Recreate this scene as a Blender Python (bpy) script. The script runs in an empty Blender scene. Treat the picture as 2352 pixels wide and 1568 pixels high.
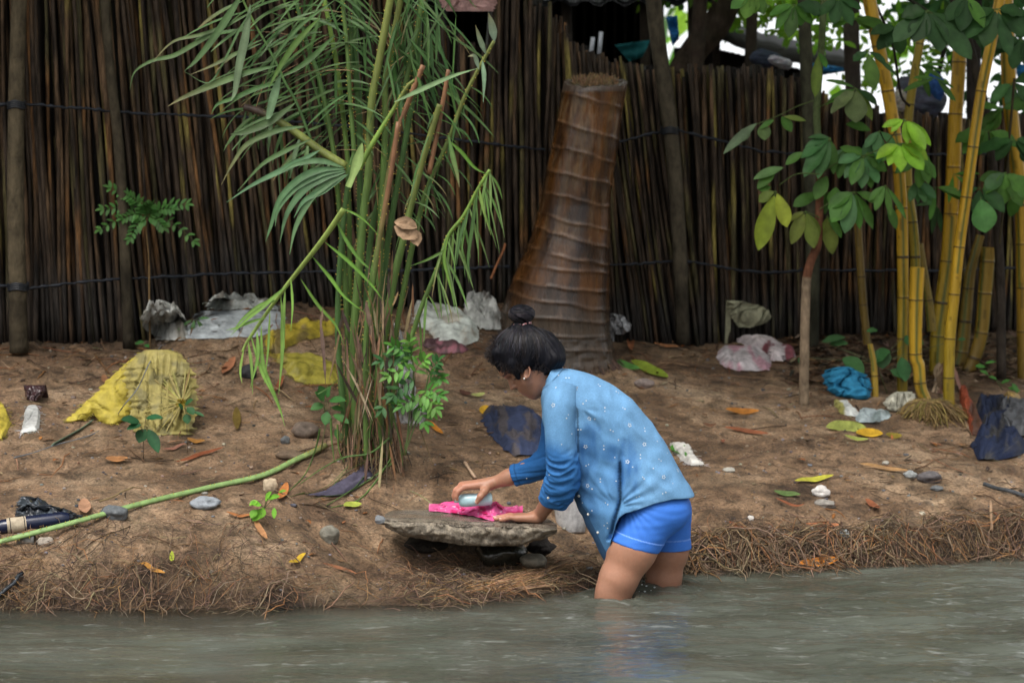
import bpy, math, random
import numpy as np
from mathutils import Vector, noise
R = random.Random(7)
sc = bpy.context.scene
COL = sc.collection
rad = math.radians

# ------------------------------------------------------------------ camera
F = 85.0 / 36.0 * 2352.0
CAM = Vector((0, 0, 1.6))
PITCH = rad(4.98)
FW = Vector((0, math.cos(PITCH), -math.sin(PITCH)))
UP = Vector((0, math.sin(PITCH), math.cos(PITCH)))
RT = Vector((1, 0, 0))

def P(px, py, Y):
    d = FW + RT * ((px - 1176) / F) + UP * ((784 - py) / F)
    return CAM + d * (Y / d.y)

def lerp(a, b, t): return a + (b - a) * t
def clamp(x, a=0.0, b=1.0): return a if x < a else b if x > b else x
def interp(x, pts):
    if x <= pts[0][0]: return pts[0][1]
    for (x0, y0), (x1, y1) in zip(pts, pts[1:]):
        if x <= x1: return y0 + (y1 - y0) * (x - x0) / (x1 - x0)
    return pts[-1][1]
def sstep(a, b, x):
    t = clamp((x - a) / (b - a)); return t * t * (3 - 2 * t)
def nz(x, y, z=0.0): return noise.noise(Vector((x, y, z)))

# ------------------------------------------------------------------ terrain
SH = [(-3.2, 7.9), (-1.7, 8.0), (-.84, 8.06), (-.26, 8.1), (.03, 8.2), (.27, 8.4), (.62, 8.68), (1.08, 8.78), (1.5, 8.92), (1.93, 9.07), (3.5, 9.5)]
def yshore(x): return interp(x, SH) + .035 * nz(x * 3.1, 5.5) + .015 * nz(x * 11, 2.2)
def yfence(x): return 11.2 + .42 * x
PL = [(-9, -.45), (-.8, -.45), (0, 0), (.1, .085), (.3, .185), (.5, .255), (1.0, .345), (2.6, .69)]
PM = [(-9, -.45), (-.5, -.45), (0, 0), (.12, .022), (.45, .035), (.6, .09), (.78, .19), (1.05, .30), (2.98, .64)]
PR = [(-9, -.45), (-.26, -.45), (0, 0), (.09, .075), (.26, .13), (.6, .2), (1.2, .31), (2.85, .585)]
BL = [(-9, 0), (-1.0, 0), (-.35, 1), (.3, 1), (.75, 2), (9, 2)]
def ground(x, y, fine=True):
    ys = yshore(x); yf = yfence(x); d = y - ys
    D = yf - ys
    if d > D: d = D
    b = interp(x, BL)
    zl = interp(d * (2.6 / D) if d > 1 else d, PL); zm = interp(d, PM); zr = interp(d * (2.85 / D) if d > 1.2 else d, PR)
    z = lerp(zl, zm, b) if b <= 1 else lerp(zm, zr, b - 1)
    z += .15 * sstep(-1.62, -1.25, x) * (1 - sstep(-.05, .35, x)) * sstep(D - .75, D - .08, d)
    if y > yf + .3: z -= min(.5, (y - yf - .3) * .06)
    a = sstep(-.05, .3, d)
    z += .022 * nz(x * 1.9, y * 2.3, 1) * a
    # local mounds (palm clump, coconut stump, bamboo root) and hollow behind the slab
    for mx, my, r, h in MOUNDS:
        q = ((x - mx) ** 2 + (y - my) ** 2) / (r * r)
        if q < 6: z += h * math.exp(-q)
    if fine:
        z += (.013 * nz(x * 7, y * 8, 3) + .007 * nz(x * 17, y * 19, 7) + .004 * abs(nz(x * 31, y * 29, 4))) * sstep(-.02, .15, d)
        if 0 < d < .6:
            k = sstep(0, .06, d) * (1 - sstep(.35, .6, d))
            z += k * (.028 * nz(x * 9, y * 9, 11) - .018 * abs(nz(x * 16, y * 14, 5)))
    return z
MOUNDS = []
def G(px, py):
    """where the sight line of that picture point meets the ground"""
    d = FW + RT * ((px - 1176) / F) + UP * ((784 - py) / F)
    lo, hi = 6.0, 13.5
    Y = lo; prev = lo
    while Y < hi:
        p = CAM + d * (Y / d.y)
        if p.z < max(ground(p.x, p.y, False), -.0): break
        prev = Y; Y += .06
    a, b = prev, Y
    for _ in range(12):
        m = (a + b) / 2; p = CAM + d * (m / d.y)
        if p.z < max(ground(p.x, p.y, False), 0.0): b = m
        else: a = m
    return CAM + d * (b / d.y)
g = G(850, 1062); MOUNDS += [(g.x, g.y + .05, .28, .03)]
g = G(1285, 815); MOUNDS += [(g.x, g.y + .1, .35, .03)]
def gz(x, y): return ground(x, y)

# ------------------------------------------------------------------ materials
def mk(name):
    m = bpy.data.materials.new(name); m.use_nodes = True
    nt = m.node_tree; nt.nodes.clear()
    out = nt.nodes.new('ShaderNodeOutputMaterial')
    b = nt.nodes.new('ShaderNodeBsdfPrincipled')
    nt.links.new(b.outputs[0], out.inputs[0])
    return m, nt, b, out
def nd(nt, t, **kw):
    n = nt.nodes.new(t)
    for k, v in kw.items():
        if k.startswith('i_'):
            n.inputs[int(k[2:]) if k[2:].isdigit() else k[2:]].default_value = v
        else: setattr(n, k, v)
    return n
def noisen(nt, scale, detail=4, rough=.6, vec=None, dist=0):
    n = nt.nodes.new('ShaderNodeTexNoise'); n.inputs['Scale'].default_value = scale
    n.inputs['Detail'].default_value = detail; n.inputs['Roughness'].default_value = rough
    n.inputs['Distortion'].default_value = dist
    if vec: nt.links.new(vec, n.inputs['Vector'])
    return n
def coords(nt, sx=1, sy=1, sz=1, kind='Object'):
    tc = nt.nodes.new('ShaderNodeTexCoord'); mp = nt.nodes.new('ShaderNodeMapping')
    mp.inputs['Scale'].default_value = (sx, sy, sz)
    nt.links.new(tc.outputs[kind], mp.inputs[0]); return mp.outputs[0]
def ramp(nt, fac, stops):
    r = nt.nodes.new('ShaderNodeValToRGB'); e = r.color_ramp.elements
    while len(e) < len(stops): e.new(.5)
    for el, (p, c) in zip(e, stops):
        el.position = p; el.color = (c[0], c[1], c[2], 1) if not isinstance(c, (int, float)) else (c, c, c, 1)
    nt.links.new(fac, r.inputs[0]); return r.outputs[0]
def mix(nt, fac, a, b, mode='MIX'):
    m = nt.nodes.new('ShaderNodeMix'); m.data_type = 'RGBA'; m.blend_type = mode
    for s, v in ((0, fac), (6, a), (7, b)):
        if isinstance(v, (int, float)): m.inputs[s].default_value = v
        elif isinstance(v, tuple): m.inputs[s].default_value = (v[0], v[1], v[2], 1)
        else: nt.links.new(v, m.inputs[s])
    return m.outputs[2]
def bump(nt, b, h, strength=.3, dist=.01):
    n = nt.nodes.new('ShaderNodeBump'); n.inputs['Strength'].default_value = strength
    n.inputs['Distance'].default_value = dist
    nt.links.new(h, n.inputs['Height']); nt.links.new(n.outputs[0], b.inputs['Normal'])
    return n
def vcol(name, rough=.6, spec=.4, sc_=(30, 30, 30), lo=.65, hi=1.3, bs=.3, bd=.004, transl=0, bscale=None, sub=0, rvar=0):
    """material whose colour comes from the mesh's own colours, broken up by noise"""
    m, nt, b, out = mk(name)
    at = nd(nt, 'ShaderNodeVertexColor', layer_name='Col')
    co = coords(nt, *sc_)
    n = noisen(nt, 1, 5, .65, co)
    f = ramp(nt, n.outputs[0], [(.3, lo), (.7, hi)])
    c = mix(nt, 1.0, at.outputs[0], f, 'MULTIPLY')
    nt.links.new(c, b.inputs['Base Color'])
    b.inputs['Roughness'].default_value = rough
    b.inputs['Specular IOR Level'].default_value = spec
    if sub:
        b.inputs['Subsurface Weight'].default_value = sub; b.inputs['Subsurface Scale'].default_value = .006
        b.inputs['Subsurface Radius'].default_value = (1, .4, .25)
    if bs:
        n2 = noisen(nt, bscale or 2.0, 5, .6, co); bump(nt, b, n2.outputs[0], bs, bd)
    if rvar:
        n3 = noisen(nt, .6, 3, .6, co)
        r3 = ramp(nt, n3.outputs[0], [(.35, rough - rvar), (.65, rough + rvar)])
        nt.links.new(r3, b.inputs['Roughness'])
    if transl:
        t = nt.nodes.new('ShaderNodeBsdfTranslucent'); nt.links.new(c, t.inputs[0])
        mx = nt.nodes.new('ShaderNodeMixShader'); mx.inputs[0].default_value = transl
        nt.links.new(b.outputs[0], mx.inputs[1]); nt.links.new(t.outputs[0], mx.inputs[2])
        nt.links.new(mx.outputs[0], out.inputs[0])
    return m

# ------------------------------------------------------------------ mesh builder
class MB:
    def __init__(s): s.v = []; s.f = []; s.c = []; s.mi = []
    def tube(s, pts, rr, col, n=6, cap=True, cols=None, flat=1.0):
        pts = [Vector(p) for p in pts]; N = len(pts)
        if isinstance(rr, (int, float)): rr = [rr] * N
        t0 = (pts[1] - pts[0]).normalized()
        u = t0.orthogonal().normalized(); base = len(s.v)
        for i, p in enumerate(pts):
            a = pts[max(0, i - 1)]; b = pts[min(N - 1, i + 1)]
            t = (b - a)
            t = t.normalized() if t.length > 1e-9 else t0
            u = (u - t * u.dot(t)); u = u.normalized() if u.length > 1e-6 else t.orthogonal().normalized()
            w = t.cross(u)
            c = cols[i] if cols else col
            for k in range(n):
                a_ = 2 * math.pi * k / n
                s.v.append(p + (u * math.cos(a_) + w * math.sin(a_) * flat) * rr[i]); s.c.append(c)
        for i in range(N - 1):
            for k in range(n):
                k2 = (k + 1) % n
                s.f.append((base + i * n + k, base + i * n + k2, base + (i + 1) * n + k2, base + (i + 1) * n + k)); s.mi.append(0)
        if cap and n > 2:
            s.f.append(tuple(base + k for k in reversed(range(n)))); s.mi.append(0)
            s.f.append(tuple(base + (N - 1) * n + k for k in range(n))); s.mi.append(0)
    def grid(s, rows, cols, closed=False, flip=False):
        """rows: list of equally long lists of points; cols: matching colours or one colour"""
        b = len(s.v); n = len(rows[0])
        for i, r in enumerate(rows):
            for j, p in enumerate(r):
                s.v.append(Vector(p)); s.c.append(cols[i][j] if isinstance(cols, list) else cols)
        for i in range(len(rows) - 1):
            for j in range(n if closed else n - 1):
                j2 = (j + 1) % n
                q = (b + i * n + j, b + i * n + j2, b + (i + 1) * n + j2, b + (i + 1) * n + j)
                s.f.append(q[::-1] if flip else q); s.mi.append(0)
    def leaf(s, base, d, up, L, W, droop=.3, col=(.1, .2, .05), peak=.5, n=8, fold=.25, tip=None, twist=0, rib=1.25, bluntend=0, wav=0, grav=None):
        p = Vector(base); d = Vector(d).normalized(); up = Vector(up)
        b = len(s.v); st = L / n; ph = R.random() * 6
        for i in range(n + 1):
            t = i / n
            if t <= peak: w = math.sin(math.pi / 2 * (t / peak)) ** .8
            else:
                q = (t - peak) / (1 - peak); w = math.cos(math.pi / 2 * q) ** .75 if q < 1 else 0
                w = max(w, bluntend)
            w = max(w * W / 2, W * .02)
            side = d.cross(up)
            side = side.normalized() if side.length > 1e-5 else Vector((1, 0, 0))
            nn = side.cross(d).normalized()
            if twist:
                a = twist * t; side, nn = side * math.cos(a) + nn * math.sin(a), nn * math.cos(a) - side * math.sin(a)
            c = col if not tip else tuple(lerp(col[k], tip[k], t * t) for k in range(3))
            e = wav * math.sin(t * 17 + ph) * W
            s.v += [p + side * w + nn * (w * fold + e), p, p - side * w + nn * (w * fold - e * .7)]
            cr = tuple(min(1, x * rib) for x in c); s.c += [c, cr, c]
            p = p + d * st
            d = (d + (grav or Vector((0, 0, -1))) * (droop / n) * (1 + t)).normalized()
        for i in range(n):
            for k in (0, 1):
                s.f.append((b + i * 3 + k, b + i * 3 + k + 1, b + i * 3 + 4 + k, b + i * 3 + 3 + k)); s.mi.append(0)
    def blob(s, c, rx, ry, rz, col, seed=0, rough=.18, nu=10, nv=7, fs=1.5, rot=0):
        b = len(s.v); rows = []; cc = []
        ca, sa = math.cos(rot), math.sin(rot)
        for i in range(nv + 1):
            th = math.pi * i / nv; row = []; cr = []
            for j in range(nu):
                ph = 2 * math.pi * j / nu
                q = Vector((math.sin(th) * math.cos(ph), math.sin(th) * math.sin(ph), math.cos(th)))
                k = 1 + rough * (nz(q.x * fs + seed * 7.3, q.y * fs + seed, q.z * fs) * 1.6) + rough * .4 * nz(q.x * fs * 3 + seed, q.y * fs * 3, q.z * fs * 3 + seed)
                x, y, z = q.x * rx * k, q.y * ry * k, q.z * rz * k
                row.append(Vector(c) + Vector((x * ca - z * sa, y, x * sa + z * ca))); 
                w = .85 + .3 * nz(q.x * 3 + seed, q.y * 3, q.z * 3); cr.append(tuple(a * w for a in col))
            rows.append(row); cc.append(cr)
        s.grid(rows, cc, closed=True)
    def build(s, name, mat, parent=None, loc=None, smooth=True):
        mats = mat if isinstance(mat, (list, tuple)) else [mat]
        org = Vector(parent.location) if parent is not None and parent.parent is None else None
        if parent is not None and parent.parent is not None: org = Vector(parent.parent.location)
        if parent is None:
            if loc is None:
                loc = sum(s.v[::max(1, len(s.v) // 50)], Vector()) / len(s.v[::max(1, len(s.v) // 50)])
                loc.z = min(v.z for v in s.v)
            org = Vector(loc)
        me = bpy.data.meshes.new(name)
        V = np.array([tuple(v - org) for v in s.v], dtype=np.float32)
        me.from_pydata(V.tolist(), [], s.f)
        for m in mats: me.materials.append(m)
        ca = me.color_attributes.new('Col', 'FLOAT_COLOR', 'POINT')
        arr = np.ones((len(s.v), 4), dtype=np.float32); arr[:, :3] = np.array(s.c, dtype=np.float32)
        ca.data.foreach_set('color', arr.ravel())
        me.polygons.foreach_set('material_index', s.mi)
        if smooth: me.polygons.foreach_set('use_smooth', [True] * len(me.polygons))
        me.update(); me.validate()
        o = bpy.data.objects.new(name, me); COL.objects.link(o)
        if parent is not None: o.parent = parent
        else: o.location = org
        return o
def tag(o, label, cat, group=None, kind=None):
    if label: o['label'] = label
    if cat: o['category'] = cat
    if group: o['group'] = group
    if kind: o['kind'] = kind
    return o
def thing(name, loc, label, cat, group=None):
    o = bpy.data.objects.new(name, None); COL.objects.link(o); o.location = loc
    o.empty_display_size = .1
    return tag(o, label, cat, group)
def jit(c, a=.15):
    k = 1 + R.uniform(-a, a); return tuple(max(0, x * k * (1 + R.uniform(-a, a) * .4)) for x in c)
def srgb(r, g_, b_):
    f = lambda v: (v / 255) / 12.92 if v < 10 else (((v / 255) + .055) / 1.055) ** 2.4
    return (f(r), f(g_), f(b_))
def smoothpts(pts, n=6):
    """Catmull-Rom through points"""
    pts = [Vector(p) for p in pts]; out = []
    Q = [pts[0] * 2 - pts[1]] + pts + [pts[-1] * 2 - pts[-2]]
    for i in range(1, len(Q) - 2):
        a, b, c, d = Q[i - 1], Q[i], Q[i + 1], Q[i + 2]
        for k in range(n):
            t = k / n
            out.append(.5 * ((2 * b) + (c - a) * t + (2 * a - 5 * b + 4 * c - d) * t * t + (3 * b - a - 3 * c + d) * t ** 3))
    out.append(pts[-1]); return out
def pl(pxs, Y, n=6):
    """polyline given in picture points at depth Y (or per-point depth as third value)"""
    return smoothpts([P(q[0], q[1], q[2] if len(q) > 2 else Y) for q in pxs], n)

M_leaf = vcol('leaf_green', .48, .28, (14, 14, 14), .7, 1.3, .3, .004, transl=.38)
M_dry = vcol('dry_plant', .75, .2, (25, 25, 25), .6, 1.3, .5, .004, transl=.1)
M_stem = vcol('plant_stem', .5, .35, (40, 40, 9), .7, 1.25, .3, .003)
M_bamb = vcol('bamboo_skin', .34, .5, (45, 45, 5), .72, 1.2, .15, .002, rvar=.1)
M_slat = vcol('weathered_reed', .62, .22, (70, 70, 9), .15, 2.2, .8, .006, rvar=.12)
M_wood = vcol('bark', .85, .2, (28, 28, 14), .5, 1.5, .8, .012)
M_rag = vcol('plastic_cloth', .5, .3, (22, 22, 22), .38, 1.2, .5, .005, transl=.10)
M_sack = vcol('woven_sack', .6, .3, (40, 40, 40), .68, 1.2, .5, .004, transl=.12)
M_cloth = vcol('dark_cloth', .8, .2, (60, 60, 60), .7, 1.25, .5, .003)
M_glossy = vcol('glossy_plastic', .18, .5, (20, 20, 20), .8, 1.2, .2, .003)
M_stone = vcol('stone', .7, .3, (22, 22, 22), .6, 1.35, .8, .01)
M_wetst = vcol('wet_stone', .16, .6, (18, 18, 18), .6, 1.4, .5, .01)
M_fib = vcol('root_fibre', .8, .2, (60, 60, 60), .6, 1.4, 0)
M_wire = vcol('twine', .45, .5, (40, 40, 40), .8, 1.2, 0)
M_bg = vcol('far_stuff', .8, .2, (6, 6, 6), .6, 1.4, .3, .01)
# ------------------------------------------------------------------ ground
def spaced(a, b, st, far_lo, far_hi):
    xs = list(np.arange(a, b, st)); s = st; x = a; lo = []
    while x > far_lo: s *= 1.35; x -= s; lo.append(x)
    x = xs[-1]; s = st; hi = []
    while x < far_hi: s *= 1.35; x += s; hi.append(x)
    return lo[::-1] + xs + hi
def ground_mat():
    m, nt, b, out = mk('wet_sandy_soil')
    co = coords(nt)
    big = noisen(nt, 2.3, 6, .62, co, .3)
    mid = noisen(nt, 14, 8, .72, co)
    fin = noisen(nt, 95, 5, .7, co)
    base = ramp(nt, big.outputs[0], [(.32, (.11, .066, .038)), (.5, (.24, .155, .092)), (.68, (.36, .26, .168))])
    c2 = ramp(nt, mid.outputs[0], [(.32, .28), (.5, 1.0), (.68, 1.5)])
    c = mix(nt, 1.0, base, c2, 'MULTIPLY')
    c3 = ramp(nt, fin.outputs[0], [(.33, .4), (.5, 1.0), (.7, 1.5)])
    c = mix(nt, 1.0, c, c3, 'MULTIPLY')
    vo = nd(nt, 'ShaderNodeTexVoronoi'); vo.inputs['Scale'].default_value = 62; nt.links.new(co, vo.inputs['Vector'])
    dots = ramp(nt, vo.outputs['Distance'], [(.12, 1), (.2, 0)])
    sel = nd(nt, 'ShaderNodeSeparateColor'); nt.links.new(vo.outputs['Color'], sel.inputs[0])
    pick = ramp(nt, sel.outputs[0], [(.66, 0), (.7, 1)])
    mm = nd(nt, 'ShaderNodeMath', operation='MULTIPLY'); nt.links.new(dots, mm.inputs[0]); nt.links.new(pick, mm.inputs[1])
    pc = ramp(nt, sel.outputs[1], [(.0, (.05, .05, .055)), (.4, (.3, .26, .2)), (.8, (.55, .5, .42)), (1, (.25, .27, .3))])
    c = mix(nt, mm.outputs[0], c, pc)
    # organic dark stains, the wet strip along the water, painted shade behind roots
    at = nd(nt, 'ShaderNodeVertexColor', layer_name='Col')
    c = mix(nt, 1.0, c, at.outputs[0], 'MULTIPLY')
    nt.links.new(c, b.inputs['Base Color'])
    rr = ramp(nt, mid.outputs[0], [(.35, .55), (.6, .9)]); nt.links.new(rr, b.inputs['Roughness'])
    b.inputs['Specular IOR Level'].default_value = .35
    ad = nd(nt, 'ShaderNodeMath', operation='ADD'); nt.links.new(mid.outputs[0], ad.inputs[0]); nt.links.new(fin.outputs[0], ad.inputs[1])
    ad2 = nd(nt, 'ShaderNodeMath', operation='ADD'); nt.links.new(ad.outputs[0], ad2.inputs[0]); nt.links.new(mm.outputs[0], ad2.inputs[1])
    bump(nt, b, ad2.outputs[0], .9, .018)
    return m
xs = spaced(-2.6, 2.9, .0145, -70, 70)
ys = spaced(7.85, 11.6, .0155, -6, 90)
V = np.zeros((len(ys) * len(xs), 3), np.float32); C = np.ones((len(V), 4), np.float32)
k = 0
for y in ys:
    for x in xs:
        near = -3 < x < 3.2 and 7.5 < y < 12.5
        z = ground(x, y, near); V[k] = (x, y, z)
        s_ = 1.0
        if near:
            d = y - yshore(x)
            s_ = lerp(.42, 1.0, sstep(.0, .16, d + .03 * nz(x * 8, y * 8)))
            s_ *= lerp(1, .55, sstep(.1, .4, nz(x * 3.3, y * 4.1, 9) + .25 * nz(x * 15, y * 15, 2)) * (1 - sstep(.5, 1.2, d) * .6))
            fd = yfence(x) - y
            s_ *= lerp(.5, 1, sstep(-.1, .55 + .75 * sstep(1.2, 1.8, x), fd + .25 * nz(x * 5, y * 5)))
            if nz(x * 6, y * 6, 17) > .22: s_ *= .72
            if d < .35: s_ *= lerp(1, lerp(.38, 1, sstep(.10, .27, d + .05 * nz(x * 7, y * 7, 6))), max(.45, sstep(.2, .6, x)))  # black hollows behind the root mat, their shade put into the soil colour
            if d < 0: s_ *= .8
        C[k, 0] = s_; C[k, 1] = s_ * (1 if s_ > .9 else .97); C[k, 2] = s_ * (1 if s_ > .9 else .93)
        k += 1
nx, ny = len(xs), len(ys)
fs = [(j * nx + i, j * nx + i + 1, (j + 1) * nx + i + 1, (j + 1) * nx + i) for j in range(ny - 1) for i in range(nx - 1)]
me = bpy.data.meshes.new('ground'); me.from_pydata(V.tolist(), [], fs)
ca = me.color_attributes.new('Col', 'FLOAT_COLOR', 'POINT'); ca.data.foreach_set('color', C.ravel())
me.polygons.foreach_set('use_smooth', [True] * len(fs)); me.materials.append(ground_mat())
o = bpy.data.objects.new('ground', me); COL.objects.link(o); tag(o, None, None, kind='structure')

# ------------------------------------------------------------------ water
LEGS = [P(1402, 1372, 8.21), P(1524, 1345, 8.43)]
def wave(x, y):
    h = .013 * nz(x * 1.5 + 1, y * 4.2, 4) + .004 * nz(x * 2.9 + 1, y * 7, 14) + .0065 * nz(x * 6 + y * 3, y * 14, 8) + .0032 * nz(x * 15, y * 34, 2)
    a = .35 + .65 * sstep(-.3, 1.2, x) ; a *= sstep(0, .35, yshore(x) - y + .12)
    h *= .3 + 1.35 * a
    for L in LEGS:
        r = math.hypot(x - L.x, (y - L.y)); 
        if r < .6: h += .011 * math.sin(r * 70) * math.exp(-r * 9) + .010 * math.exp(-((r - .085) / .028) ** 2) * (1 + nz(x * 30, y * 30))
    return h
wx = spaced(-2.4, 2.6, .016, -70, 70)
wy = spaced(6.2, 9.35, .0125, -6, 9.9)
V = []; D = []
for y in wy:
    for x in wx:
        near = -3 < x < 3 and 5.5 < y < 9.8
        V.append((x, y, wave(x, y) if near else 0)); dep = -ground(x, y, False)
        D.append(clamp(dep / .22))
nx, ny = len(wx), len(wy)
fs = [(j * nx + i, j * nx + i + 1, (j + 1) * nx + i + 1, (j + 1) * nx + i) for j in range(ny - 1) for i in range(nx - 1)]
me = bpy.data.meshes.new('river_water'); me.from_pydata(V, [], fs)
ca = me.color_attributes.new('Depth', 'FLOAT_COLOR', 'POINT')
arr = np.ones((len(V), 4), np.float32); arr[:, 0] = D; arr[:, 1] = D; arr[:, 2] = D; ca.data.foreach_set('color', arr.ravel())
me.polygons.foreach_set('use_smooth', [True] * len(fs))
m, nt, b, out = mk('murky_water')
co = coords(nt, 1, 2.6, 1); co2 = coords(nt, 7, 38, 1); co3 = coords(nt, 30, 120, 1)
n1 = noisen(nt, 1.4, 3, .5, co)
c = ramp(nt, n1.outputs[0], [(.35, (.056, .060, .046)), (.65, (.096, .106, .088))])
nt.links.new(c, b.inputs['Base Color'])
b.inputs['Roughness'].default_value = .07; b.inputs['IOR'].default_value = 1.333; b.inputs['Specular IOR Level'].default_value = .5
n2 = noisen(nt, 1, 4, .6, co2, .8); n3 = noisen(nt, 1, 2, .5, co3)
a1 = nd(nt, 'ShaderNodeMath', operation='MULTIPLY_ADD'); nt.links.new(n3.outputs[0], a1.inputs[0]); a1.inputs[1].default_value = .12; nt.links.new(n2.outputs[0], a1.inputs[2])
bump(nt, b, a1.outputs[0], .55, .008)
# soft highlights and ripple glints painted on as pale streaks
cf = coords(nt, 12, 42, 1); nf = noisen(nt, 1, 6, .62, cf, 1.2); nf2 = noisen(nt, .35, 2, .5, cf)
ff = nd(nt, 'ShaderNodeMath', operation='MULTIPLY_ADD'); nt.links.new(nf2.outputs[0], ff.inputs[0]); ff.inputs[1].default_value = .35; nt.links.new(nf.outputs[0], ff.inputs[2])
glint_mask = ramp(nt, ff.outputs[0], [(.765, 0), (.93, .32)])
df = nt.nodes.new('ShaderNodeBsdfDiffuse'); df.inputs[0].default_value = (.5, .52, .5, 1)
mxf = nt.nodes.new('ShaderNodeMixShader'); nt.links.new(glint_mask, mxf.inputs[0]); nt.links.new(b.outputs[0], mxf.inputs[1]); nt.links.new(df.outputs[0], mxf.inputs[2])
# shallow water lets the bed show through
tr = nt.nodes.new('ShaderNodeBsdfRefraction'); tr.inputs['IOR'].default_value = 1.15; tr.inputs[0].default_value = (.60, .48, .36, 1); tr.inputs['Roughness'].default_value = .08
gl = nt.nodes.new('ShaderNodeBsdfGlossy'); gl.inputs['Roughness'].default_value = .07
fr = nt.nodes.new('ShaderNodeFresnel'); fr.inputs[0].default_value = 1.333
clear = nt.nodes.new('ShaderNodeMixShader'); nt.links.new(fr.outputs[0], clear.inputs[0]); nt.links.new(tr.outputs[0], clear.inputs[1]); nt.links.new(gl.outputs[0], clear.inputs[2])
at = nd(nt, 'ShaderNodeVertexColor', layer_name='Depth')
dr = ramp(nt, at.outputs[0], [(.0, .15), (1.0, .92)])
mx = nt.nodes.new('ShaderNodeMixShader'); nt.links.new(dr, mx.inputs[0]); nt.links.new(clear.outputs[0], mx.inputs[1]); nt.links.new(mxf.outputs[0], mx.inputs[2])
nt.links.new(mx.outputs[0], out.inputs[0])
me.materials.append(m)
o = bpy.data.objects.new('river_water', me); COL.objects.link(o); tag(o, None, None, kind='structure')
# splash drops at the near knee
sp = MB()
for i in range(16):
    L = P(1475, 1358, 8.3) if i % 3 else LEGS[0]
    x = L.x + R.gauss(0, .03); y = L.y + R.gauss(0, .03); r = R.uniform(.001, .0028)
    sp.blob((x, y, wave(x, y) + R.uniform(0, .014)), r * 1.6, r, r, (.8, .85, .9), i, .2, 6, 5)
M_drop, nt, b, out = mk('water_drop'); b.inputs['Base Color'].default_value = (.75, .8, .82, 1); b.inputs['Roughness'].default_value = .05; b.inputs['Transmission Weight'].default_value = .3; b.inputs['Emission Strength'].default_value = 0; b.inputs['IOR'].default_value = 1.33
tag(sp.build('water_splash', M_drop), 'small splash of clear drops between the two wading legs', 'splash', kind='stuff')

# ------------------------------------------------------------------ roots, straw, pebbles, litter
TAN = [(.18, .125, .08), (.14, .095, .06), (.25, .185, .12), (.09, .06, .042), (.24, .13, .06), (.035, .028, .025), (.19, .13, .09), (.075, .05, .035)]
def fibre(mb, x, y, L, r, col, az, lift=.01, curl=.5, seg=5, n=3, down=False):
    pts = []; a = az; px_, py_ = x, y; z0 = R.uniform(0, lift)
    for i in range(seg + 1):
        t = i / seg
        z = max(gz(px_, py_), -.015) + z0 + lift * math.sin(math.pi * t) * R.uniform(.5, 1.4)
        pts.append((px_, py_, z)); a += R.gauss(0, curl)
        px_ += math.cos(a) * L / seg; py_ += math.sin(a) * L / seg
    mb.tube(pts, [r] * seg + [r * .4], col, n, cap=False)
fm = MB()
for i in range(7600):
    x = R.uniform(-2.3, 2.5); b_ = interp(x, BL)
    wmax = .42 if b_ < .5 else (.5 if b_ < 1.5 else .24)
    d = (R.random() ** 1.35) * wmax + R.uniform(-.03, 0.01)
    clump = nz(x * 2.6, d * 5, 21)
    if clump < R.uniform(-.5, .15) or (x < -.25 and R.random() < .35): continue
    y = yshore(x) + d
    az = R.gauss(-.5 * math.pi, .7) if R.random() < .45 else R.uniform(0, 6.283)
    fibre(fm, x, y, R.uniform(.05, .18), R.uniform(.0004, .0013), jit(R.choice(TAN), .3), az, R.uniform(.004, .022), R.uniform(.2, .6))
for i in range(1700):
    x = R.uniform(-2.5, 2.8); y = yshore(x) + R.uniform(.2, 2.6)
    if nz(x * 2, y * 2, 31) < R.uniform(-.4, .3): continue
    fibre(fm, x, y, R.uniform(.03, .14), R.uniform(.0005, .0014), jit(R.choice(TAN), .3), R.uniform(0, 6.28), .003, .25)
# heavier hanging roots on the cut of the bank
for i in range(620):
    x = R.choice([R.uniform(.6, 2.4), R.uniform(.6, 1.5), R.uniform(-2.3, 2.3)])
    y = yshore(x) + R.uniform(.02, .2)
    fibre(fm, x, y, R.uniform(.1, .26), R.uniform(.0012, .0026), jit(R.choice(TAN[:5]), .25), R.gauss(-1.57, .8), R.uniform(.01, .04), .35)
tag(fm.build('root_mat', M_fib, loc=(0, 8.4, 0)), 'tangle of tan roots and straw covering the cut bank above the water', 'roots', kind='stuff')
bs_ = MB()
for i in range(85):
    a = (1010 + R.uniform(0, 150), 1376 - R.uniform(0, 10)); e = (1300 + R.uniform(-60, 80), 1284 + R.uniform(0, 62))
    t0, t1 = R.uniform(0, .5), R.uniform(.6, 1.0)
    pts = []
    for k in range(6):
        t = lerp(t0, t1, k / 5); q = G(lerp(a[0], e[0], t), lerp(a[1], e[1], t ** .9))
        pts.append((q.x, q.y, max(q.z, gz(q.x, q.y)) + .004 + R.uniform(0, .010) + .006 * math.sin(3.14 * t)))
    bs_.tube(pts, R.uniform(.0009, .0017), jit(R.choice([(.28, .16, .08), (.34, .22, .12), (.18, .11, .065)]), .3), 4, False)
tag(bs_.build('straw_bundle', M_fib), 'fanned bundle of orange brown straw lying in the water edge below the stone slab', 'straw', kind='stuff')
pb = MB()
PC = [(.34, .3, .25), (.12, .12, .13), (.3, .24, .18), (.22, .23, .25), (.26, .2, .14), (.2, .12, .07), (.08, .08, .09)]
for i in range(1500):
    x = R.uniform(-2.5, 2.8); y = yshore(x) + R.uniform(.06, 2.5); r = R.uniform(.002, .006) * (1.7 if R.random() < .1 else 1)
    pb.blob((x, y, gz(x, y) + r * .3), r * R.uniform(.9, 1.5), r, r * .8, jit(R.choice(PC), .25), i, .3, 6, 4)
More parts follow.
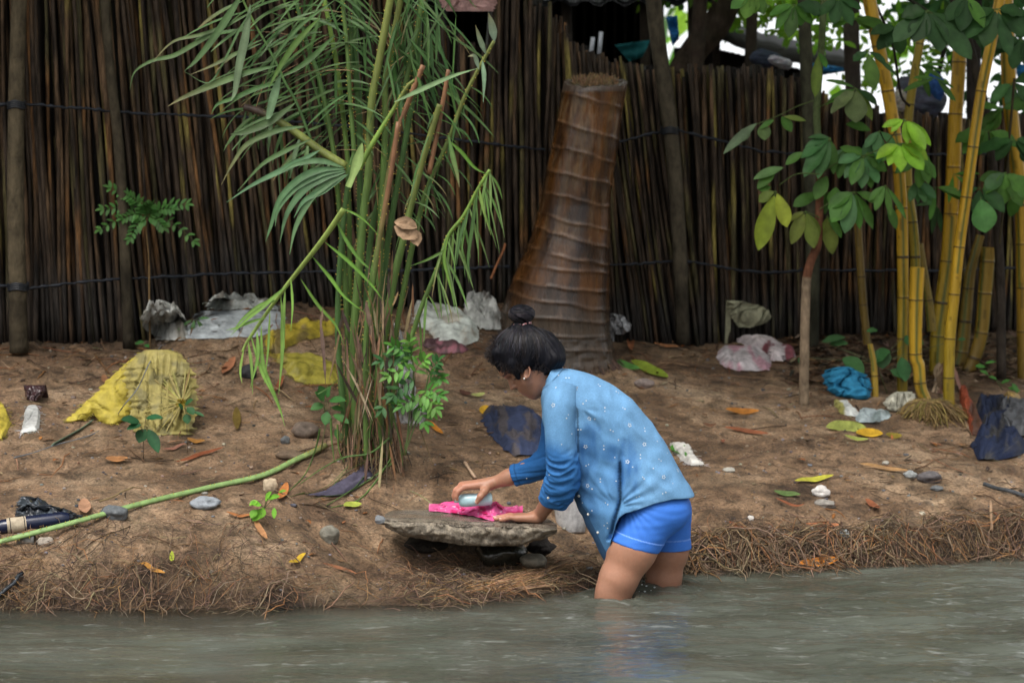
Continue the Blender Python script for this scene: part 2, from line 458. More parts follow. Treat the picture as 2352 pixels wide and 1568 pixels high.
tag(pb.build('pebbles', M_stone, loc=(0, 9, 0)), 'tiny pebbles and grit scattered over the sandy bank', 'pebbles', kind='stuff')
lt = MB()
for i in range(1100):
    x = R.uniform(1.25, 2.9); y = yfence(x) - R.uniform(.02, .95); q = Vector((x, y, gz(x, y) + .008)); a = R.uniform(0, 6.28)
    lt.leaf(q, (math.cos(a), math.sin(a), R.uniform(0, .4)), (0, 0, 1), R.uniform(.03, .12), R.uniform(.006, .025), R.uniform(-.3, .5), jit(R.choice([(.06, .04, .025), (.10, .06, .035), (.03, .024, .02), (.14, .09, .05), (.2, .15, .1)]), .3), n=4, fold=R.uniform(0, .6), wav=.1)
for i in range(1700):
    x = R.uniform(-2.6, 3.0) if R.random() < .7 else R.uniform(1.2, 2.9)
    y = yfence(x) - abs(R.gauss(0, .35)) - .03 if R.random() < .6 else yshore(x) + R.uniform(.3, 2.6)
    q = Vector((x, y, gz(x, y) + .006)); a = R.uniform(0, 6.28)
    c = jit(R.choice([(.16, .08, .035), (.10, .055, .03), (.22, .13, .07), (.05, .035, .025), (.28, .11, .035), (.3, .24, .15)]), .3)
    lt.leaf(q, (math.cos(a), math.sin(a), .15), (0, 0, 1), R.uniform(.02, .075), R.uniform(.005, .018), R.uniform(-.3, .5), c, n=4, fold=R.uniform(0, .6))
tw_ = MB()
for i in range(330):
    x = R.uniform(-2.6, 3.0); y = yfence(x) - abs(R.gauss(0, .3)) - .05 if R.random() < .5 else yshore(x) + R.uniform(.15, 2.6)
    fibre(tw_, x, y, R.uniform(.04, .26), R.uniform(.0012, .0032), jit(R.choice([(.14, .08, .045), (.07, .045, .03), (.24, .16, .1), (.2, .09, .04)]), .3), R.uniform(0, 6.28), .008, .12, 4, 4)
tag(tw_.build('twig_litter', M_wood, loc=(0, 10, .4)), 'thin dead twigs strewn over the sandy slope', 'twigs', kind='stuff')
tag(lt.build('leaf_litter', M_dry, loc=(0, 10, 0.4)), 'small brown leaf scraps littering the ground along the fence', 'leaf litter', kind='stuff')

# ------------------------------------------------------------------ fences
def slat_cols(side):
    r = R.random()
    if r < .52: c = (.030, .021, .0145)
    elif r < .74: c = (.058, .036, .020)
    elif r < .84: c = (.085, .043, .017)
    elif r < .96: c = (.052, .044, .02)
    else: c = (.13, .105, .03)
    return c
LEAN = [(0, .02), (150, .04), (300, .09), (600, .1), (950, .07), (1100, .0), (1260, .0), (1400, .09), (1530, .15), (1640, .04), (1900, .0), (2400, -.01)]
def ftop(px):
    if px < 985: return -90 + 20 * nz(px * .03, 1)
    if px < 1128: return interp(px, [(985, 20), (1040, 62), (1128, 118)]) + R.uniform(-16, 16)
    if px < 1228: return -80
    return interp(px, [(1228, 0), (1275, 35), (1340, 95), (1400, 118), (1480, 138), (1600, 158), (1760, 158), (1850, 180), (1900, 225), (2050, 262), (2200, 270), (2360, 262)]) + R.uniform(-13, 13)
def fence_part(name, x0, x1, label):
    root = thing(name, (P((max(x0, 0) + min(x1, 2352)) / 2, 770, 11).x, yfence(P((max(x0, 0) + min(x1, 2352)) / 2, 770, 11).x), .6), label, 'fence')
    mb = MB()
    for layer in (0, 1, 2):
        px = x0 - (60 if x0 < 10 else 0)
        while px < x1 + (120 if x1 > 2300 else 0):
            wpx = (R.uniform(7.5, 14) if px < 1230 else R.uniform(6.5, 12)) * (1, 1.1, 2.2)[layer] 
            Xw = (px - 1176) / F * 11.2
            for _ in range(3): Xw = (px - 1176) / F * yfence(Xw)
            Y = yfence(Xw) + .05 * layer + R.uniform(-.012, .012)
            zb = ground(Xw, Y, False) - .03
            k = Y / F; r = wpx * k * (.5 if layer < 2 else .75)
            pyt = ftop(px) + (R.uniform(0, 14) if layer else 0)
            lean = interp(px, LEAN) + R.gauss(0, .012 if layer < 2 else .002)
            top = P(px - lean * (775 - pyt), pyt, Y + R.uniform(-.02, .02))
            bot = Vector((Xw, Y, zb))
            N = 13; pts = []; rr = []; cc = []; c0 = slat_cols(0)
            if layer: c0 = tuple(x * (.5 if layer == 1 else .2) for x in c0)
            ph = R.uniform(0, 6)
            cur = c0
            for i in range(N + 1):
                t = i / N; p = bot.lerp(top, t)
                p = p + Vector((.010 * math.sin(t * 5 + ph), .008 * math.sin(t * 4 + ph * 2), 0))
                pts.append(p); rr.append(r * R.uniform(.85, 1.12) * (1 if i < N else .8))
                if R.random() < .5 and layer < 2: cur = slat_cols(0) if R.random() < .6 else c0
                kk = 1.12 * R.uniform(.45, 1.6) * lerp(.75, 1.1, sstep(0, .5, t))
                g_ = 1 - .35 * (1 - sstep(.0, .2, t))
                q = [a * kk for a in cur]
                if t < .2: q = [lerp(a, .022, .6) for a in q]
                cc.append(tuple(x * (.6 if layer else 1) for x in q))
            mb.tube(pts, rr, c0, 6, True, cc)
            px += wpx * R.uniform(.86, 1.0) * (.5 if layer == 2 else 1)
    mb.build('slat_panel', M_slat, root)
    return root
fl = fence_part('reed_fence', -460, 1262, 'tall dark fence of upright bamboo strips on the left behind the spiny palm')
fr_ = fence_part('reed_fence', 1262, 2780, 'lower ragged topped bamboo strip fence on the right behind the stump and yellow bamboo')
def wire(root, pts, r=.006):
    mb = MB(); q = []
    for (a, b) in zip(pts, pts[1:]):
        n = max(2, int(abs(b[0] - a[0]) / 9))
        for i in range(n):
            t = i / n; px = lerp(a[0], b[0], t); py = lerp(a[1], b[1], t)
            X = (px - 1176) / F * 11.2; Y = yfence(X) - .035 - .006 * (len(q) % 2)
            q.append(P(px, py + R.uniform(-2, 2), Y))
    rr = [r * R.uniform(.6, 1.5) for _ in q]
    mb.tube(q, rr, (.012, .016, .024), 5, True)
    mb.build('binding_twine', M_wire, root)
wire(fl, [(-460, 236), (-10, 241), (60, 240), (200, 250), (330, 262), (540, 268), (800, 290), (1100, 328), (1262, 345)])
wire(fl, [(-460, 650), (-10, 655), (60, 662), (160, 650), (300, 640), (520, 628), (900, 622), (1180, 612)])
wire(fr_, [(1262, 345), (1420, 327), (1500, 305), (1560, 300), (1620, 315), (1750, 348), (1850, 354), (2100, 356), (2360, 352), (2780, 350)])
wire(fr_, [(1390, 608), (1470, 606), (1545, 598), (1620, 605), (1700, 622), (1760, 626), (1850, 620), (2100, 622), (2350, 615), (2780, 612)])
def post(root, pts, w, col):
    mb = MB(); q = []
    for px, py in pts:
        X = (px - 1176) / F * 11.2; q.append(P(px, py, yfence(X) - .09))
    q = smoothpts(q, 10)
    rr = [(lerp(w[0], w[1], i / (len(q) - 1)) * .5 * q[i].y / F) * (1 + .06 * nz(i * .5, w[0])) for i in range(len(q))]
    cc = [tuple(x * (1 + .35 * nz(i * .6, 3.3, w[0])) * (.5 if i > len(q) - 9 else 1) for x in col) for i in range(len(q))]
    mb.tube(q, rr, col, 12, True, cc)
    return mb.build('post', M_wood, root)
post(fl, [(46, -60), (38, 200), (36, 450), (40, 640), (44, 810)], (34, 44), (.085, .068, .042))
post(fl, [(236, -60), (252, 150), (272, 330), (286, 560), (296, 800)], (20, 27), (.062, .051, .033))
post(fr_, [(1495, -60), (1512, 100), (1535, 260), (1550, 400), (1562, 600), (1568, 790)], (38, 32), (.075, .063, .043))
post(fr_, [(1844, -40), (1852, 150), (1862, 400), (1866, 620), (1864, 850)], (28, 34), (.055, .055, .035))
# rope wraps where the posts are tied
def wrap(root, px, py, w):
    mb = MB(); X = (px - 1176) / F * 11.2; Y = yfence(X) - .09; c = P(px, py, Y); r = w * .5 * Y / F
    for j in range(4):
        pts = [c + Vector((math.cos(a) * r * 1.05, math.sin(a) * r * 1.05, (j - 1.5) * .008 + .004 * math.sin(a * 3))) for a in [i * .4 for i in range(17)]]
        mb.tube(pts, .005, (.014, .017, .022), 5, False)
    mb.build('twine_wrap', M_wire, root)
wrap(fr_, 1538, 300, 36); wrap(fl, 38, 241, 38); wrap(fl, 42, 658, 44)

# ------------------------------------------------------------------ coconut stump
ROWS = [(188, 1296, 1441), (200, 1293, 1440), (260, 1282, 1428), (340, 1266, 1420), (405, 1252, 1408), (470, 1241, 1402), (540, 1222, 1401), (600, 1195, 1399), (660, 1170, 1398), (720, 1150, 1400), (780, 1147, 1403), (845, 1155, 1415)]
RINGS = [(212, 40), (278, 44), (333, 40), (388, 36), (440, 34), (487, 44), (520, 46), (566, 42), (604, 20), (640, 28), (668, 40), (715, 22), (752, 18), (785, 14)]
TY = G(1285, 822).y + .16
st = thing('palm_stump', Vector((P(1285, 815, TY).x, TY, G(1285, 815).z)), 'thick leaning coconut palm stump with brown ringed bark and a cut off top', 'tree stump')
mb = MB(); rows = []; cc = []
NA = 112; NR = 230
for i in range(NR + 1):
    py = lerp(190, 850, i / NR)
    xl = interp(py, [(a, b) for a, b, c in ROWS]); xr = interp(py, [(a, c) for a, b, c in ROWS])
    c = P((xl + xr) / 2, py, TY); r = (xr - xl) * .5 * TY / F
    row = []; cr = []
    for j in range(NA):
        a = 2 * math.pi * j / NA; u = math.cos(a); s_ = math.sin(a)
        w = py
        rg = 0; tanm = 0; under = 1; prevb = None
        for (ry, tl) in RINGS:
            yy = ry + tl * (u * .5 + .5) + 5 * nz(u * 2 + ry, s_ * 2, ry * .1) 
            dd = w - yy
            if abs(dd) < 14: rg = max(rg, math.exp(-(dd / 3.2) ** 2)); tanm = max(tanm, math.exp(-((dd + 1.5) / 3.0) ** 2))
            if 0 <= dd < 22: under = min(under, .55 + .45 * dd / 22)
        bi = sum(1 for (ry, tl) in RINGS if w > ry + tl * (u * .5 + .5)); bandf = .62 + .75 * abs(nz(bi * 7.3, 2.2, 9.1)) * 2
        rr = r * (1 + .014 * rg) * (1 + .018 * nz(u * 2.5, s_ * 2.5, py * .012) + .008 * nz(a * 9, py * .01))
        if py > 770: rr *= 1 + .05 * abs(nz(a * 6, py * .05)) + .0006 * (py - 770)
        row.append(c + Vector((u * rr, s_ * rr, 0)))
        st_ = nz(a * 11, py * .006, 2) + .6 * nz(a * 30, py * .01, 5)
        red = nz(a * 3 + 3, py * .011, 8)
        base = Vector((.06, .026, .010)) * (1 + .55 * st_)
        base = base.lerp(Vector((.17, .068, .016)), clamp(.5 + red * 1.6))
        # pale lichen streak on the upper face
        li = sstep(.1, .35, nz(a * 5.5, py * .014, 14) + .35 * nz(a * 20, py * .05, 3) + .25 * math.exp(-((a - 4.45) / .3) ** 2)) * (1 - sstep(480, 640, py))
        base = base.lerp(Vector((.19, .115, .055)), li * .7)
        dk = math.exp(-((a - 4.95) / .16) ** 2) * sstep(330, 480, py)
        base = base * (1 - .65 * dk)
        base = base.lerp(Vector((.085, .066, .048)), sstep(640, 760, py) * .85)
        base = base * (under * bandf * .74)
        base = base.lerp(Vector((.27, .15, .08)) * (1 - .45 * sstep(600, 750, py)), tanm * .38 * clamp(.55 + 1.2 * nz(a * 2.5, py * .02, 1)))
        if py < 208: base = base.lerp(Vector((.10, .075, .06)), .8)
        cr.append(tuple(max(.004, x) for x in base))
    if py < 215: row = [v + Vector((0, 0, (.026 * math.sin(2 * math.pi * j / NA)) * (215 - py) / 25)) for j, v in enumerate(row)]
    rows.append(row); cc.append(cr)
# rim and sunk cut
c0 = P(1368, 190, TY); r0 = 73 * TY / F
for k, (kr, dz, colr) in enumerate([(1.0, .012, (.12, .09, .07)), (.9, .016, (.10, .075, .06)), (.82, .0, (.06, .045, .035)), (.7, -.006, (.16, .11, .06)), (.4, .014, (.26, .18, .10)), (.05, .02, (.26, .18, .1))]):
    row = []; cr = []
    for j in range(NA):
        a = 2 * math.pi * j / NA
        rr = r0 * kr * (1 + .03 * nz(a * 3, k)); jag = .012 * nz(math.cos(a) * 3, math.sin(a) * 3, k * .4) + .006 * nz(a * 20, k)
        row.append(c0 + Vector((math.cos(a) * rr, math.sin(a) * rr, dz * .5 + jag + .026 * math.sin(a) * kr - .004))); cr.append(jit(colr, .35))
    rows.insert(0, row); cc.insert(0, cr)
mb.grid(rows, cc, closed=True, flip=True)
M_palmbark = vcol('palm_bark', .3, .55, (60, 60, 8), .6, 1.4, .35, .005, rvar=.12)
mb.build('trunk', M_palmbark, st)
fb = MB()
for i in range(420):
    a = R.uniform(0, 6.28); q = R.random() ** .5 * .72 * r0
    p = c0 + Vector((math.cos(a) * q, math.sin(a) * q, .026 * math.sin(a) * q / r0)); 
    fb.tube([p, p + Vector((R.gauss(0, .012), R.gauss(0, .012), R.uniform(.01, .035)))], .0016, jit((.30, .2, .11), .4), 3, False)
fb.build('fibre_top', M_fib, st)
rt = MB()
for i in range(240):
    a = R.uniform(math.pi, 2 * math.pi) if R.random() < .8 else R.uniform(0, 6.28)
    bx = P(1285, 815, TY); rr = R.uniform(.20, .235)
    p = Vector((bx.x + math.cos(a) * rr, TY + math.sin(a) * rr, 0)); p.z = gz(p.x, p.y) + R.uniform(.0, .05)
    e = p + Vector((math.cos(a) * R.uniform(.02, .08), math.sin(a) * R.uniform(.02, .08), 0)); e.z = gz(e.x, e.y)
    rt.tube([p, (p + e) / 2 + Vector((0, 0, .01)), e], R.uniform(.0015, .004), jit((.09, .06, .045), .4), 4, False)
rt.build('base_roots', M_fib, st)
# ------------------------------------------------------------------ spiny palm clump
GB = G(850, 1062); YB = GB.y
clump = thing('spiny_palm', Vector((GB.x, YB, GB.z)), 'clump of tall green spiny palm stems with long narrow drooping leaflets beside the slab', 'palm')
GR = (.085, .15, .035); GR2 = (.06, .125, .035); OLV = (.14, .165, .04); BRN = (.20, .10, .05)
LF = (.06, .125, .038); LFB = (.15, .25, .045); LFG = (.082, .145, .055)
def stem(pts, w0, w1, Y, col, col2=None, spines=True, name='stem', flat=.8):
    q = pl(pts, Y, 7); n = len(q); mb = MB()
    rr = [lerp(w0, w1, i / (n - 1)) * .57 * q[i].y / F for i in range(n)]
    cc = []
    for i in range(n):
        t = i / (n - 1); c = col if not col2 else tuple(lerp(col[k], col2[k], sstep(.45, .8, t)) for k in range(3))
        k_ = 1 + .3 * nz(i * .35, w0, pts[0][0] * .1); cc.append(tuple(x * k_ for x in c))
    mb.tube(q, rr, col, 9, True, cc, flat)
    if spines:
        L = 0
        for i in range(1, n):
            seg = q[i] - q[i - 1]; m_ = max(1, int(seg.length / .013))
            for k in range(m_):
                if R.random() < .35: continue
                p = q[i - 1] + seg * (k / m_); r = rr[i]
                a = R.choice([0, math.pi]) + R.gauss(0, .35)
                d = Vector((math.cos(a), -abs(math.sin(a)) * .7 - .15, 0))
                s_ = p + d * r * .9
                mb.tube([s_, s_ + d * R.uniform(.003, .006) + Vector((0, 0, .002))], [.0022, .0006], (.55, .42, .07), 4, False)
    mb.build(name, M_stem, clump); return q
Yb = YB
S = [
 ([(822, 1050), (812, 850), (816, 724), (826, 600), (836, 480), (846, 400), (853, 242), (872, 134), (896, 0), (905, -60)], 20, 16, Yb, GR, OLV),
 ([(852, 1050), (858, 860), (868, 700), (876, 480), (885, 300), (885, 188), (897, 120), (920, 0), (928, -50)], 17, 13, Yb + .06, GR, OLV),
 ([(800, 1045), (785, 900), (776, 760), (780, 620), (792, 480), (806, 380), (813, 346), (805, 242), (797, 107), (783, -30)], 15, 9, Yb + .02, GR2, GR),
 ([(790, 1040), (800, 800), (803, 600), (800, 430), (797, 349), (775, 161), (748, 13), (735, -60)], 13, 10, Yb + .08, GR, LFB),
 ([(805, 1040), (795, 700), (775, 430), (762, 322), (735, 188), (703, 94), (670, -40)], 13, 9, Yb + .05, GR, GR2),
 ([(880, 1050), (868, 900), (885, 760), (904, 644), (923, 563), (942, 480), (961, 403), (993, 295), (1010, 240)], 21, 13, Yb - .04, GR, OLV),
 ([(866, 1050), (850, 900), (853, 670), (869, 563), (880, 483), (893, 402), (915, 300), (940, 230), (972, 150)], 15, 12, Yb - .02, GR, BRN),
 ([(890, 1050), (905, 900), (936, 805), (966, 711), (1004, 617), (1030, 542), (1065, 496), (1098, 434), (1125, 390)], 13, 8, Yb - .06, GR, LFB),
 ([(884, 1050), (905, 800), (940, 600), (970, 470), (987, 419), (1030, 322), (1065, 228), (1098, 161), (1135, 94)], 14, 8, Yb + .02, GR, OLV),
 ([(835, 1050), (838, 800), (850, 560), (880, 420), (930, 200), (960, 60), (975, -40)], 15, 12, Yb + .1, GR2, GR),
 ([(845, 1055), (870, 780), (890, 560), (930, 330), (958, 150), (965, -40)], 16, 12, Yb + .14, GR2, GR2),
 ([(812, 1045), (822, 760), (826, 560), (826, 300), (815, 100), (820, -50)], 15, 14, Yb + .14, GR2, GR2),
 ([(824, 389), (850, 340), (877, 295), (905, 250), (934, 201), (952, 184)], 13, 7, Yb - .08, LFB, OLV),
 ([(842, 1055), (840, 900), (842, 760), (858, 640), (880, 500), (898, 400), (915, 280)], 14, 11, Yb - .09, GR, BRN),
 ([(794, 382), (735, 345), (680, 305), (630, 272), (590, 254), (560, 246)], 19, 15, Yb - .03, OLV, (.07, .045, .035)),
]
qs = []
for a in S: qs.append(stem(*a))
stem([(985, 400), (1005, 300), (1018, 230), (1030, 160)], 12, 9, Yb - .02, BRN, BRN, False, 'dry_stem')
# bent frond rib at the left with the pale midrib
rib = stem([(790, 480), (745, 545), (689, 617), (640, 680), (574, 775), (556, 808)], 15, 6, Yb - .12, (.22, .30, .07), (.30, .42, .11), False, 'bent_rib', .5)
# dry sheaths and dead strips around the base
dr = MB()
for i in range(150):
    px = R.gauss(858, 34); py = R.uniform(640, 1040); q = P(px, py, Yb - R.uniform(.0, .16))
    L = R.uniform(.06, .28)
    dr.leaf(q, (R.gauss(0, .2), -.05, -1 if R.random() < .7 else 1), (0, -1, 0), L, R.uniform(.003, .014), R.uniform(-.2, .3), jit(R.choice([(.17, .115, .065), (.11, .075, .045), (.27, .21, .13), (.045, .035, .025), (.13, .07, .035)]), .3), n=6, fold=R.uniform(-.4, .6), twist=R.uniform(-1.5, 1.5), wav=.12)
for (px, py, L, W, a) in [(905, 520, .10, .075, 20), (944, 525, .07, .05, 65), (905, 510, .09, .05, 5)]:
    dr.leaf(P(px, py, Yb - .18), (math.cos(rad(a)), -.1, -math.sin(rad(a))), (.2, -1, .3), L, W, .3, (.27, .18, .11), n=7, fold=.5, wav=.1)
for (a, b, w) in [((735, 720), (748, 880), 15), ((742, 700), (735, 780), 8), ((875, 820), (872, 940), 11), ((818, 770), (838, 840), 18), ((840, 690), (850, 770), 22), ((828, 830), (830, 900), 18)]:
    p0 = P(a[0], a[1], Yb - .15); p1 = P(b[0], b[1], Yb - .15)
    dr.leaf(p0, p1 - p0, (0, -1, 0), (p1 - p0).length, w * .6 * Yb / F, .1, jit((.17, .12, .08), .25), n=9, fold=.5, wav=.2, twist=R.uniform(-1.6, 1.6))
dr.build('dry_sheaths', M_dry, clump)
# small rootlets, dark hollow at the foot
fr2 = MB()
for i in range(420):
    a = R.uniform(0, 6.28); rr = R.uniform(.0, .11)
    p = Vector((GB.x + math.cos(a) * rr * 1.1, YB + math.sin(a) * rr, 0)); z = gz(p.x, p.y)
    p.z = z + R.uniform(.02, .3) * (1 - rr * 5)
    e = Vector((p.x + R.gauss(0, .03), p.y + R.gauss(0, .03), z))
    fr2.tube([p, e], R.uniform(.001, .003), jit(R.choice([(.06, .045, .03), (.16, .11, .07), (.25, .17, .1)]), .3), 3, False)
fr2.build('base_fibres', M_fib, clump)

def leaflet(mb, p, d, L, W, droop, col, tip=None, up=None, blunt=0):
    mb.leaf(p, d, up or Vector((0, -.6, .8)), L, W, droop, col, peak=.38, n=9, fold=R.uniform(.15, .5), tip=tip, twist=R.uniform(-.5, .5), rib=1.3, bluntend=blunt)
def frond(q, t0, t1, n, Lr, angL, angR, W, droop, col, sides=(1, -1), name='frond', yj=.35):
    """leaflets along a rib q; angL / angR are picture angles (deg, 0 right, 90 down)"""
    mb = MB(); N = len(q) - 1
    for i in range(n):
        t = lerp(t0, t1, i / max(1, n - 1)); k = min(N - 1, int(t * N)); p = q[k].lerp(q[k + 1], t * N - k)
        for s_ in sides:
            if R.random() < .08: continue
            ang = rad((angL if s_ > 0 else angR) + R.gauss(0, 9))
            d = Vector((math.cos(ang), R.gauss(-.05, yj), -math.sin(ang)))
            c = jit(col, .2); L = R.uniform(*Lr) * (1 - .35 * abs(i / n - .4))
            leaflet(mb, p, d, L, W * R.uniform(.55, .95), droop * R.uniform(.6, 1.3), c, tip=tuple(x * 1.25 for x in c) if R.random() < .5 else (.2, .14, .07) if R.random() < .25 else None, blunt=.35 if R.random() < .12 else 0)
    return mb.build(name, M_leaf, clump)
# rib A (left) and others
rA = stem([(716, 325), (681, 236), (655, 190), (636, 148), (609, 97), (585, 55), (560, 5), (545, -40)], 7, 5, Yb - .02, GR2, GR, False, 'frond_rib', .6)
frond(rA, .05, 1, 15, (.20, .36), 163, -38, .021, .35, LFG)
rB = stem([(765, 330), (735, 240), (700, 130), (665, 40), (640, -40)], 7, 5, Yb + .06, GR2, GR, False, 'frond_rib', .6)
frond(rB, .1, 1, 14, (.18, .32), 150, -30, .019, .45, LF)
frond(qs[3], .62, 1, 8, (.2, .34), 155, 20, .016, .5, LF)
frond(qs[4], .55, 1, 10, (.2, .34), 158, -15, .018, .5, LFG)
frond(qs[2], .75, 1, 6, (.16, .28), 150, 30, .015, .5, LF)
frond(qs[9], .5, 1, 12, (.16, .3), 130, 35, .012, .9, LF)
frond(qs[10], .45, 1, 14, (.16, .32), 140, 30, .011, .9, LF)
frond(qs[11], .55, 1, 10, (.14, .28), 150, 25, .010, .7, LF)
frond(qs[8], .35, .8, 11, (.10, .19), 115, 25, .012, 1.1, LF)
frond(qs[5], .6, .97, 8, (.10, .18), 120, 20, .009, .9, LF)
frond(qs[7], .3, .98, 12, (.12, .26), 95, 60, .012, .9, (.11, .20, .05))
frond(qs[7], .5, 1, 8, (.2, .34), 88, 75, .011, .3, (.13, .22, .07), yj=.12)
frond(qs[14], .1, .95, 14, (.14, .26), 150, 100, .022, .55, LFG)
# curtain of fine vertical leaflets at the top
cm = MB()
for i in range(90):
    px = R.choice([R.uniform(620, 860), R.uniform(880, 1000), R.uniform(880, 1050)]); py = R.uniform(-60, 190)
    p = P(px, py, Yb + R.uniform(-.05, .22)); a = rad(R.gauss(100 if px < 860 else 80, 25))
    leaflet(cm, p, Vector((math.cos(a), R.gauss(0, .15), -math.sin(a))), R.uniform(.14, .32), R.uniform(.006, .016), .3, jit(LF, .3))
for i in range(60):
    px = R.uniform(600, 1000); py = R.uniform(0, 420); a = rad(R.choice([R.uniform(150, 210), R.uniform(-25, 30), R.uniform(60, 120)]))
    leaflet(cm, P(px, py, Yb + R.uniform(.0, .25)), Vector((math.cos(a), R.gauss(0, .2), -math.sin(a))), R.uniform(.08, .2), R.uniform(.003, .008), .3, jit(R.choice([LF, LFG, (.25, .17, .09)]), .3))
cm.build('leaf_curtain', M_leaf, clump)
# the broad wet leaf fan left of the middle, and traced single leaves
fan = MB()
def tleaf(mb, pts, w, col, Y=None, Y2=None, tip=None, fold=.35, blunt=0):
    Y = Y or Yb - .1
    q = smoothpts([P(a, b, lerp(Y, Y2 or Y - .03, i / (len(pts) - 1))) for i, (a, b) in enumerate(pts)], 5)
    n = len(q); b0 = len(mb.v); ph = R.random() * 5
    for i, p in enumerate(q):
        t = i / (n - 1); d = (q[min(n - 1, i + 1)] - q[max(0, i - 1)]).normalized()
        side = d.cross(Vector((0, -1, .25))).normalized(); nn = side.cross(d)
        ww = w * .5 * p.y / F * (min(1, (t / .3)) ** .6 if t < .3 else max(blunt, 1 - ((t - .3) / .7) ** 1.8)); ww = max(ww, .0008)
        c = col if not tip else tuple(lerp(col[k], tip[k], t ** 2) for k in range(3))
        mb.v += [p + side * ww + nn * ww * fold, p, p - side * ww + nn * ww * fold]; mb.c += [c, tuple(x * 1.35 for x in c), tuple(x * .9 for x in c)]
    for i in range(n - 1):
        for k in (0, 1): mb.f.append((b0 + i * 3 + k, b0 + i * 3 + k + 1, b0 + i * 3 + 4 + k, b0 + i * 3 + 3 + k)); mb.mi.append(0)
for pts, w in [([(792, 388), (740, 390), (690, 410), (645, 455), (622, 520), (610, 555)], 17), ([(795, 395), (745, 408), (700, 435), (660, 490), (642, 560)], 20),
               ([(795, 400), (750, 425), (715, 455), (680, 520), (665, 585)], 18), ([(790, 385), (735, 370), (680, 378), (640, 400)], 14),
               ([(793, 392), (740, 400), (680, 432), (640, 480), (632, 520)], 15), ([(735, 345), (690, 370), (640, 395), (580, 425), (520, 465)], 15),
               ([(800, 400), (740, 440), (700, 460), (675, 500)], 15)]:
    tleaf(fan, pts, w, jit((.11, .21, .10), .15))
tleaf(fan, [(832, 328), (822, 370), (812, 400), (800, 430)], 24, (.25, .36, .12), Yb - .2, blunt=.6)
for pts, w, c in [
  ([(597, 18), (520, 60), (450, 100), (400, 128), (350, 140), (310, 165), (298, 205)], 12, LFG), ([(560, 40), (470, 78), (400, 95), (352, 140)], 9, LFG),
  ([(600, 0), (555, 60), (520, 130), (480, 190), (424, 165)], 6, LFG),
  ([(560, -20), (530, 30), (490, 90), (450, 140), (424, 163)], 18, LFG), ([(575, 10), (565, 80), (550, 150), (540, 210), (530, 232)], 20, (.15, .23, .13)),
  ([(600, 100), (540, 125), (490, 150), (437, 172)], 10, LFG), ([(640, 150), (560, 170), (480, 200), (420, 225), (385, 245)], 16, LFG), ([(655, 190), (600, 200), (540, 225), (500, 240), (485, 262)], 12, LF),
  ([(680, 235), (620, 280), (560, 305), (530, 308)], 18, LFG), ([(700, 290), (640, 300), (570, 330), (535, 375), (508, 425)], 13, LFG), ([(714, 320), (650, 350), (600, 380), (545, 440)], 12, LFG),
  ([(645, 170), (630, 220), (618, 265), (612, 275)], 20, (.15, .24, .13)), ([(770, 80), (720, 130), (680, 160), (640, 180)], 14, LF),
  ([(905, 235), (970, 205), (1040, 175), (1095, 158)], 12, (.22, .34, .16)),
  ([(735, 40), (680, 100), (640, 160), (616, 205)], 15, GR), ([(770, 0), (690, 60), (640, 120), (620, 160)], 9, LF),
  ([(1030, 322), (1060, 350), (1090, 385), (1122, 402)], 9, (.08, .17, .02)), ([(1030, 310), (1040, 360), (1050, 400), (1055, 430)], 12, (.12, .22, .06)),
  ([(1136, 95), (1130, 60), (1122, 30)], 19, (.24, .32, .22)), ([(1116, 125), (1102, 90), (1092, 58)], 13, (.22, .3, .2)), ([(1108, 140), (1112, 180), (1110, 235)], 11, (.2, .3, .18)),
  ([(1100, 160), (1090, 130), (1075, 130)], 11, (.2, .28, .2)), ([(1030, 540), (1020, 590), (1030, 640), (1045, 700)], 8, (.14, .26, .05)),
  ([(1098, 434), (1085, 520), (1075, 600), (1083, 640)], 9, LF), ([(1100, 430), (1110, 480), (1128, 540)], 8, (.14, .24, .05)),
  ([(1078, 480), (1058, 540), (1048, 610)], 8, LF), ([(1030, 570), (985, 595), (940, 612)], 7, (.08, .16, .03)),
  ([(745, 555), (800, 600), (850, 650), (880, 690)], 9, (.13, .27, .04)), ([(718, 590), (760, 640), (790, 680), (840, 720)], 9, (.13, .27, .04)), ([(690, 640), (730, 700), (770, 745), (790, 790)], 8, (.12, .25, .04)),
  ([(768, 500), (800, 560), (830, 600), (860, 625)], 9, (.11, .22, .04)), ([(790, 480), (830, 500), (870, 540)], 6, (.1, .2, .03)),
]:
    tleaf(fan, pts, w, jit(c, .12), tip=(.2, .17, .08) if R.random() < .2 else None)
fan.build('leaf_fan', M_leaf, clump)
rl = MB()
for pts, w in [([(660, 655), (620, 690), (590, 715), (560, 740), (530, 770)], 11), ([(655, 665), (650, 740), (648, 820), (640, 905)], 11), ([(620, 712), (616, 800), (607, 880)], 6), ([(645, 680), (650, 760), (654, 800)], 6),
               ([(590, 760), (592, 820), (575, 890)], 9), ([(600, 745), (602, 820), (612, 860), (640, 930), (654, 978)], 10), ([(570, 785), (578, 840), (580, 905)], 8), ([(576, 770), (600, 850), (625, 900), (650, 960)], 8),
               ([(635, 690), (600, 700), (560, 730), (535, 760)], 9), ([(560, 800), (552, 850), (556, 880)], 6), ([(668, 640), (672, 700), (668, 760)], 6), ([(610, 730), (580, 738), (545, 752), (520, 758)], 7)]:
    tleaf(rl, pts, w, jit((.19, .33, .07), .15), Yb - .14)
rl.build('bent_leaflets', M_leaf, clump)
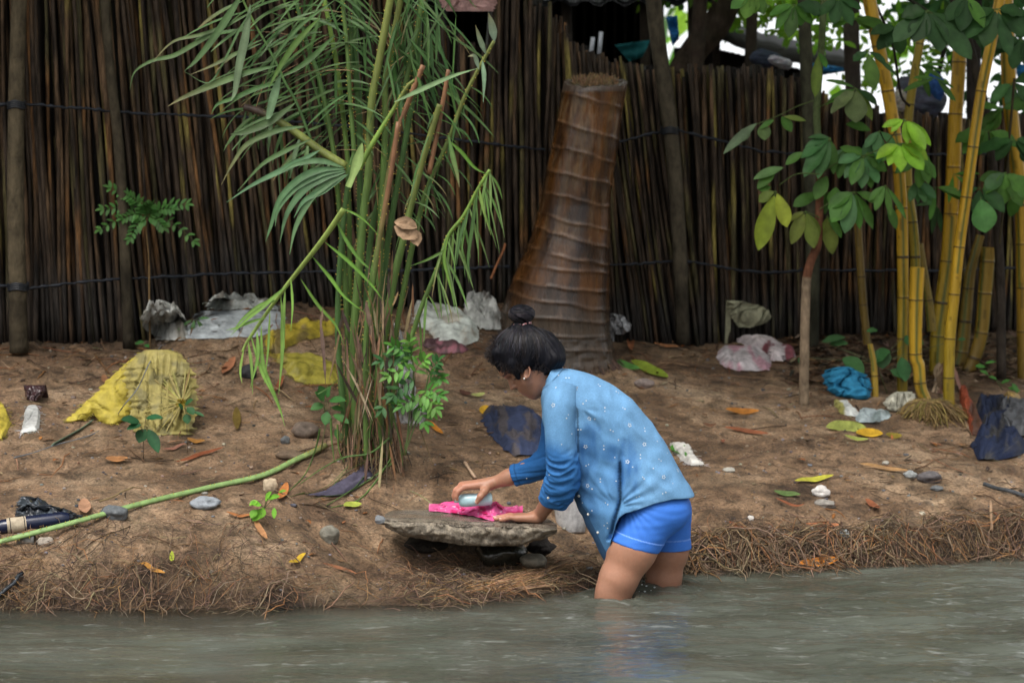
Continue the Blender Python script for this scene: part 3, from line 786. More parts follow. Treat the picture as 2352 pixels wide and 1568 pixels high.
# grass-like blades drooping at the base
bl = MB()
for pts, w in [([(895, 1005), (850, 1040), (790, 1050), (740, 1075), (690, 1110)], 7), ([(905, 1060), (850, 1100), (800, 1130), (750, 1160)], 8), ([(760, 1120), (800, 1080), (850, 1055), (870, 1050)], 8), ([(900, 1050), (860, 1110), (820, 1150), (760, 1165)], 7),
               ([(735, 985), (725, 1030), (700, 1090), (650, 1140)], 6), ([(760, 960), (762, 1010), (768, 1060)], 8), ([(775, 975), (778, 1030), (790, 1060)], 6), ([(880, 880), (860, 940), (850, 990), (848, 1040)], 9), ([(890, 880), (905, 960), (920, 1020), (925, 1070)], 8),
               ([(865, 830), (868, 900), (862, 960)], 9), ([(800, 1070), (760, 1110), (720, 1130), (680, 1135)], 7), ([(700, 1130), (660, 1140), (640, 1128)], 4), ([(730, 905), (755, 890), (778, 870)], 4), ([(860, 870), (840, 850), (820, 880)], 5), ([(840, 1090), (800, 1130), (740, 1140), (700, 1145)], 6)]:
    q = [P(a, b, min(Yb - .12, G(a, b).y - .02)) for a, b in pts]
    q = smoothpts(q, 4); bl.tube(q, [w * .5 * Yb / F * (1 - .8 * i / len(q)) for i in range(len(q))], jit((.12, .21, .06), .25), 4, False, flat=.25)
bl.build('base_blades', M_leaf, clump)

# ------------------------------------------------------------------ yellow bamboo
YEL = (.50, .29, .018); YG = (.30, .22, .02); DKY = (.16, .105, .02)
def culm(pts, w0, w1, col, nodes, label, base=None, Y=None, stub=False, c2=None, streak=True):
    b = base or pts[0]; g = G(*b); Y = Y or g.y
    q = pl(pts, Y, 9); N = len(q)
    root = thing('bamboo_culm', (q[0].x, Y, min(q[0].z, g.z + .3)), label, 'bamboo', 'bamboo culms on the right bank')
    k = Y / F; mb = MB(); rows = []; cc = []; NA = 16
    # resample densely by picture row
    L = [0]
    for i in range(1, N): L.append(L[-1] + (q[i] - q[i - 1]).length)
    M = int(L[-1] / .006); ph = R.uniform(0, 6); 
    prj = [(p, ) for p in q]
    def at(s_):
        for i in range(1, N):
            if s_ <= L[i]: return q[i - 1].lerp(q[i], (s_ - L[i - 1]) / max(1e-9, L[i] - L[i - 1])), (q[i] - q[i - 1]).normalized()
        return q[-1], (q[-1] - q[-2]).normalized()
    def row_py(p):
        v = p - CAM; return 784 - F * v.dot(UP) / v.dot(FW)
    nodes_r = []
    for i in range(M + 1):
        p, t = at(L[-1] * i / M); py = row_py(p)
        r = lerp(w0, w1, i / M) * .56 * k
        dn = min([abs(py - n_) for n_ in nodes] + [99]); up_ = min([(n_ - py) for n_ in nodes if n_ > py] + [99])
        ridge = math.exp(-(dn / 2.2) ** 2) * .07
        rr = r * (1 + ridge - .03 * math.exp(-(up_ / 5) ** 2))
        u = t.cross(Vector((0, 1, 0))).normalized(); w_ = t.cross(u)
        row = []; cr = []
        for j in range(NA):
            a = 2 * math.pi * j / NA
            row.append(p + (u * math.cos(a) + w_ * math.sin(a)) * rr)
            f = i / M; c = col if not c2 else tuple(lerp(c2[z], col[z], sstep(0, .5, f)) for z in range(3))
            v = 1 + .22 * nz(a * 2, i * .02, ph) + .12 * nz(a * 7, i * .004, ph)
            if streak and abs(math.sin(a * 1.5 + ph + py * .0006)) > .985: c = (.07, .10, .02)
            if dn < 1.7: c = (.05, .03, .012)
            elif up_ < 6: c = tuple(x * 1.12 for x in c)
            if nz(a * 3, i * .06, ph + 7) > .48: c = tuple(x * .55 for x in c)
            if py > 720 and not stub: v *= lerp(1, .72, sstep(720, 900, py) * (.6 + nz(a * 4, i * .1, ph)))
            cr.append(tuple(clamp(x * v) for x in c))
        rows.append(row); cc.append(cr)
    mb.grid(rows, cc, closed=True, flip=True)
    if stub:
        c = sum(rows[-1], Vector()) / NA
        mb.tube([c - t * .004, c - t * .003], [r * .9, r * .88], (.12, .08, .04), 12)
    else:
        mb.tube([q[-1], q[-1] + t * .002], [r, r], col, 12)
    mb.build('stalk', M_bamb, root)
    # node scars
    sc_ = MB()
    for n_ in nodes:
        best = min(range(M + 1), key=lambda i: abs(row_py(at(L[-1] * i / M)[0]) - n_)); p, t = at(L[-1] * best / M)
        if abs(row_py(p) - n_) > 6: continue
        r = lerp(w0, w1, best / M) * .56 * k
        pts_ = [p + Vector((math.cos(a) * r * 1.03, math.sin(a) * r * 1.03, .0012 * math.sin(a * 2))) for a in [x * .42 for x in range(16)]]
        sc_.tube(pts_, .0011, (.05, .03, .015), 4, False)
    if nodes: sc_.build('node_rings', M_dry, root)
    return root
culm([(2072, 905), (2073, 800), (2074, 684), (2073, 560), (2070, 470), (2060, 340), (2040, 215), (2018, 107), (1997, 0), (1990, -40)], 22, 28, YEL, [107, 209, 311, 395, 477, 590, 683, 778, 848], 'straight yellow bamboo stalk leaning left at its top, leftmost of the thick stalks', c2=YG)
culm([(2150, 860), (2153, 773), (2163, 695), (2176, 601), (2184, 500), (2190, 384), (2195, 263), (2203, 142), (2209, 0), (2212, -40)], 30, 29, YEL, [12, 142, 263, 384, 491, 601, 695, 773], 'thick upright yellow bamboo stalk in the middle of the group with green streaks', c2=YG)
culm([(2180, 935), (2179, 882), (2182, 775), (2192, 676), (2203, 568), (2219, 453), (2236, 330), (2254, 209), (2281, 78), (2300, -20)], 24, 22, YEL, [78, 209, 338, 453, 568, 676, 778, 868], 'yellow bamboo stalk leaning right, crossing just right of the thick middle one', c2=YG)
culm([(2352, 905), (2350, 700), (2346, 470), (2330, 333), (2319, 223), (2315, 115), (2309, 0), (2306, -50)], 27, 32, YEL, [115, 223, 333, 470, 560, 660, 760], 'yellow bamboo stalk at the right edge of the picture', Y=G(2340, 880).y + .1, c2=DKY)
culm([(2130, 928), (2115, 890), (2110, 840), (2103, 813), (2104, 689), (2107, 614)], 24, 31, (.5, .3, .02), [689, 813, 880], 'cut off yellow bamboo stump standing on a ball of roots', stub=True, c2=(.34, .22, .03))
culm([(2104, 700), (2102, 590), (2096, 509), (2085, 429), (2084, 330), (2090, 239), (2112, 102), (2122, 40)], 22, 17, YG, [102, 239, 360, 429, 509, 590], 'slim olive bamboo stalk rising behind the cut stump', base=(2110, 905), Y=G(2110, 905).y + .12)
culm([(2222, 855), (2238, 821), (2254, 764), (2262, 673), (2268, 600), (2270, 568)], 28, 30, (.30, .19, .025), [600, 673, 764, 822], 'short cut yellow bamboo stub right of the tall stalks', stub=True, c2=DKY)
culm([(2198, 850), (2209, 805), (2217, 738), (2227, 640), (2238, 590), (2252, 540)], 31, 18, (.22, .15, .025), [662, 738, 808], 'dull leaning bamboo stalk squeezed behind the short cut stub', stub=True, Y=G(2210, 850).y + .1, c2=DKY)
culm([(1992, 790), (1988, 751), (1982, 690), (1978, 635), (1973, 560), (1970, 500)], 17, 16, DKY, [635, 700], 'thin dark bamboo stem behind the leafy sapling', Y=11.3, base=(1990, 800), streak=False)
culm([(2010, 912), (2009, 870), (2006, 830), (1998, 790)], 15, 12, (.33, .22, .03), [862], 'short thin yellow bamboo shoot behind the round leaves', stub=True)
culm([(2140, 760), (2134, 700), (2124, 640), (2112, 560)], 20, 16, (.2, .14, .02), [690], 'thin brownish bamboo stem slanting behind the cut stump', Y=G(2120, 900).y + .22, base=(2120, 900))
# root ball
rg = G(2128, 960); rb = MB()
top = P(2131, 922, rg.y)
for i in range(700):
    a = R.uniform(0, 6.28); rr = R.uniform(.02, .13) * (1 + .5 * nz(a * 2, 3)) * (1.35 if math.cos(a) > 0 else .9)
    e = Vector((top.x + math.cos(a) * rr * 1.15, top.y + math.sin(a) * rr, 0)); e.z = gz(e.x, e.y) + R.uniform(-.005, .03)
    m_ = top.lerp(e, .45) + Vector((math.cos(a) * .02 + R.gauss(0, .012), math.sin(a) * .02, .008 + R.uniform(-.02, .02)))
    rb.tube(smoothpts([top + Vector((math.cos(a) * .015, math.sin(a) * .015, 0)), m_, e], 3), R.uniform(.001, .0026), jit(R.choice([(.26, .18, .07), (.32, .22, .10), (.15, .10, .05), (.22, .17, .05)]), .25), 3, False)
tag(rb.build('root_ball', M_fib), 'yellow brown ball of roots under the cut bamboo stump', 'roots')
sh = MB()
for i in range(26):
    p = P(R.uniform(2150, 2190), R.uniform(830, 900), G(2160, 900).y - .03)
    sh.leaf(p, (R.gauss(0, .25), -.1, -1), (0, -1, 0), R.uniform(.06, .16), R.uniform(.015, .04), .1, jit(R.choice([(.15, .09, .055), (.22, .15, .1), (.08, .05, .035), (.35, .26, .17)]), .25), n=6, fold=.4, wav=.1)
tag(sh.build('dry_husk', M_dry), 'torn brown bamboo husks hanging at the foot of the thick stalks', 'husk')

# ------------------------------------------------------------------ broadleaf sapling and overhanging leaves
SG = (.07, .17, .028); SGB = (.22, .42, .03); SOL = (.14, .19, .035); SDK = (.032, .085, .024); SBL = (.07, .175, .058)
sapg = G(1846, 928)
sap = thing('sapling', sapg, 'slender sapling with a thin red brown stem and whorls of broad green leaves', 'sapling')
tr_ = MB()
YS = sapg.y
q = pl([(1846, 932), (1847, 850), (1850, 700), (1853, 640), (1862, 600), (1878, 560), (1882, 480), (1883, 400), (1880, 340), (1876, 250), (1886, 120), (1892, 0), (1894, -40)], YS, 8)
n = len(q); rr = [lerp(24, 15, i / n) * .5 * YS / F for i in range(n)]
cc = [tuple(x * (1 + .3 * nz(i * .5, 9)) for x in ((.20, .15, .10) if i < n * .25 else (.13, .055, .03) if i < n * .6 else (.075, .10, .04))) for i in range(n)]
tr_.tube(q, rr, (.1, .1, .1), 10, True, cc); tr_.build('trunk', M_wood, sap)
def cluster(parent, c, Y, specs, col, name='leaf_whorl', stalk=None, Wr=.42, curl=.5, mat=None):
    mb = MB(); p0 = P(c[0], c[1], Y)
    if stalk: mb.tube(pl(stalk, Y + .02, 5), .0028, (.08, .12, .03), 5, False)
    for s_ in specs:
        ang, Lp, dep = s_[0], s_[1], s_[2]; cl = s_[3] if len(s_) > 3 else col
        a = rad(ang); L = Lp * Y / F * math.sqrt(1 + dep * dep); d = Vector((math.cos(a), dep, -math.sin(a)))
        if len(s_) > 4: W = s_[4] * Y / F
        else: W = L * Wr
        up = Vector((0, -.75, .66)) if abs(dep) < .6 else Vector((0, .1, 1))
        mb.tube([p0, p0 + d.normalized() * L * .1], .0016, (.12, .2, .05), 4, False)
        mb.leaf(p0 + d.normalized() * L * .08, d, up, L * .95, W, curl * .35, jit(cl, .2), peak=R.uniform(.48, .62), n=10, fold=R.uniform(.1, .4), rib=1.25, wav=R.uniform(.02, .09), twist=R.uniform(-.35, .35))
    return mb.build(name, mat or M_leaf, parent)
cluster(sap, (1983, 358), YS - .1, [(95, 72, -.3, SBL), (60, 68, -.3, SBL), (30, 62, -.2), (135, 66, -.3, SBL), (170, 60, -.2, SBL), (-15, 48, .3), (205, 55, .2), (118, 70, -.5, SG), (75, 74, -.1, SG)], SG, stalk=[(1883, 400), (1930, 370), (1983, 358)])
cluster(sap, (1908, 317), YS - .05, [(110, 95, -.2, SBL), (128, 105, -.2, SBL), (150, 80, -.1, SBL), (165, 60, .1), (85, 80, -.1, SG), (185, 50, .2)], SBL, stalk=[(1880, 345), (1908, 317)], Wr=.34)
cluster(sap, (2077, 274), YS - .22, [(85, 55, -.3), (60, 80, -.2), (40, 85, .1), (140, 42, -.2), (165, 52, 0), (55, 78, -.5)], SGB, Wr=.36)
cluster(sap, (2066, 330), YS - .22, [(90, 62, -.4), (120, 55, -.2), (45, 78, -.2), (150, 62, 0), (25, 75, .1)], SGB, Wr=.5, stalk=[(1983, 358), (2030, 335), (2077, 274)])
cluster(sap, (1962, 440), YS - .12, [(105, 95, -.2, SBL, 38), (130, 85, -.2, SG, 44), (150, 70, 0, SG, 36), (80, 85, 0, SG, 26), (60, 95, .1, SG, 28), (20, 60, 0, SG, 24)], SG, stalk=[(1883, 480), (1930, 450), (1962, 440)])
cluster(sap, (1782, 438), YS - .15, [(108, 138, -.1, (.24, .34, .03), 44), (72, 84, -.2, (.24, .32, .03), 36), (150, 45, .1, SOL, 26)], SOL, stalk=[(1883, 400), (1830, 400), (1790, 425)])
cluster(sap, (1850, 485), YS - .06, [(115, 80, -.1), (75, 85, 0), (150, 45, .1), (60, 70, .3)], SOL, stalk=[(1883, 500), (1850, 485)], Wr=.4)
cluster(sap, (1900, 495), YS - .02, [(80, 88, .1), (55, 60, 0, SG), (95, 60, .2)], SOL, Wr=.4)
cluster(sap, (1967, 203), YS - .1, [(92, 76, -.2, (.12, .17, .06), 52), (140, 80, -.2, (.12, .18, .07), 32), (60, 80, .1, SOL, 26), (155, 75, .2, SG, 24), (35, 60, 0, SDK, 24), (200, 70, .3, SG, 14)], SOL, stalk=[(1876, 250), (1920, 225), (1967, 203)])
cluster(sap, (2034, 425), YS - .18, [(115, 62, -.2, SG, 20), (80, 70, -.1, SG, 16), (55, 90, .1, SG, 18), (140, 50, 0, SG, 18)], SG)
for (cx_, cy_, n_) in [(2105, 415, 6), (2020, 300, 6), (1945, 335, 6), (1890, 440, 5), (2120, 360, 5)]:
    cluster(sap, (cx_, cy_), YS - R.uniform(-.1, .15), [(R.uniform(20, 170), R.uniform(48, 75), R.uniform(-.3, .2)) for _ in range(n_)], R.choice([SG, SBL]), Wr=.4)
tw = MB(); tw.tube(pl([(1878, 228), (1830, 245), (1790, 265), (1740, 285), (1700, 300)], YS, 5), .0026, (.10, .14, .04), 5, False)
for (x, y, a, L, w, c) in [(1738, 283, 140, 105, 24, (.13, .2, .1)), (1752, 285, 82, 38, 32, (.12, .19, .06)), (1795, 268, 55, 42, 26, SG), (1800, 268, 8, 52, 16, SOL), (1722, 292, 125, 42, 26, (.14, .21, .11)), (1778, 275, 150, 40, 14, SG)]:
    tw.leaf(P(x, y, YS - .02), (math.cos(rad(a)), -.15, -math.sin(rad(a))), (0, -.8, .6), L * YS / F, w * YS / F, .1, jit(c, .1), peak=.5, n=9, fold=.2)
tw.build('twig', M_leaf, sap)
lg = [(1782, 392, 140, 60, 26, SG), (1800, 385, 165, 75, 24, (.10, .2, .06)), (1770, 430, 170, 28, 22, SG), (1960, 340, 150, 90, 30, SBL), (1845, 350, 150, 50, 22, SG), (1920, 430, 95, 52, 36, SG), (1900, 405, 120, 60, 34, SG), (2000, 300, 200, 60, 26, SG), (2040, 470, 70, 60, 22, SG)]
ex = MB()
for (x, y, a, L, w, c) in lg:
    ex.leaf(P(x, y, YS - .03), (math.cos(rad(a)), -.1, -math.sin(rad(a))), (0, -.8, .6), L * YS / F, w * YS / F, .2, jit(c, .1), peak=.5, n=9, fold=.2)
ex.build('stray_leaves', M_leaf, sap)

# tree overhead at the upper right, its leaves hang into the picture
oh = thing('overhanging_tree', P(2290, 860, 11.0), 'dark leaved tree whose thin branches hang in from the upper right behind the bamboo', 'tree')
tb = MB()
tb.tube(pl([(2300, 870), (2296, 600), (2270, 300), (2230, 120), (2180, -40)], 11.15, 6), .022, (.04, .032, .025), 8)
tb.build('trunk', M_wood, oh)
bb = MB(); bb.tube(pl([(2000, -10), (2030, 50), (2052, 110), (2064, 190), (2072, 225), (2090, 245)], 10.9, 6), [.006] * 31, (.02, .015, .012), 6, False)
bb.tube(pl([(2230, 120), (2180, 60), (2131, 27), (2060, -20)], 10.9, 6), .008, (.03, .03, .02), 6, False)
bb.tube(pl([(2296, 560), (2310, 420), (2320, 300), (2330, 180)], 10.9, 6), .006, (.05, .04, .02), 6, False); bb.build('branch', M_wood, oh)
YO = 10.2
cluster(oh, (2131, 24), YO, [(142, 105, -.2, SDK, 46), (118, 78, -.3, SDK, 52), (72, 96, -.2, SDK, 56), (45, 145, -.1, SDK, 50), (25, 135, .1, SDK, 30), (170, 60, 0, SDK, 40), (95, 60, .3, SDK, 40)], SDK)
cluster(oh, (1994, 118), YO, [(82, 86, -.2, (.07, .13, .02), 38), (150, 40, 0, SDK, 26), (30, 50, .2, SDK, 20), (35, 90, .2, SDK, 14)], SDK)
cluster(oh, (1825, 10), YO, [(100, 75, -.1, (.06, .13, .03), 32), (130, 70, 0, SG, 20), (70, 50, .1, SG, 36), (160, 60, .2, SG, 26), (45, 60, 0, SG, 30), (10, 70, .1, SDK, 40)], SG)
cluster(oh, (1730, -15), YO, [(110, 60, -.2, (.12, .26, .03), 34), (150, 60, 0, SG, 30), (60, 52, 0, SG, 32), (85, 45, -.2, (.12, .26, .03), 26)], SG)
cluster(oh, (1925, -5), YO, [(100, 60, -.1, SDK, 30), (60, 70, 0, SDK, 34), (140, 60, 0, SDK, 30), (20, 60, .2, SDK, 26)], SDK)
cluster(oh, (2290, 20), YO, [(75, 110, -.2, SDK, 34), (110, 90, -.1, SDK, 44), (140, 100, 0, SDK, 40), (40, 90, 0, SDK, 46), (10, 60, 0, SDK, 40), (165, 80, 0, SDK, 34)], SDK)
cluster(oh, (2220, -10), YO, [(60, 80, -.2, SG, 34), (100, 80, -.1, SDK, 44), (130, 70, 0, SDK, 40)], SDK)
cluster(oh, (1880, 120), YO + .2, [(95, 100, -.1, (.12, .2, .03), 26), (60, 40, 0, SG, 18)], SG)
for (cx, cy, n_, c_) in [(2300, 250, 6, SG), (2325, 190, 6, SBL), (2270, 300, 5, SG), (2330, 320, 6, SDK), (2310, 400, 5, SG), (2250, 430, 3, SDK), (2150, 430, 5, SG), (2190, 400, 4, SG), (2345, 90, 6, SDK), (2150, 180, 5, SG), (2110, 150, 4, SG), (2240, 40, 5, SDK), (2340, 440, 4, SG), (2060, 60, 4, SDK), (1960, 40, 4, SG), (2095, 330, 5, SG), (2150, 470, 4, SDK)]:
    narrow = cx in (2150, 2190, 2110, 2095)
    cluster(oh, (cx, cy), 10.9 + R.uniform(-.2, .2), [(R.uniform(-20, 190), R.uniform(45, 85), R.uniform(-.3, .3)) for _ in range(n_)], c_, Wr=.2 if narrow else .5)
cluster(oh, (2252, 452), 10.2, [(82, 80, -.2, (.05, .13, .03), 58)], SG)
cluster(oh, (2310, 395), 10.3, [(45, 80, -.1, SG, 52), (100, 40, 0, SG, 36), (140, 60, 0, SDK, 40)], SG)
# ------------------------------------------------------------------ low plants
def pinnate(mb, a, b, Y, n, Lp, w, col, sag=.12):
    """a compound leaf between two picture points"""
    p0, p1 = P(a[0], a[1], Y), P(b[0], b[1], Y - .03)
    mid = (p0 + p1) / 2 + Vector((0, 0, (p1 - p0).length * sag))
    q = smoothpts([p0, mid, p1], 8); mb.tube(q, .0011, (.09, .15, .04), 4, False)
    N = len(q) - 1
    for i in range(n):
        t = .15 + .85 * i / (n - 1); k = min(N - 1, int(t * N)); p = q[k].lerp(q[k + 1], t * N - k)
        d0 = (q[k + 1] - q[k]).normalized()
        for s_ in (-1, 1):
            side = d0.cross(Vector((0, -1, .3))).normalized() * s_
            d = d0 * .55 + side * .85 + Vector((0, R.gauss(-.2, .2), -.12))
            mb.leaf(p, d, (0, -.7, .7), Lp * Y / F * R.uniform(.8, 1.15) * (1 - .3 * abs(t - .5)), w * Y / F, .25, jit(col, .22), peak=.4, n=5, fold=.2)
    mb.leaf(p1, q[-1] - q[-2], (0, -.7, .7), Lp * Y / F, w * Y / F, .3, jit(col, .2), peak=.4, n=5)
g = G(345, 802)
sp_ = thing('pinnate_seedling', g, 'thin brown stemmed seedling with a flat crown of small feathery leaves before the left fence', 'seedling')
m1 = MB(); m1.tube(pl([(345, 802), (343, 700), (342, 600), (336, 530), (338, 500)], g.y, 6), [.0042] * 12 + [.003] * 13, (.17, .11, .05), 6); m1.build('stem', M_wood, sp_)
m1 = MB(); c_ = (.075, .19, .045)
for b_ in [(255, 432), (238, 480), (233, 525), (300, 545), (427, 470), (445, 552), (300, 450), (395, 480), (350, 470), (375, 520), (285, 500), (330, 470)]:
    pinnate(m1, (338 + R.uniform(-6, 6), 497), b_, g.y, 7, 21, 9, c_)
m1.build('leaves', M_leaf, sp_)
g = G(932, 1045)
sp_ = thing('leafy_shrub', g, 'small bright green compound leaved shrub growing right of the palm clump', 'shrub')
m1 = MB(); Yq = min(g.y, YB) - .12
for s_ in [[(932, 1045), (940, 960), (950, 880), (948, 820)], [(925, 1045), (950, 960), (975, 900), (985, 860)], [(928, 1045), (955, 970), (965, 930)]]:
    m1.tube(pl(s_, Yq, 6), .0032, (.10, .15, .05), 5)
m1.build('stem', M_stem, sp_)
m1 = MB()
for a, b_ in [((948, 830), (880, 828)), ((948, 830), (905, 795)), ((948, 835), (940, 785)), ((950, 850), (895, 862)), ((955, 870), (905, 905)), ((985, 862), (1005, 830)), ((985, 865), (1010, 868)), ((975, 895), (1008, 905)), ((970, 905), (1000, 935)), ((960, 920), (925, 930)), ((955, 930), (975, 968)), ((950, 860), (975, 825)), ((945, 880), (880, 935)), ((952, 900), (990, 940)), ((948, 815), (915, 810))]:
    pinnate(m1, a, b_, Yq - R.uniform(0, .06), 4, 30, 11, R.choice([(.07, .21, .035), (.12, .28, .05), (.045, .13, .04)]))
m1.build('leaves', M_leaf, sp_)
def bush(name, base, leaves, label, cat, col, Ypad=.0, stems=(.0022, (.1, .12, .05)), mat=None):
    g = G(*base); th = thing(name, g, label, cat); mb = MB(); mb2 = MB(); Yq = g.y - Ypad
    cx = sum(l[0] for l in leaves) / len(leaves); cy = sum(l[1] for l in leaves) / len(leaves)
    hub = (lerp(base[0], cx, .8), lerp(base[1], cy, .7))
    mb2.tube([g - Vector((0, 0, .01)), P(hub[0], hub[1], Yq)], stems[0], stems[1], 5)
    for (x, y, a, L, w) in [l[:5] for l in leaves]:
        p = P(x, y, Yq - R.uniform(0, .03)); mb2.tube([P(hub[0], hub[1], Yq), p], stems[0] * .7, stems[1], 4, False)
        mb.leaf(p, (math.cos(rad(a)), -.35, -math.sin(rad(a))), (0, -.6, .8), L * g.y / F, w * g.y / F, .25, jit(col, .18), peak=.45, n=7, fold=.2, wav=.03)
    mb2.build('stem', M_stem, th); mb.build('leaves', mat or M_leaf, th)
    return th
bush('broadleaf_seedling', (735, 1040), [(745, 920, -130, 32, 26), (750, 912, -70, 30, 24), (755, 920, -10, 42, 24), (760, 935, 5, 34, 18), (745, 930, 170, 34, 26), (752, 945, 100, 32, 24), (765, 952, 20, 44, 22), (740, 915, -100, 34, 28), (770, 985, 60, 32, 18)], 'broad round leaved green seedling at the left foot of the palm clump', 'seedling', (.05, .15, .04), .06)
bush('dark_seedling', (330, 1055), [(320, 970, 200, 44, 28), (325, 975, 170, 36, 20), (335, 985, 120, 36, 34), (340, 985, 60, 62, 28), (335, 960, -10, 44, 20), (320, 968, -150, 12, 8)], 'dark glossy seedling with a thin stem in front of the yellow sack', 'seedling', (.022, .095, .035), .02, (.0016, (.09, .06, .035)))
bush('sack_side_seedling', (431, 1046), [(425, 930, -40, 26, 18), (430, 935, 40, 24, 20), (428, 950, 80, 24, 20), (440, 945, 10, 34, 10), (420, 940, -120, 18, 12)], 'thin stemmed seedling with dark leaves at the right side of the yellow sack', 'seedling', (.03, .10, .035), .06, (.0014, (.09, .06, .035)))
bush('bright_seedling', (600, 1190), [(600, 1160, 200, 26, 18), (592, 1150, 160, 22, 16), (610, 1150, -60, 30, 20), (605, 1165, 110, 28, 24), (615, 1145, -20, 32, 18), (630, 1165, 90, 26, 12), (590, 1170, 130, 24, 20), (640, 1130, -20, 20, 10), (600, 1180, 150, 26, 22)], 'low bright lime green seedling beside the cream stone', 'seedling', (.17, .40, .04), .03)
bush('ground_vine', (2040, 905), [(1905, 790, -10, 44, 24), (1888, 785, -20, 56, 26), (1935, 822, 30, 62, 46), (2005, 830, -40, 48, 44), (2020, 800, 80, 48, 46), (2070, 820, 80, 58, 34), (2045, 850, 20, 40, 30), (1835, 820, 60, 24, 18), (1990, 760, -10, 26, 18), (2100, 780, 20, 24, 20), (2200, 780, -10, 18, 12), (2080, 770, 60, 30, 26)], 'round heart shaped green leaves of a low vine between the sapling and the bamboo', 'vine', (.055, .15, .05), .02)
bush('small_weed', (2310, 900), [(2300, 880, -30, 22, 12), (2315, 890, 10, 30, 14), (2290, 870, 200, 22, 12), (2240, 840, 0, 24, 14), (2250, 850, 20, 22, 12), (2262, 835, -20, 26, 10), (2325, 880, 60, 26, 14)], 'sprig of small green leaves among the rags at the right edge', 'weed', (.07, .2, .04), .02)
bush('small_weed', (322, 800), [(310, 790, -20, 24, 14), (320, 805, 40, 26, 14), (305, 795, 170, 20, 12), (330, 792, 10, 18, 10)], 'tiny green weed just above the yellow sack by the left fence', 'weed', (.05, .17, .04), .0)
bush('small_weed', (450, 745), [(440, 735, 150, 40, 10), (446, 735, 100, 34, 10), (452, 735, 50, 40, 10), (455, 732, -10, 30, 8)], 'spindly green weed poking through the white plastic sheet', 'weed', (.07, .16, .05), .05)

# ------------------------------------------------------------------ rags, sacks, sheets
def heap(name, rows, label, cat, col, D=None, amp=.012, fs=40, seed=0, mat=None, cvar=.2, group=None, thick=.002, stain=None, nu=46, nv=34, fold=(1, 1), Yoff=0, back=True, tatter=0, parent=None, kind=None, Yb0=None):
    """crumpled sheet; rows are picture rows (py, xl, xr) from top to bottom; D = how far it reaches back while standing up"""
    rows = sorted(rows); yt, yb = rows[0][0], rows[-1][0]
    xl = [(a, b) for a, b, c in rows]; xr = [(a, c) for a, b, c in rows]
    gb = G((rows[-1][1] + rows[-1][2]) / 2, yb) if Yb0 is None else Vector((0, Yb0, 0)); pts = []; cc = []
    for i in range(nv + 1):
        s_ = i / nv; py = lerp(yb, yt, s_); row = []; cr = []
        a, b = interp(py, xl), interp(py, xr); wj = (b - a) * .09
        a += wj * (nz(i * .45, seed, 1) + .6 * nz(i * 1.3, seed, 4)); b += wj * (nz(i * .45, seed, 9) + .6 * nz(i * 1.3, seed, 14))
        for j in range(nu + 1):
            u = j / nu; px = lerp(a, b, u)
            e = min(1, min(u, 1 - u) * 7, (s_) * 9 + .15, (1 - s_) * 7 + .1)
            if D is None:
                q = G(px, py); yl = yfence(q.x) - .07
                if q.y > yl: q = P(px, py, yl - .03 * nz(px * .04, py * .04, seed))
            else:
                Yq = gb.y + Yoff + s_ * D + (1 - math.sin(math.pi * clamp(u))) * D * .25
                if Yb0 is None: Yq = min(Yq, yfence((px - 1176) / F * 11.4) - .05)
                q = P(px, py, Yq)
            rx, ry = px * fold[0] * .02 * fs / 40, py * fold[1] * .02 * fs / 40
            h = 1 - abs(nz(rx + seed, ry, seed * 3.1)) * 2; h2 = 1 - abs(nz(rx * 2.3 + seed, ry * 2.3, seed)) * 2
            h = h * .65 + h2 * .35; cz = nz(rx * 1.4 + 5 + seed, ry * 1.4, seed * 2); h -= .7 * math.exp(-(cz / .06) ** 2)
            if D is None: 
                z = max(q.z, gz(q.x, q.y)); q = Vector((q.x, q.y, z + .004 + amp * clamp(.55 + h * .6, 0, 1.4) * e))
            else:
                q = q + Vector((0, -amp * h * e, amp * .3 * h2 * e))
                if q.z < gz(q.x, q.y) + .003: q.z = gz(q.x, q.y) + .003
            k = 1 + cvar * (h * .5 + nz(rx * .5 + seed, ry * .5, 7))  # folds also shaded in the colour: darker low, paler on ridges
            c = col
            if stain:
                f = sstep(.05, .3, nz(px * .035 + seed, py * .035, 4) + .3 * nz(px * .12, py * .12, seed)); c = tuple(lerp(col[z], stain[z], f) for z in range(3))
            row.append(q); cr.append(tuple(max(0, x * k) for x in c))
        pts.append(row); cc.append(cr)
    if D is not None and back:
        for f in (.5, 1.0):
            row = []
            for q in pts[nv]:
                z = gz(q.x, q.y + .05 * f); row.append(Vector((q.x, q.y + .05 * f, lerp(q.z, z, f))))
            pts.append(row); cc.append(cc[nv])
    mb = MB(); mb.grid(pts, cc)
    if tatter:
        for j in range(tatter):
            k = R.choice(['b', 'l', 'r', 'b']) ; 
            if k == 'b': q = pts[0][R.randint(0, nu)]; d = Vector((R.gauss(0, .4), -.5, -.6))
            elif k == 'l': q = pts[R.randint(0, nv)][0]; d = Vector((-.9, -.2, R.gauss(-.2, .3)))
            else: q = pts[R.randint(0, nv)][-1]; d = Vector((.9, -.2, R.gauss(-.2, .3)))
            L = R.uniform(.008, .03); e_ = q + d * L; e_.z = max(e_.z, gz(e_.x, e_.y) + .002)
            mb.tube([q, (q + e_) / 2 + Vector((0, 0, .002)), e_], R.uniform(.0005, .0014), jit(col, .25), 3, False)
    o = mb.build(name, mat or M_rag, parent)
    if parent is None: tag(o, label, cat, group, kind)
    return o
YL = (.44, .36, .055); YD = (.31, .265, .085)
ys_ = thing('yellow_sack', G(370, 1000), 'crumpled yellow woven sack tied in a pleated bunch on the sand', 'sack')
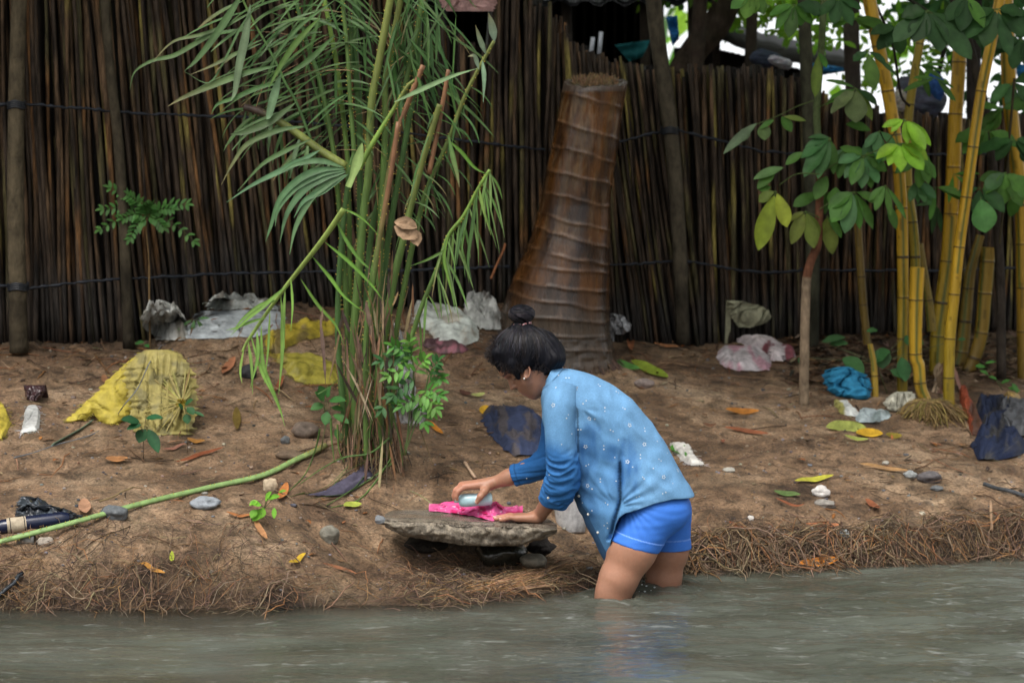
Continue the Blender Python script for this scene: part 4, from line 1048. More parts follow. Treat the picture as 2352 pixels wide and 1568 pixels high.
yb_ = heap('sack_body', [(803, 336, 392), (812, 318, 412), (825, 305, 425), (850, 285, 443), (880, 288, 452), (910, 295, 452), (940, 300, 450), (965, 303, 446), (985, 306, 442), (1002, 312, 430)], '', '', YD, D=.14, amp=.018, fs=52, seed=3, cvar=.2, stain=(.22, .195, .08), fold=(1.3, .25), nu=80, nv=60, parent=ys_, tatter=80, mat=M_sack)
heap('sack_flap', [(810, 322, 348), (829, 295, 340), (850, 272, 330), (875, 243, 322), (900, 222, 318), (920, 204, 316), (935, 196, 306), (950, 215, 300), (965, 226, 292), (972, 236, 276)], '', '', YL, D=.12, amp=.014, fs=44, seed=9, cvar=.15, fold=(.45, .6), nu=60, nv=50, parent=ys_, Yoff=-.01, tatter=60, mat=M_sack)
heap('sack_tail', [(918, 200, 232), (935, 186, 224), (950, 168, 212), (962, 153, 196), (970, 150, 172)], '', '', YL, D=.06, amp=.008, fs=60, seed=5, cvar=.25, parent=ys_, tatter=50, mat=M_sack)
pk = MB(); cen = P(418, 925, G(370, 1000).y - .01)
for i in range(44):
    a = rad(R.uniform(60, 330)); L = R.uniform(50, 110); w = R.uniform(.0015, .004)
    pts_ = []
    for k in range(7):
        t = k / 6; px = 418 + math.cos(a) * L * t; py = 925 + math.sin(a) * L * .8 * t
        if not (300 < px < 448 and 815 < py < 998): break
        s_ = (1002 - py) / 199; pts_.append(P(px, py, G(370, 1000).y + s_ * .14 - .012 - .012 * (1 - t)))
    if len(pts_) > 3: pk.tube(pts_, [w * 1.3] + [w] * (len(pts_) - 2) + [w * .3], jit(YD, .3), 5, False)
for i in range(40):
    a = R.uniform(0, 6.28); e = cen + Vector((math.cos(a) * .02, -.02 - R.random() * .015, math.sin(a) * .02))
    pk.tube([cen, e], .0018, jit(YL, .3), 4, False)
pk.build('pleats', M_sack, ys_)
heap('yellow_rag', [(925, -14, 2), (950, -14, 16), (975, -14, 26), (1000, -14, 14), (1010, -14, 4)], 'frayed end of yellow sacking cut by the left edge of the picture', 'rag', YL, amp=.02, seed=12, tatter=70)
heap('yellow_netting', [(820, 640, 668), (832, 635, 745), (845, 650, 778), (862, 665, 780), (876, 682, 776), (884, 700, 770)], 'flat yellow netting with a fringed edge behind the palm clump', 'netting', (.33, .29, .045), amp=.03, seed=14, fold=(.4, 2), tatter=140)
heap('yellow_netting', [(742, 720, 775), (752, 690, 778), (765, 630, 778), (778, 612, 740), (786, 606, 690), (800, 612, 660), (818, 612, 650)], 'torn yellow netting lying behind the bent palm frond near the fence', 'netting', (.38, .3, .035), amp=.035, seed=15, tatter=120, stain=(.2, .15, .05))
WH = (.50, .53, .53); 
heap('white_sheet', [(716, 460, 640), (730, 445, 655), (745, 432, 655), (760, 420, 640), (772, 412, 600), (780, 405, 560)], 'pale grey plastic sheet lying flat by the left fence', 'plastic sheet', (.42, .46, .48), amp=.006, seed=17, cvar=.1, fold=(.4, .8))
heap('crumpled_plastic', [(702, 345, 372), (715, 335, 400), (735, 325, 425), (755, 330, 430), (772, 352, 430), (786, 360, 425)], 'crumpled whitish plastic beside the flat grey sheet', 'plastic', (.38, .39, .37), amp=.05, fs=70, seed=18, cvar=.5, stain=(.2, .19, .16))
heap('crumpled_plastic', [(688, 490, 520), (696, 482, 600), (706, 480, 640), (716, 500, 640)], 'strip of torn greyish plastic along the foot of the left fence', 'plastic', (.33, .35, .33), amp=.04, fs=70, seed=19, cvar=.5, stain=(.15, .14, .12), tatter=30)
heap('white_sack', [(705, 955, 985), (718, 950, 1030), (735, 952, 1068), (752, 960, 1095), (768, 985, 1100), (785, 1000, 1098), (798, 1005, 1060)], 'dirty white woven sack with frayed end right of the palm clump', 'sack', (.50, .54, .5), amp=.05, fs=30, seed=21, cvar=.25, fold=(.5, 1.5), tatter=60, stain=(.35, .33, .28))
heap('crumpled_plastic', [(690, 1075, 1120), (705, 1068, 1140), (725, 1065, 1150), (745, 1085, 1150), (762, 1105, 1152)], 'crumpled grey white plastic leaning against the left of the palm stump', 'plastic', (.36, .37, .35), amp=.06, fs=80, seed=22, cvar=.6, stain=(.1, .09, .08))
heap('dark_rag', [(785, 975, 1000), (795, 970, 1060), (805, 990, 1078), (815, 1010, 1060)], 'dull maroon rag under the dirty white sack', 'rag', (.09, .045, .05), amp=.02, seed=23, stain=(.3, .12, .15))
heap('white_rag', [(720, 1402, 1412), (730, 1402, 1435), (745, 1404, 1450), (758, 1410, 1448), (768, 1415, 1430)], 'scrap of white plastic right of the palm stump at the fence', 'rag', (.55, .57, .6), amp=.05, fs=80, seed=24, cvar=.4, D=.05)
heap('beige_cloth', [(690, 1668, 1680), (700, 1672, 1745), (715, 1675, 1768), (730, 1680, 1772), (742, 1690, 1760), (752, 1696, 1725)], 'beige cloth with pointed folds leaning on the right fence', 'cloth', (.28, .28, .19), D=.08, amp=.045, fs=34, seed=25, cvar=.4, mat=M_cloth)
heap('pink_white_sack', [(802, 1660, 1730), (812, 1648, 1752), (825, 1646, 1768), (838, 1655, 1770), (848, 1672, 1768), (855, 1700, 1764)], 'pinkish white sack lying on the sand by the right fence', 'sack', (.60, .55, .57), amp=.035, fs=22, seed=26, cvar=.12, stain=(.55, .32, .38))
heap('pink_white_sack', [(782, 1692, 1706), (790, 1694, 1760), (800, 1720, 1800), (812, 1752, 1818), (824, 1765, 1828), (834, 1778, 1826)], 'folded pink edged flap of sacking behind the pinkish white sack', 'sack', (.58, .52, .53), amp=.045, fs=40, seed=27, cvar=.3, fold=(.4, 2), stain=(.25, .08, .10))
heap('blue_cloth', [(842, 1925, 1950), (850, 1895, 1965), (862, 1890, 1990), (880, 1893, 2001), (898, 1905, 2001), (912, 1925, 1998), (919, 1950, 1990)], 'balled up bright blue cloth at the foot of the bamboo', 'cloth', (.02, .15, .27), D=.09, amp=.045, fs=34, seed=28, cvar=.45, fold=(.8, 1.4), mat=M_cloth, nu=60, nv=46)
heap('clear_bag', [(899, 2060, 2095), (908, 2042, 2103), (925, 2028, 2106), (940, 2040, 2104), (949, 2062, 2090)], 'knotted whitish clear plastic bag left of the root ball', 'plastic bag', (.48, .47, .38), D=.05, amp=.02, fs=60, seed=29, cvar=.35, fold=(2, .4))
heap('blue_white_wrapper', [(946, 1975, 2040), (955, 1970, 2046), (965, 1964, 2040), (973, 1972, 2010)], 'pale blue printed wrapper lying below the blue cloth', 'wrapper', (.42, .50, .52), amp=.02, seed=30, cvar=.25, stain=(.2, .25, .25))
heap('white_wrapper', [(922, 1916, 1945), (932, 1915, 1954), (942, 1925, 1954), (955, 1930, 1975), (960, 1950, 1978)], 'small white and yellow wrapper beside the pale blue one', 'wrapper', (.55, .57, .55), amp=.02, seed=31, stain=(.4, .38, .12))
heap('orange_rag', [(888, 2202, 2215), (905, 2203, 2222), (930, 2206, 2232), (955, 2215, 2245), (980, 2225, 2256), (1006, 2232, 2266)], 'long orange red strip of cloth by the bamboo husks', 'rag', (.30, .065, .03), amp=.03, seed=32, cvar=.4, fold=(2, .5), stain=(.10, .05, .035))
heap('navy_rag', [(915, 2255, 2290), (930, 2240, 2310), (950, 2245, 2330), (970, 2250, 2330), (990, 2255, 2310), (1005, 2240, 2340), (1025, 2232, 2362), (1045, 2238, 2350), (1060, 2250, 2290)], 'dark navy rags heaped at the right edge of the bank', 'rag', (.009, .014, .034), amp=.05, fs=70, seed=33, cvar=.8, stain=(.03, .03, .032), mat=M_cloth)
heap('grey_bag', [(940, 2300, 2330), (955, 2292, 2362), (975, 2292, 2362), (995, 2300, 2362), (1008, 2320, 2362)], 'dusty grey plastic bag on top of the navy rags', 'plastic bag', (.085, .09, .10), amp=.07, fs=40, seed=34, cvar=.3)
heap('tan_rag', [(925, 2300, 2320), (940, 2315, 2362), (955, 2325, 2362), (972, 2340, 2362)], 'tan yellow scrap above the grey bag at the right edge', 'rag', (.35, .24, .09), amp=.06, fs=50, seed=35)
heap('navy_cloth', [(936, 1128, 1190), (945, 1115, 1215), (960, 1108, 1240), (980, 1112, 1256), (1000, 1122, 1262), (1020, 1140, 1262), (1038, 1165, 1250), (1052, 1185, 1235)], 'dark navy garment spread on the sand behind the person', 'cloth', (.022, .03, .062), amp=.034, fs=30, seed=36, cvar=.5, fold=(1.5, .8), mat=M_cloth, stain=(.05, .045, .05), nu=70, nv=50)
heap('purple_rag', [(1048, 858, 872), (1062, 850, 870), (1082, 828, 866), (1100, 800, 852), (1118, 770, 830), (1136, 742, 800), (1142, 700, 770)], 'dull purple grey rag trailing from the foot of the palm clump', 'rag', (.055, .05, .075), amp=.018, seed=37, cvar=.4, mat=M_cloth)
heap('black_bag', [(1139, 48, 68), (1148, 42, 100), (1160, 36, 118), (1172, 36, 160), (1185, 34, 188), (1196, 60, 186)], 'crumpled black plastic bag behind the dark bottle', 'plastic bag', (.02, .024, .03), D=.07, amp=.04, fs=50, seed=38, cvar=.6, mat=M_glossy, stain=(.07, .085, .10))
heap('white_rag', [(938, 66, 80), (950, 58, 92), (970, 54, 92), (985, 50, 90), (997, 48, 84)], 'frayed strip of whitish sacking on the sand at the left', 'rag', (.45, .46, .45), amp=.015, seed=39, tatter=40, cvar=.3)
heap('maroon_wrapper', [(884, 54, 104), (896, 56, 106), (908, 58, 98), (920, 62, 88), (928, 70, 82)], 'small dark maroon wrapper above the frayed white strip', 'wrapper', (.04, .02, .022), D=.04, amp=.02, fs=60, seed=40, mat=M_glossy)
heap('white_netting', [(1022, 1538, 1560), (1035, 1545, 1588), (1048, 1552, 1592), (1060, 1566, 1606), (1072, 1590, 1620)], 'torn white netting on the sand just behind the shirt back', 'netting', (.58, .57, .54), amp=.02, seed=41, tatter=50)
heap('hanging_white_rag', [(742, 900, 912), (770, 893, 925), (800, 885, 935), (840, 880, 948), (880, 882, 950), (920, 895, 962), (950, 905, 980), (972, 915, 975)], 'long torn white plastic rag caught on the right side of the palm clump', 'rag', (.50, .50, .50), D=.12, amp=.035, fs=90, seed=42, cvar=.35, fold=(2, .6), tatter=60, stain=(.25, .22, .2), back=False, Yoff=-.02)
heap('pink_tarpaulin', [(-40, 1008, 1160), (-20, 1008, 1160), (0, 1010, 1150), (15, 1014, 1138), (27, 1025, 1132)], '', '', (.5, .3, .28), D=.1, amp=.03, fs=40, seed=43, back=False, Yb0=11.1)
o = bpy.data.objects['pink_tarpaulin']; tag(o, 'pale pink tarpaulin draped over the top of the left fence', 'tarpaulin')

# ------------------------------------------------------------------ stones
def stone(px, py, w, h, col, label, seed, dy=None, fs=1.3, rough=.2, mat=None, name='stone', rot=0, grp='loose stones on the bank'):
    g = G(px, py + h * .5); k = g.y / F
    mb = MB(); rx = w * .5 * k; rz = h * .5 * k * 1.1; ry = dy or (rx * .75)
    mb.blob((g.x, g.y + ry * .6, max(gz(g.x, g.y), 0) + rz * .72), rx, ry, rz, col, seed, rough, 26, 18, fs, rot)
    return tag(mb.build(name, mat or M_stone), label, 'stone', grp)
for a in [
 (471, 1156, 66, 30, (.28, .31, .34), 'flat bluish grey stone just below the long green rib', 1),
 (619, 1111, 34, 32, (.52, .42, .29), 'round cream stone below the long green rib', 2),
 (757, 1222, 45, 46, (.22, .21, .17), 'tan grey stone on the bank left of the slab', 3),
 (655, 1009, 22, 20, (.13, .14, .145), 'small round grey pebble left of the palm clump', 4),
 (1886, 1131, 42, 25, (.66, .63, .6), 'white stone below the curved lime leaf', 5),
 (1896, 1154, 46, 20, (.30, .28, .25), 'flat grey stone touching the underside of the white stone', 6),
 (2137, 1093, 56, 29, (.13, .12, .125), 'dark grey smooth stone on the right bank', 7),
 (2092, 1087, 30, 17, (.32, .34, .34), 'pale blue grey stone touching the dark grey one', 8),
 (2152, 1121, 32, 13, (.14, .15, .155), 'small flat grey stone below the dark grey one', 9),
 (1725, 1180, 16, 12, (.7, .68, .64), 'tiny white pebble right of the blue shorts', 10),
 (1939, 1218, 28, 22, (.38, .41, .41), 'pale grey stone at the end of the rust coloured strip', 11),
 (2118, 1172, 18, 9, (.5, .45, .35), 'tiny cream pebble on the right bank', 12),
 (1675, 1080, 28, 12, (.42, .41, .36), 'small pale stone near the back of the shirt', 13),
 (1480, 882, 46, 22, (.27, .22, .2), 'dull pinkish stone on the slope behind the person', 14),
 (873, 1192, 28, 20, (.22, .24, .26), 'blue grey stone touching the left tip of the slab', 15),
 (262, 1176, 62, 34, (.13, .145, .155), 'flat dark grey stone behind the long green rib', 16),
 (103, 1243, 38, 22, (.42, .37, .31), 'pale stone under the dark bottle', 17),
 (665, 1045, 60, 22, (.17, .12, .08), 'brown earthy stone above the butt of the green rib', 18),
 (700, 985, 60, 40, (.15, .115, .09), 'mud coated stone at the left foot of the palm clump', 19),
 (2035, 1062, 16, 9, (.4, .38, .33), 'tiny pale pebble left of the pale blue grey stone', 20)]:
    stone(*a)
stone(570, 853, 42, 34, (.035, .036, .04), 'black broken brick on the sand left of the palm clump', 31, name='brick', rough=.12, rot=.5)

# ------------------------------------------------------------------ washing slab and the boulders under it
SLT = [(886, 1178), (905, 1172), (960, 1168), (1040, 1164), (1120, 1164), (1200, 1172), (1250, 1186), (1278, 1202)]   # back edge
SLF = [(886, 1190), (915, 1196), (990, 1197), (1060, 1203), (1130, 1206), (1190, 1204), (1240, 1208), (1279, 1212)]   # front edge of the top
SLB = [(888, 1212), (930, 1232), (1000, 1243), (1060, 1251), (1130, 1254), (1190, 1252), (1245, 1240), (1278, 1222)]   # lower edge
ZS = .222
def onz(px, py, z):
    d = FW + RT * ((px - 1176) / F) + UP * ((784 - py) / F); return CAM + d * ((z - CAM.z) / d.z)
def slabrow(tab, px): return interp(px, tab)
mb = MB(); NU = 150; rings = []; cols = []
for j in range(NU + 1):
    px = lerp(885, 1279, j / NU); w = math.sin(math.pi * clamp(.03 + .94 * j / NU)) ** .4
    f = onz(px, interp(px, SLF), ZS); b = onz(px, interp(px, SLT), ZS); 
    lo = P(px, interp(px, SLB), f.y + .02)
    ring = []; cr = []
    for k in range(13):   # top from back to front
        t = k / 12; p = b.lerp(f, t); p.z += .004 * nz(p.x * 12, p.y * 12, 1) - .012 * (clamp((t - .85) / .15) ** 2) - .02 * (1 - w) * 0
        ring.append(p); v = .8 + .35 * nz(p.x * 20, p.y * 20, 4); cr.append((.20 * v, .17 * v, .135 * v))
    for k in range(1, 15):  # front face down
        t = k / 14; p = f.lerp(lo, t); bul = .016 * math.sin(math.pi * t) 
        p = p + Vector((.006 * nz(px * .05, t * 5, 8), -bul - .014 * nz(px * .03, t * 2.5, 2) - .008 * nz(px * .08, t * 4, 3) - .004 * nz(px * .25, t * 9, 3), .004 * nz(px * .06, t * 3, 6)))
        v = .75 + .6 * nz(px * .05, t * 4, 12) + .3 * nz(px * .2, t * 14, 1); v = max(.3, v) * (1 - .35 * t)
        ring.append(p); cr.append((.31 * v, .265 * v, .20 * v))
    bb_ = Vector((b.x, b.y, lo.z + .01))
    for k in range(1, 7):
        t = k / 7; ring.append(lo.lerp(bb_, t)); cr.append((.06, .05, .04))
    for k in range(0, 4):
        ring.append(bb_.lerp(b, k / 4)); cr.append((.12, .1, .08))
    rings.append(ring); cols.append(cr)
for e, idx in ((0, 0), (1, -1)):
    pass
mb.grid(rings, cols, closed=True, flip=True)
for r_ in (rings[0], rings[-1]):
    c = sum(r_, Vector()) / len(r_); b0 = len(mb.v); mb.v += r_ + [c]; mb.c += [(.14, .12, .09)] * (len(r_) + 1)
    for k in range(len(r_)):
        mb.f.append((b0 + k, b0 + (k + 1) % len(r_), b0 + len(r_))); mb.mi.append(0)
m, nt, b, out = mk('slab_stone')
at = nd(nt, 'ShaderNodeVertexColor', layer_name='Col'); co = coords(nt)
n1 = noisen(nt, 38, 8, .7, co); n2 = noisen(nt, 150, 3, .7, co)
c = mix(nt, 1.0, at.outputs[0], ramp(nt, n1.outputs[0], [(.3, .45), (.5, 1), (.72, 1.6)]), 'MULTIPLY')
c = mix(nt, 1.0, c, ramp(nt, n2.outputs[0], [(.3, .6), (.75, 1.4)]), 'MULTIPLY'); nt.links.new(c, b.inputs['Base Color'])
ge = nd(nt, 'ShaderNodeNewGeometry'); sx = nd(nt, 'ShaderNodeSeparateXYZ'); nt.links.new(ge.outputs['True Normal'], sx.inputs[0])
rr = ramp(nt, sx.outputs[2], [(.7, .6), (.9, .13)]); nt.links.new(rr, b.inputs['Roughness'])
st2 = ramp(nt, sx.outputs[2], [(.7, .9), (.9, .06)])
bn = bump(nt, b, n1.outputs[0], .8, .012); nt.links.new(st2, bn.inputs['Strength'])
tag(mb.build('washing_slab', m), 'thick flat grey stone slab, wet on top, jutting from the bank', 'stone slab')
def boulder(px, py, w, h, Y, col, label, seed, mat, ry=.08, rough=.12):
    k = Y / F; mb = MB(); c = P(px, py, Y)
    mb.blob(c, w * .5 * k, ry, h * .5 * k, col, seed, rough, 40, 26, 1.2)
    return tag(mb.build('boulder', mat), label, 'boulder', 'boulders propping the slab')
boulder(1150, 1270, 118, 66, 8.62, (.028, .027, .02), 'wet dark rounded boulder under the right half of the slab', 51, M_wetst, .09)
boulder(1224, 1287, 62, 36, 8.56, (.20, .18, .14), 'small light brown boulder right of the wet dark one', 52, M_stone, .05)
boulder(975, 1250, 110, 40, 8.74, (.03, .025, .02), 'dark muddy boulder hidden under the left half of the slab', 53, M_wood, .09)
boulder(1240, 1255, 60, 34, 8.72, (.035, .03, .028), 'black craggy boulder under the right tip of the slab', 54, M_wood, .06, .3)

# ------------------------------------------------------------------ pink laundry, white tub
rows_ = []; cc = []
LT = [(985, 1164), (1000, 1161), (1020, 1152), (1045, 1150), (1060, 1155), (1085, 1152), (1110, 1156), (1140, 1150), (1155, 1162), (1175, 1163), (1188, 1160), (1200, 1176)]
LB = [(985, 1173), (1010, 1174), (1030, 1177), (1060, 1181), (1085, 1184), (1110, 1190), (1132, 1196), (1150, 1190), (1180, 1182), (1200, 1178)]
for j in range(121):
    px = lerp(985, 1201, j / 120); t0, t1 = interp(px, LT), interp(px, LB); row = []; cr = []
    f = onz(px, t1, ZS + .003)
    for k in range(31):
        t = k / 30; py = lerp(t1, t0, t)
        Y = f.y + .13 * t ** 1.2 + .0 ; p = P(px, py, Y)
        fo = nz(px * .045 + t * 1.1, t * 2.2, 1.7); f2 = nz(px * .11 - t * 2, t * 5, 5); f3 = nz(px * .25, t * 9, 8)
        e = min(1, t * 6, (1 - t) * 6 + .2)
        p = p + Vector((0, -.045 * fo * e - .022 * f2 * e - .008 * f3 * e, .002 * f2))
        if p.z < ZS + .002: p.z = ZS + .002
        row.append(p); v = 1 + .25 * f2; c = (.70, .10, .30) if fo < .12 else (.6, .02, .15)
        if nz(px * .2, t * 6, 3) > .42: c = (.78, .45, .58)  # pale patches painted as highlights on the wet cloth
        cr.append(tuple(x * v for x in c))
    row.append(Vector((row[-1].x, row[-1].y + .05, ZS + .002))); cr.append(cr[-1])
    rows_.append(row); cc.append(cr)
mb = MB(); mb.grid(rows_, cc, flip=True)
M_pink = vcol('wet_pink_cloth', .45, .4, (50, 50, 50), .8, 1.15, .35, .003)
tag(mb.build('pink_garment', M_pink), 'wet pink garment bunched up on the stone slab', 'garment')
g = G(1312, 1232); k = g.y / F
mb = MB(); rows_ = []; cc = []
ax = Vector((-.06, .15, 1)).normalized()
for i, (h, r_) in enumerate([(0, .0), (0, .052), (.008, .056), (.05, .062), (.11, .068), (.155, .073), (.165, .077), (.172, .077), (.170, .071), (.11, .062), (.02, .05), (.02, 0)]):
    c = Vector((g.x + .004, g.y + .06, gz(g.x, g.y) - .005)) + ax * h * .92
    u = ax.orthogonal().normalized(); w_ = ax.cross(u)
    rows_.append([c + (u * math.cos(a) + w_ * math.sin(a)) * r_ * .92 for a in [2 * math.pi * z / 40 for z in range(40)]])
    cc.append([tuple(x * (1 - .35 * sstep(.15, .4, nz(z * .4, h * 30, 3))) for x in (.50, .50, .50)) for z in range(40)])
mb.grid(rows_, cc, closed=True)
M_tub = vcol('scuffed_plastic', .5, .4, (55, 55, 55), .55, 1.1, .3, .003)
tb_ = tag(mb.build('plastic_tub', M_tub), 'scuffed white plastic tub standing behind the right end of the slab', 'tub')

# ------------------------------------------------------------------ bottle, sticks, cords, long rib
bt_loc = G(80, 1235); bt = thing('glass_bottle', bt_loc, 'dark blue bottle with a cream label lying under the long green rib', 'bottle')
p0 = P(-30, 1214, bt_loc.y + .03); p1 = P(161, 1190, bt_loc.y + .1); d = (p1 - p0); kk = bt_loc.y / F
def lathe(mb, p0, p1, prof, col, n=24):
    d = (p1 - p0).normalized(); u = d.orthogonal().normalized(); w_ = d.cross(u); L = (p1 - p0).length; rows_ = []
    for (t, r_) in prof: rows_.append([p0 + d * L * t + (u * math.cos(a) + w_ * math.sin(a)) * r_ for a in [2 * math.pi * z / n for z in range(n)]])
    mb.grid(rows_, col, closed=True)
mb = MB(); lathe(mb, p1, p0, [(0, 0), (0, .018), (.02, .024), (.1, .0275), (.7, .0275), (.82, .026), (.92, .014), (1, .011)], (.008, .012, .035)); mb.build('body', M_glossy, bt)
mb = MB(); lathe(mb, p0.lerp(p1, .24), p0.lerp(p1, .47), [(0, .0283), (.12, .0284), (.13, .0284), (.88, .0284), (1, .0283)], (.40, .34, .25)); mb.build('label', M_cloth, bt)
mb = MB(); lathe(mb, p0.lerp(p1, .445), p0.lerp(p1, .455), [(0, .0289), (1, .0289)], (.01, .01, .015)); mb.build('label_stripe', M_cloth, bt)
mb = MB(); lathe(mb, p0.lerp(p1, .275), p0.lerp(p1, .285), [(0, .0289), (1, .0289)], (.01, .01, .015)); mb.build('label_stripe', M_cloth, bt)
g = G(68, 1250); mb = MB(); lathe(mb, P(40, 1238, g.y + .02), P(78, 1238, g.y + .03), [(0, .0), (0, .022), (.8, .022), (.82, .024), (1, .024), (1, .0)], (.18, .18, .17)); tag(mb.build('tin_can', M_tub), 'small dull metal can lying below the dark bottle', 'can')
def cord(name, pts, r, col, label, cat, mat, lift=0, flat=1, n=6, cols=None, taper=1):
    q = []
    for a in pts:
        g = G(a[0], a[1]) if len(a) < 3 else P(a[0], a[1], a[2])
        if len(a) < 3: g.z = max(g.z, gz(g.x, g.y)) + r * .6 + lift
        q.append(g)
    q = smoothpts(q, 6); mb = MB(); N = len(q)
    mb.tube(q, [r * lerp(1, taper, i / (N - 1)) for i in range(N)], col, n, True, None, flat)
    return tag(mb.build(name, mat), label, cat)
Yr = lambda px: interp(px, [(0, 8.28), (750, 9.02)])
rb_ = thing('fallen_palm_rib', G(300, 1190), 'long pale green palm rib lying from the left edge to the palm clump', 'palm rib')
mb = MB(); q = smoothpts([P(x, y, G(x, y + 3).y - .035) for x, y in [(-40, 1252), (0, 1243), (159, 1202), (317, 1158), (476, 1120), (603, 1091), (680, 1055), (716, 1039), (748, 1022)]], 12)
N = len(q); cc = [tuple(lerp(a, b, sstep(.7, .95, i / N)) * (1 + .15 * nz(i * .4, 3)) for a, b in zip((.21, .33, .12), (.20, .21, .08))) for i in range(N)]
mb.tube(q, [lerp(.0095, .012, i / N) for i in range(N)], (.2, .3, .1), 10, True, cc, .75)
for i in range(0, N - 1):
    for s_ in (1, -1):
        if R.random() < .6: p = q[i].lerp(q[i + 1], R.random()) + Vector((0, -.006, s_ * .008)); mb.tube([p, p + Vector((0, -.002, s_ * .006))], [.002, .0005], (.5, .4, .08), 4, False)
mb.build('rib', M_stem, rb_)
cord('strap', [(121, 1028), (150, 1010), (185, 992), (212, 974)], .012, (.13, .2, .14), 'flat grey green strap of leaf lying left of the yellow sack', 'leaf strip', M_stem, 0, .25)
Ysk = G(370, 1000).y
cord('thin_cord', [(32, 1055), (80, 1040), (130, 1025), (215, 1000), (262, 962), (285, 930, Ysk - .03), (317, 890, Ysk + .03), (345, 830, Ysk + .09), (372, 792)], .0022, (.12, .14, .16), 'thin grey cord running over the yellow sack down to the left', 'cord', M_wire)
cord('black_stick', [(-10, 1388), (15, 1365), (32, 1352), (42, 1335), (52, 1328)], .008, (.02, .025, .03), 'black wet stick at the lower left edge of the bank', 'stick', M_wetst, .015)
cord('driftwood', [(2258, 1122), (2290, 1130), (2320, 1138), (2362, 1150)], .009, (.055, .06, .065), 'dark grey piece of driftwood at the right edge of the bank', 'driftwood', M_wood, .01)
cord('twig', [(942, 1130), (965, 1143), (1000, 1168)], .0022, (.24, .24, .12), 'thin greenish twig pointing at the left corner of the pink garment', 'twig', M_wood, .004)
cord('twig', [(1068, 1072), (1078, 1090), (1092, 1108)], .0065, (.36, .25, .17), 'pale flat stick behind the scrubbing hand', 'twig', M_wood, .012)
cord('twig', [(300, 1030 + 22), (350, 1062), (400, 1058)], .002, (.05, .035, .025), 'thin dark twig in front of the yellow sack', 'twig', M_wood, .003)
cord('twig', [(1128, 640, 10.6), (1140, 610, 10.65), (1156, 575, 10.7), (1160, 560, 10.72)], .006, (.2, .08, .035), 'reddish stick leaning on the fence left of the palm stump', 'twig', M_wood)
cord('twig', [(66, 800), (64, 740), (66, 700), (85, 680), (110, 668)], .005, (.12, .08, .05), 'forked brown branch leaning on the fence at the far left', 'twig', M_wood)
cord('white_straw', [(828, 1104), (852, 1103), (872, 1103)], .0022, (.6, .6, .6), 'white drinking straw by the purple grey rag', 'straw', M_glossy, .006)
cord('twig', [(545, 800), (560, 845), (556, 855)], .003, (.12, .07, .04), 'short brown twig near the black brick', 'twig', M_wood, .003)
cord('dead_stalk', [(2275, 1165), (2276, 1190), (2278, 1230)], .006, (.32, .21, .13), 'pale broken stalk stuck in the bank near the right edge', 'stalk', M_wood, .02)

# ------------------------------------------------------------------ fallen leaves
def fallen(px, py, L, ang, w, col, label, tip=None, curl=.12, name='fallen_leaf', lift=.006):
    a = rad(ang); p = [G(px + math.cos(a) * L * t, py + math.sin(a) * L * t) for t in (-.5, -.25, 0, .25, .5)]
    for i, v in enumerate(p): v.z = max(v.z, gz(v.x, v.y), .004) + lift + curl * .06 * abs(i - 2) ** 1.3 / 2
    q = smoothpts(p, 4); n = len(q); mb = MB(); b0 = 0; k = q[0].y / F
    for i, v in enumerate(q):
        t = i / (n - 1); d = (q[min(n - 1, i + 1)] - q[max(0, i - 1)]).normalized()
        ww = w * .5 * k * max(.05, math.sin(math.pi * t) ** .6) * 1.6
        side = d.cross(Vector((0, -.55, .83))).normalized(); nn = Vector((0, -.4, .9))
        c = col if not tip else tuple(lerp(col[z], tip[z], t) for z in range(3)); c = tuple(x * (1 + .25 * nz(i * .7, px)) for x in c)
        mb.v += [v + side * ww + nn * ww * .35, v, v - side * ww + nn * ww * .35]; mb.c += [c, tuple(x * .8 for x in c), tuple(x * .92 for x in c)]
    for i in range(n - 1):
        for z in (0, 1): mb.f.append((b0 + i * 3 + z, b0 + i * 3 + z + 1, b0 + i * 3 + 4 + z, b0 + i * 3 + 3 + z)); mb.mi.append(0)
    return tag(mb.build(name, M_dry), label, 'leaf', 'fallen leaves on the bank')
OR = (.40, .16, .03); RU = (.24, .085, .04); LI = (.30, .34, .08); TN = (.36, .21, .09); BR = (.16, .08, .045); GN = (.07, .19, .04); YY = (.6, .36, .03)
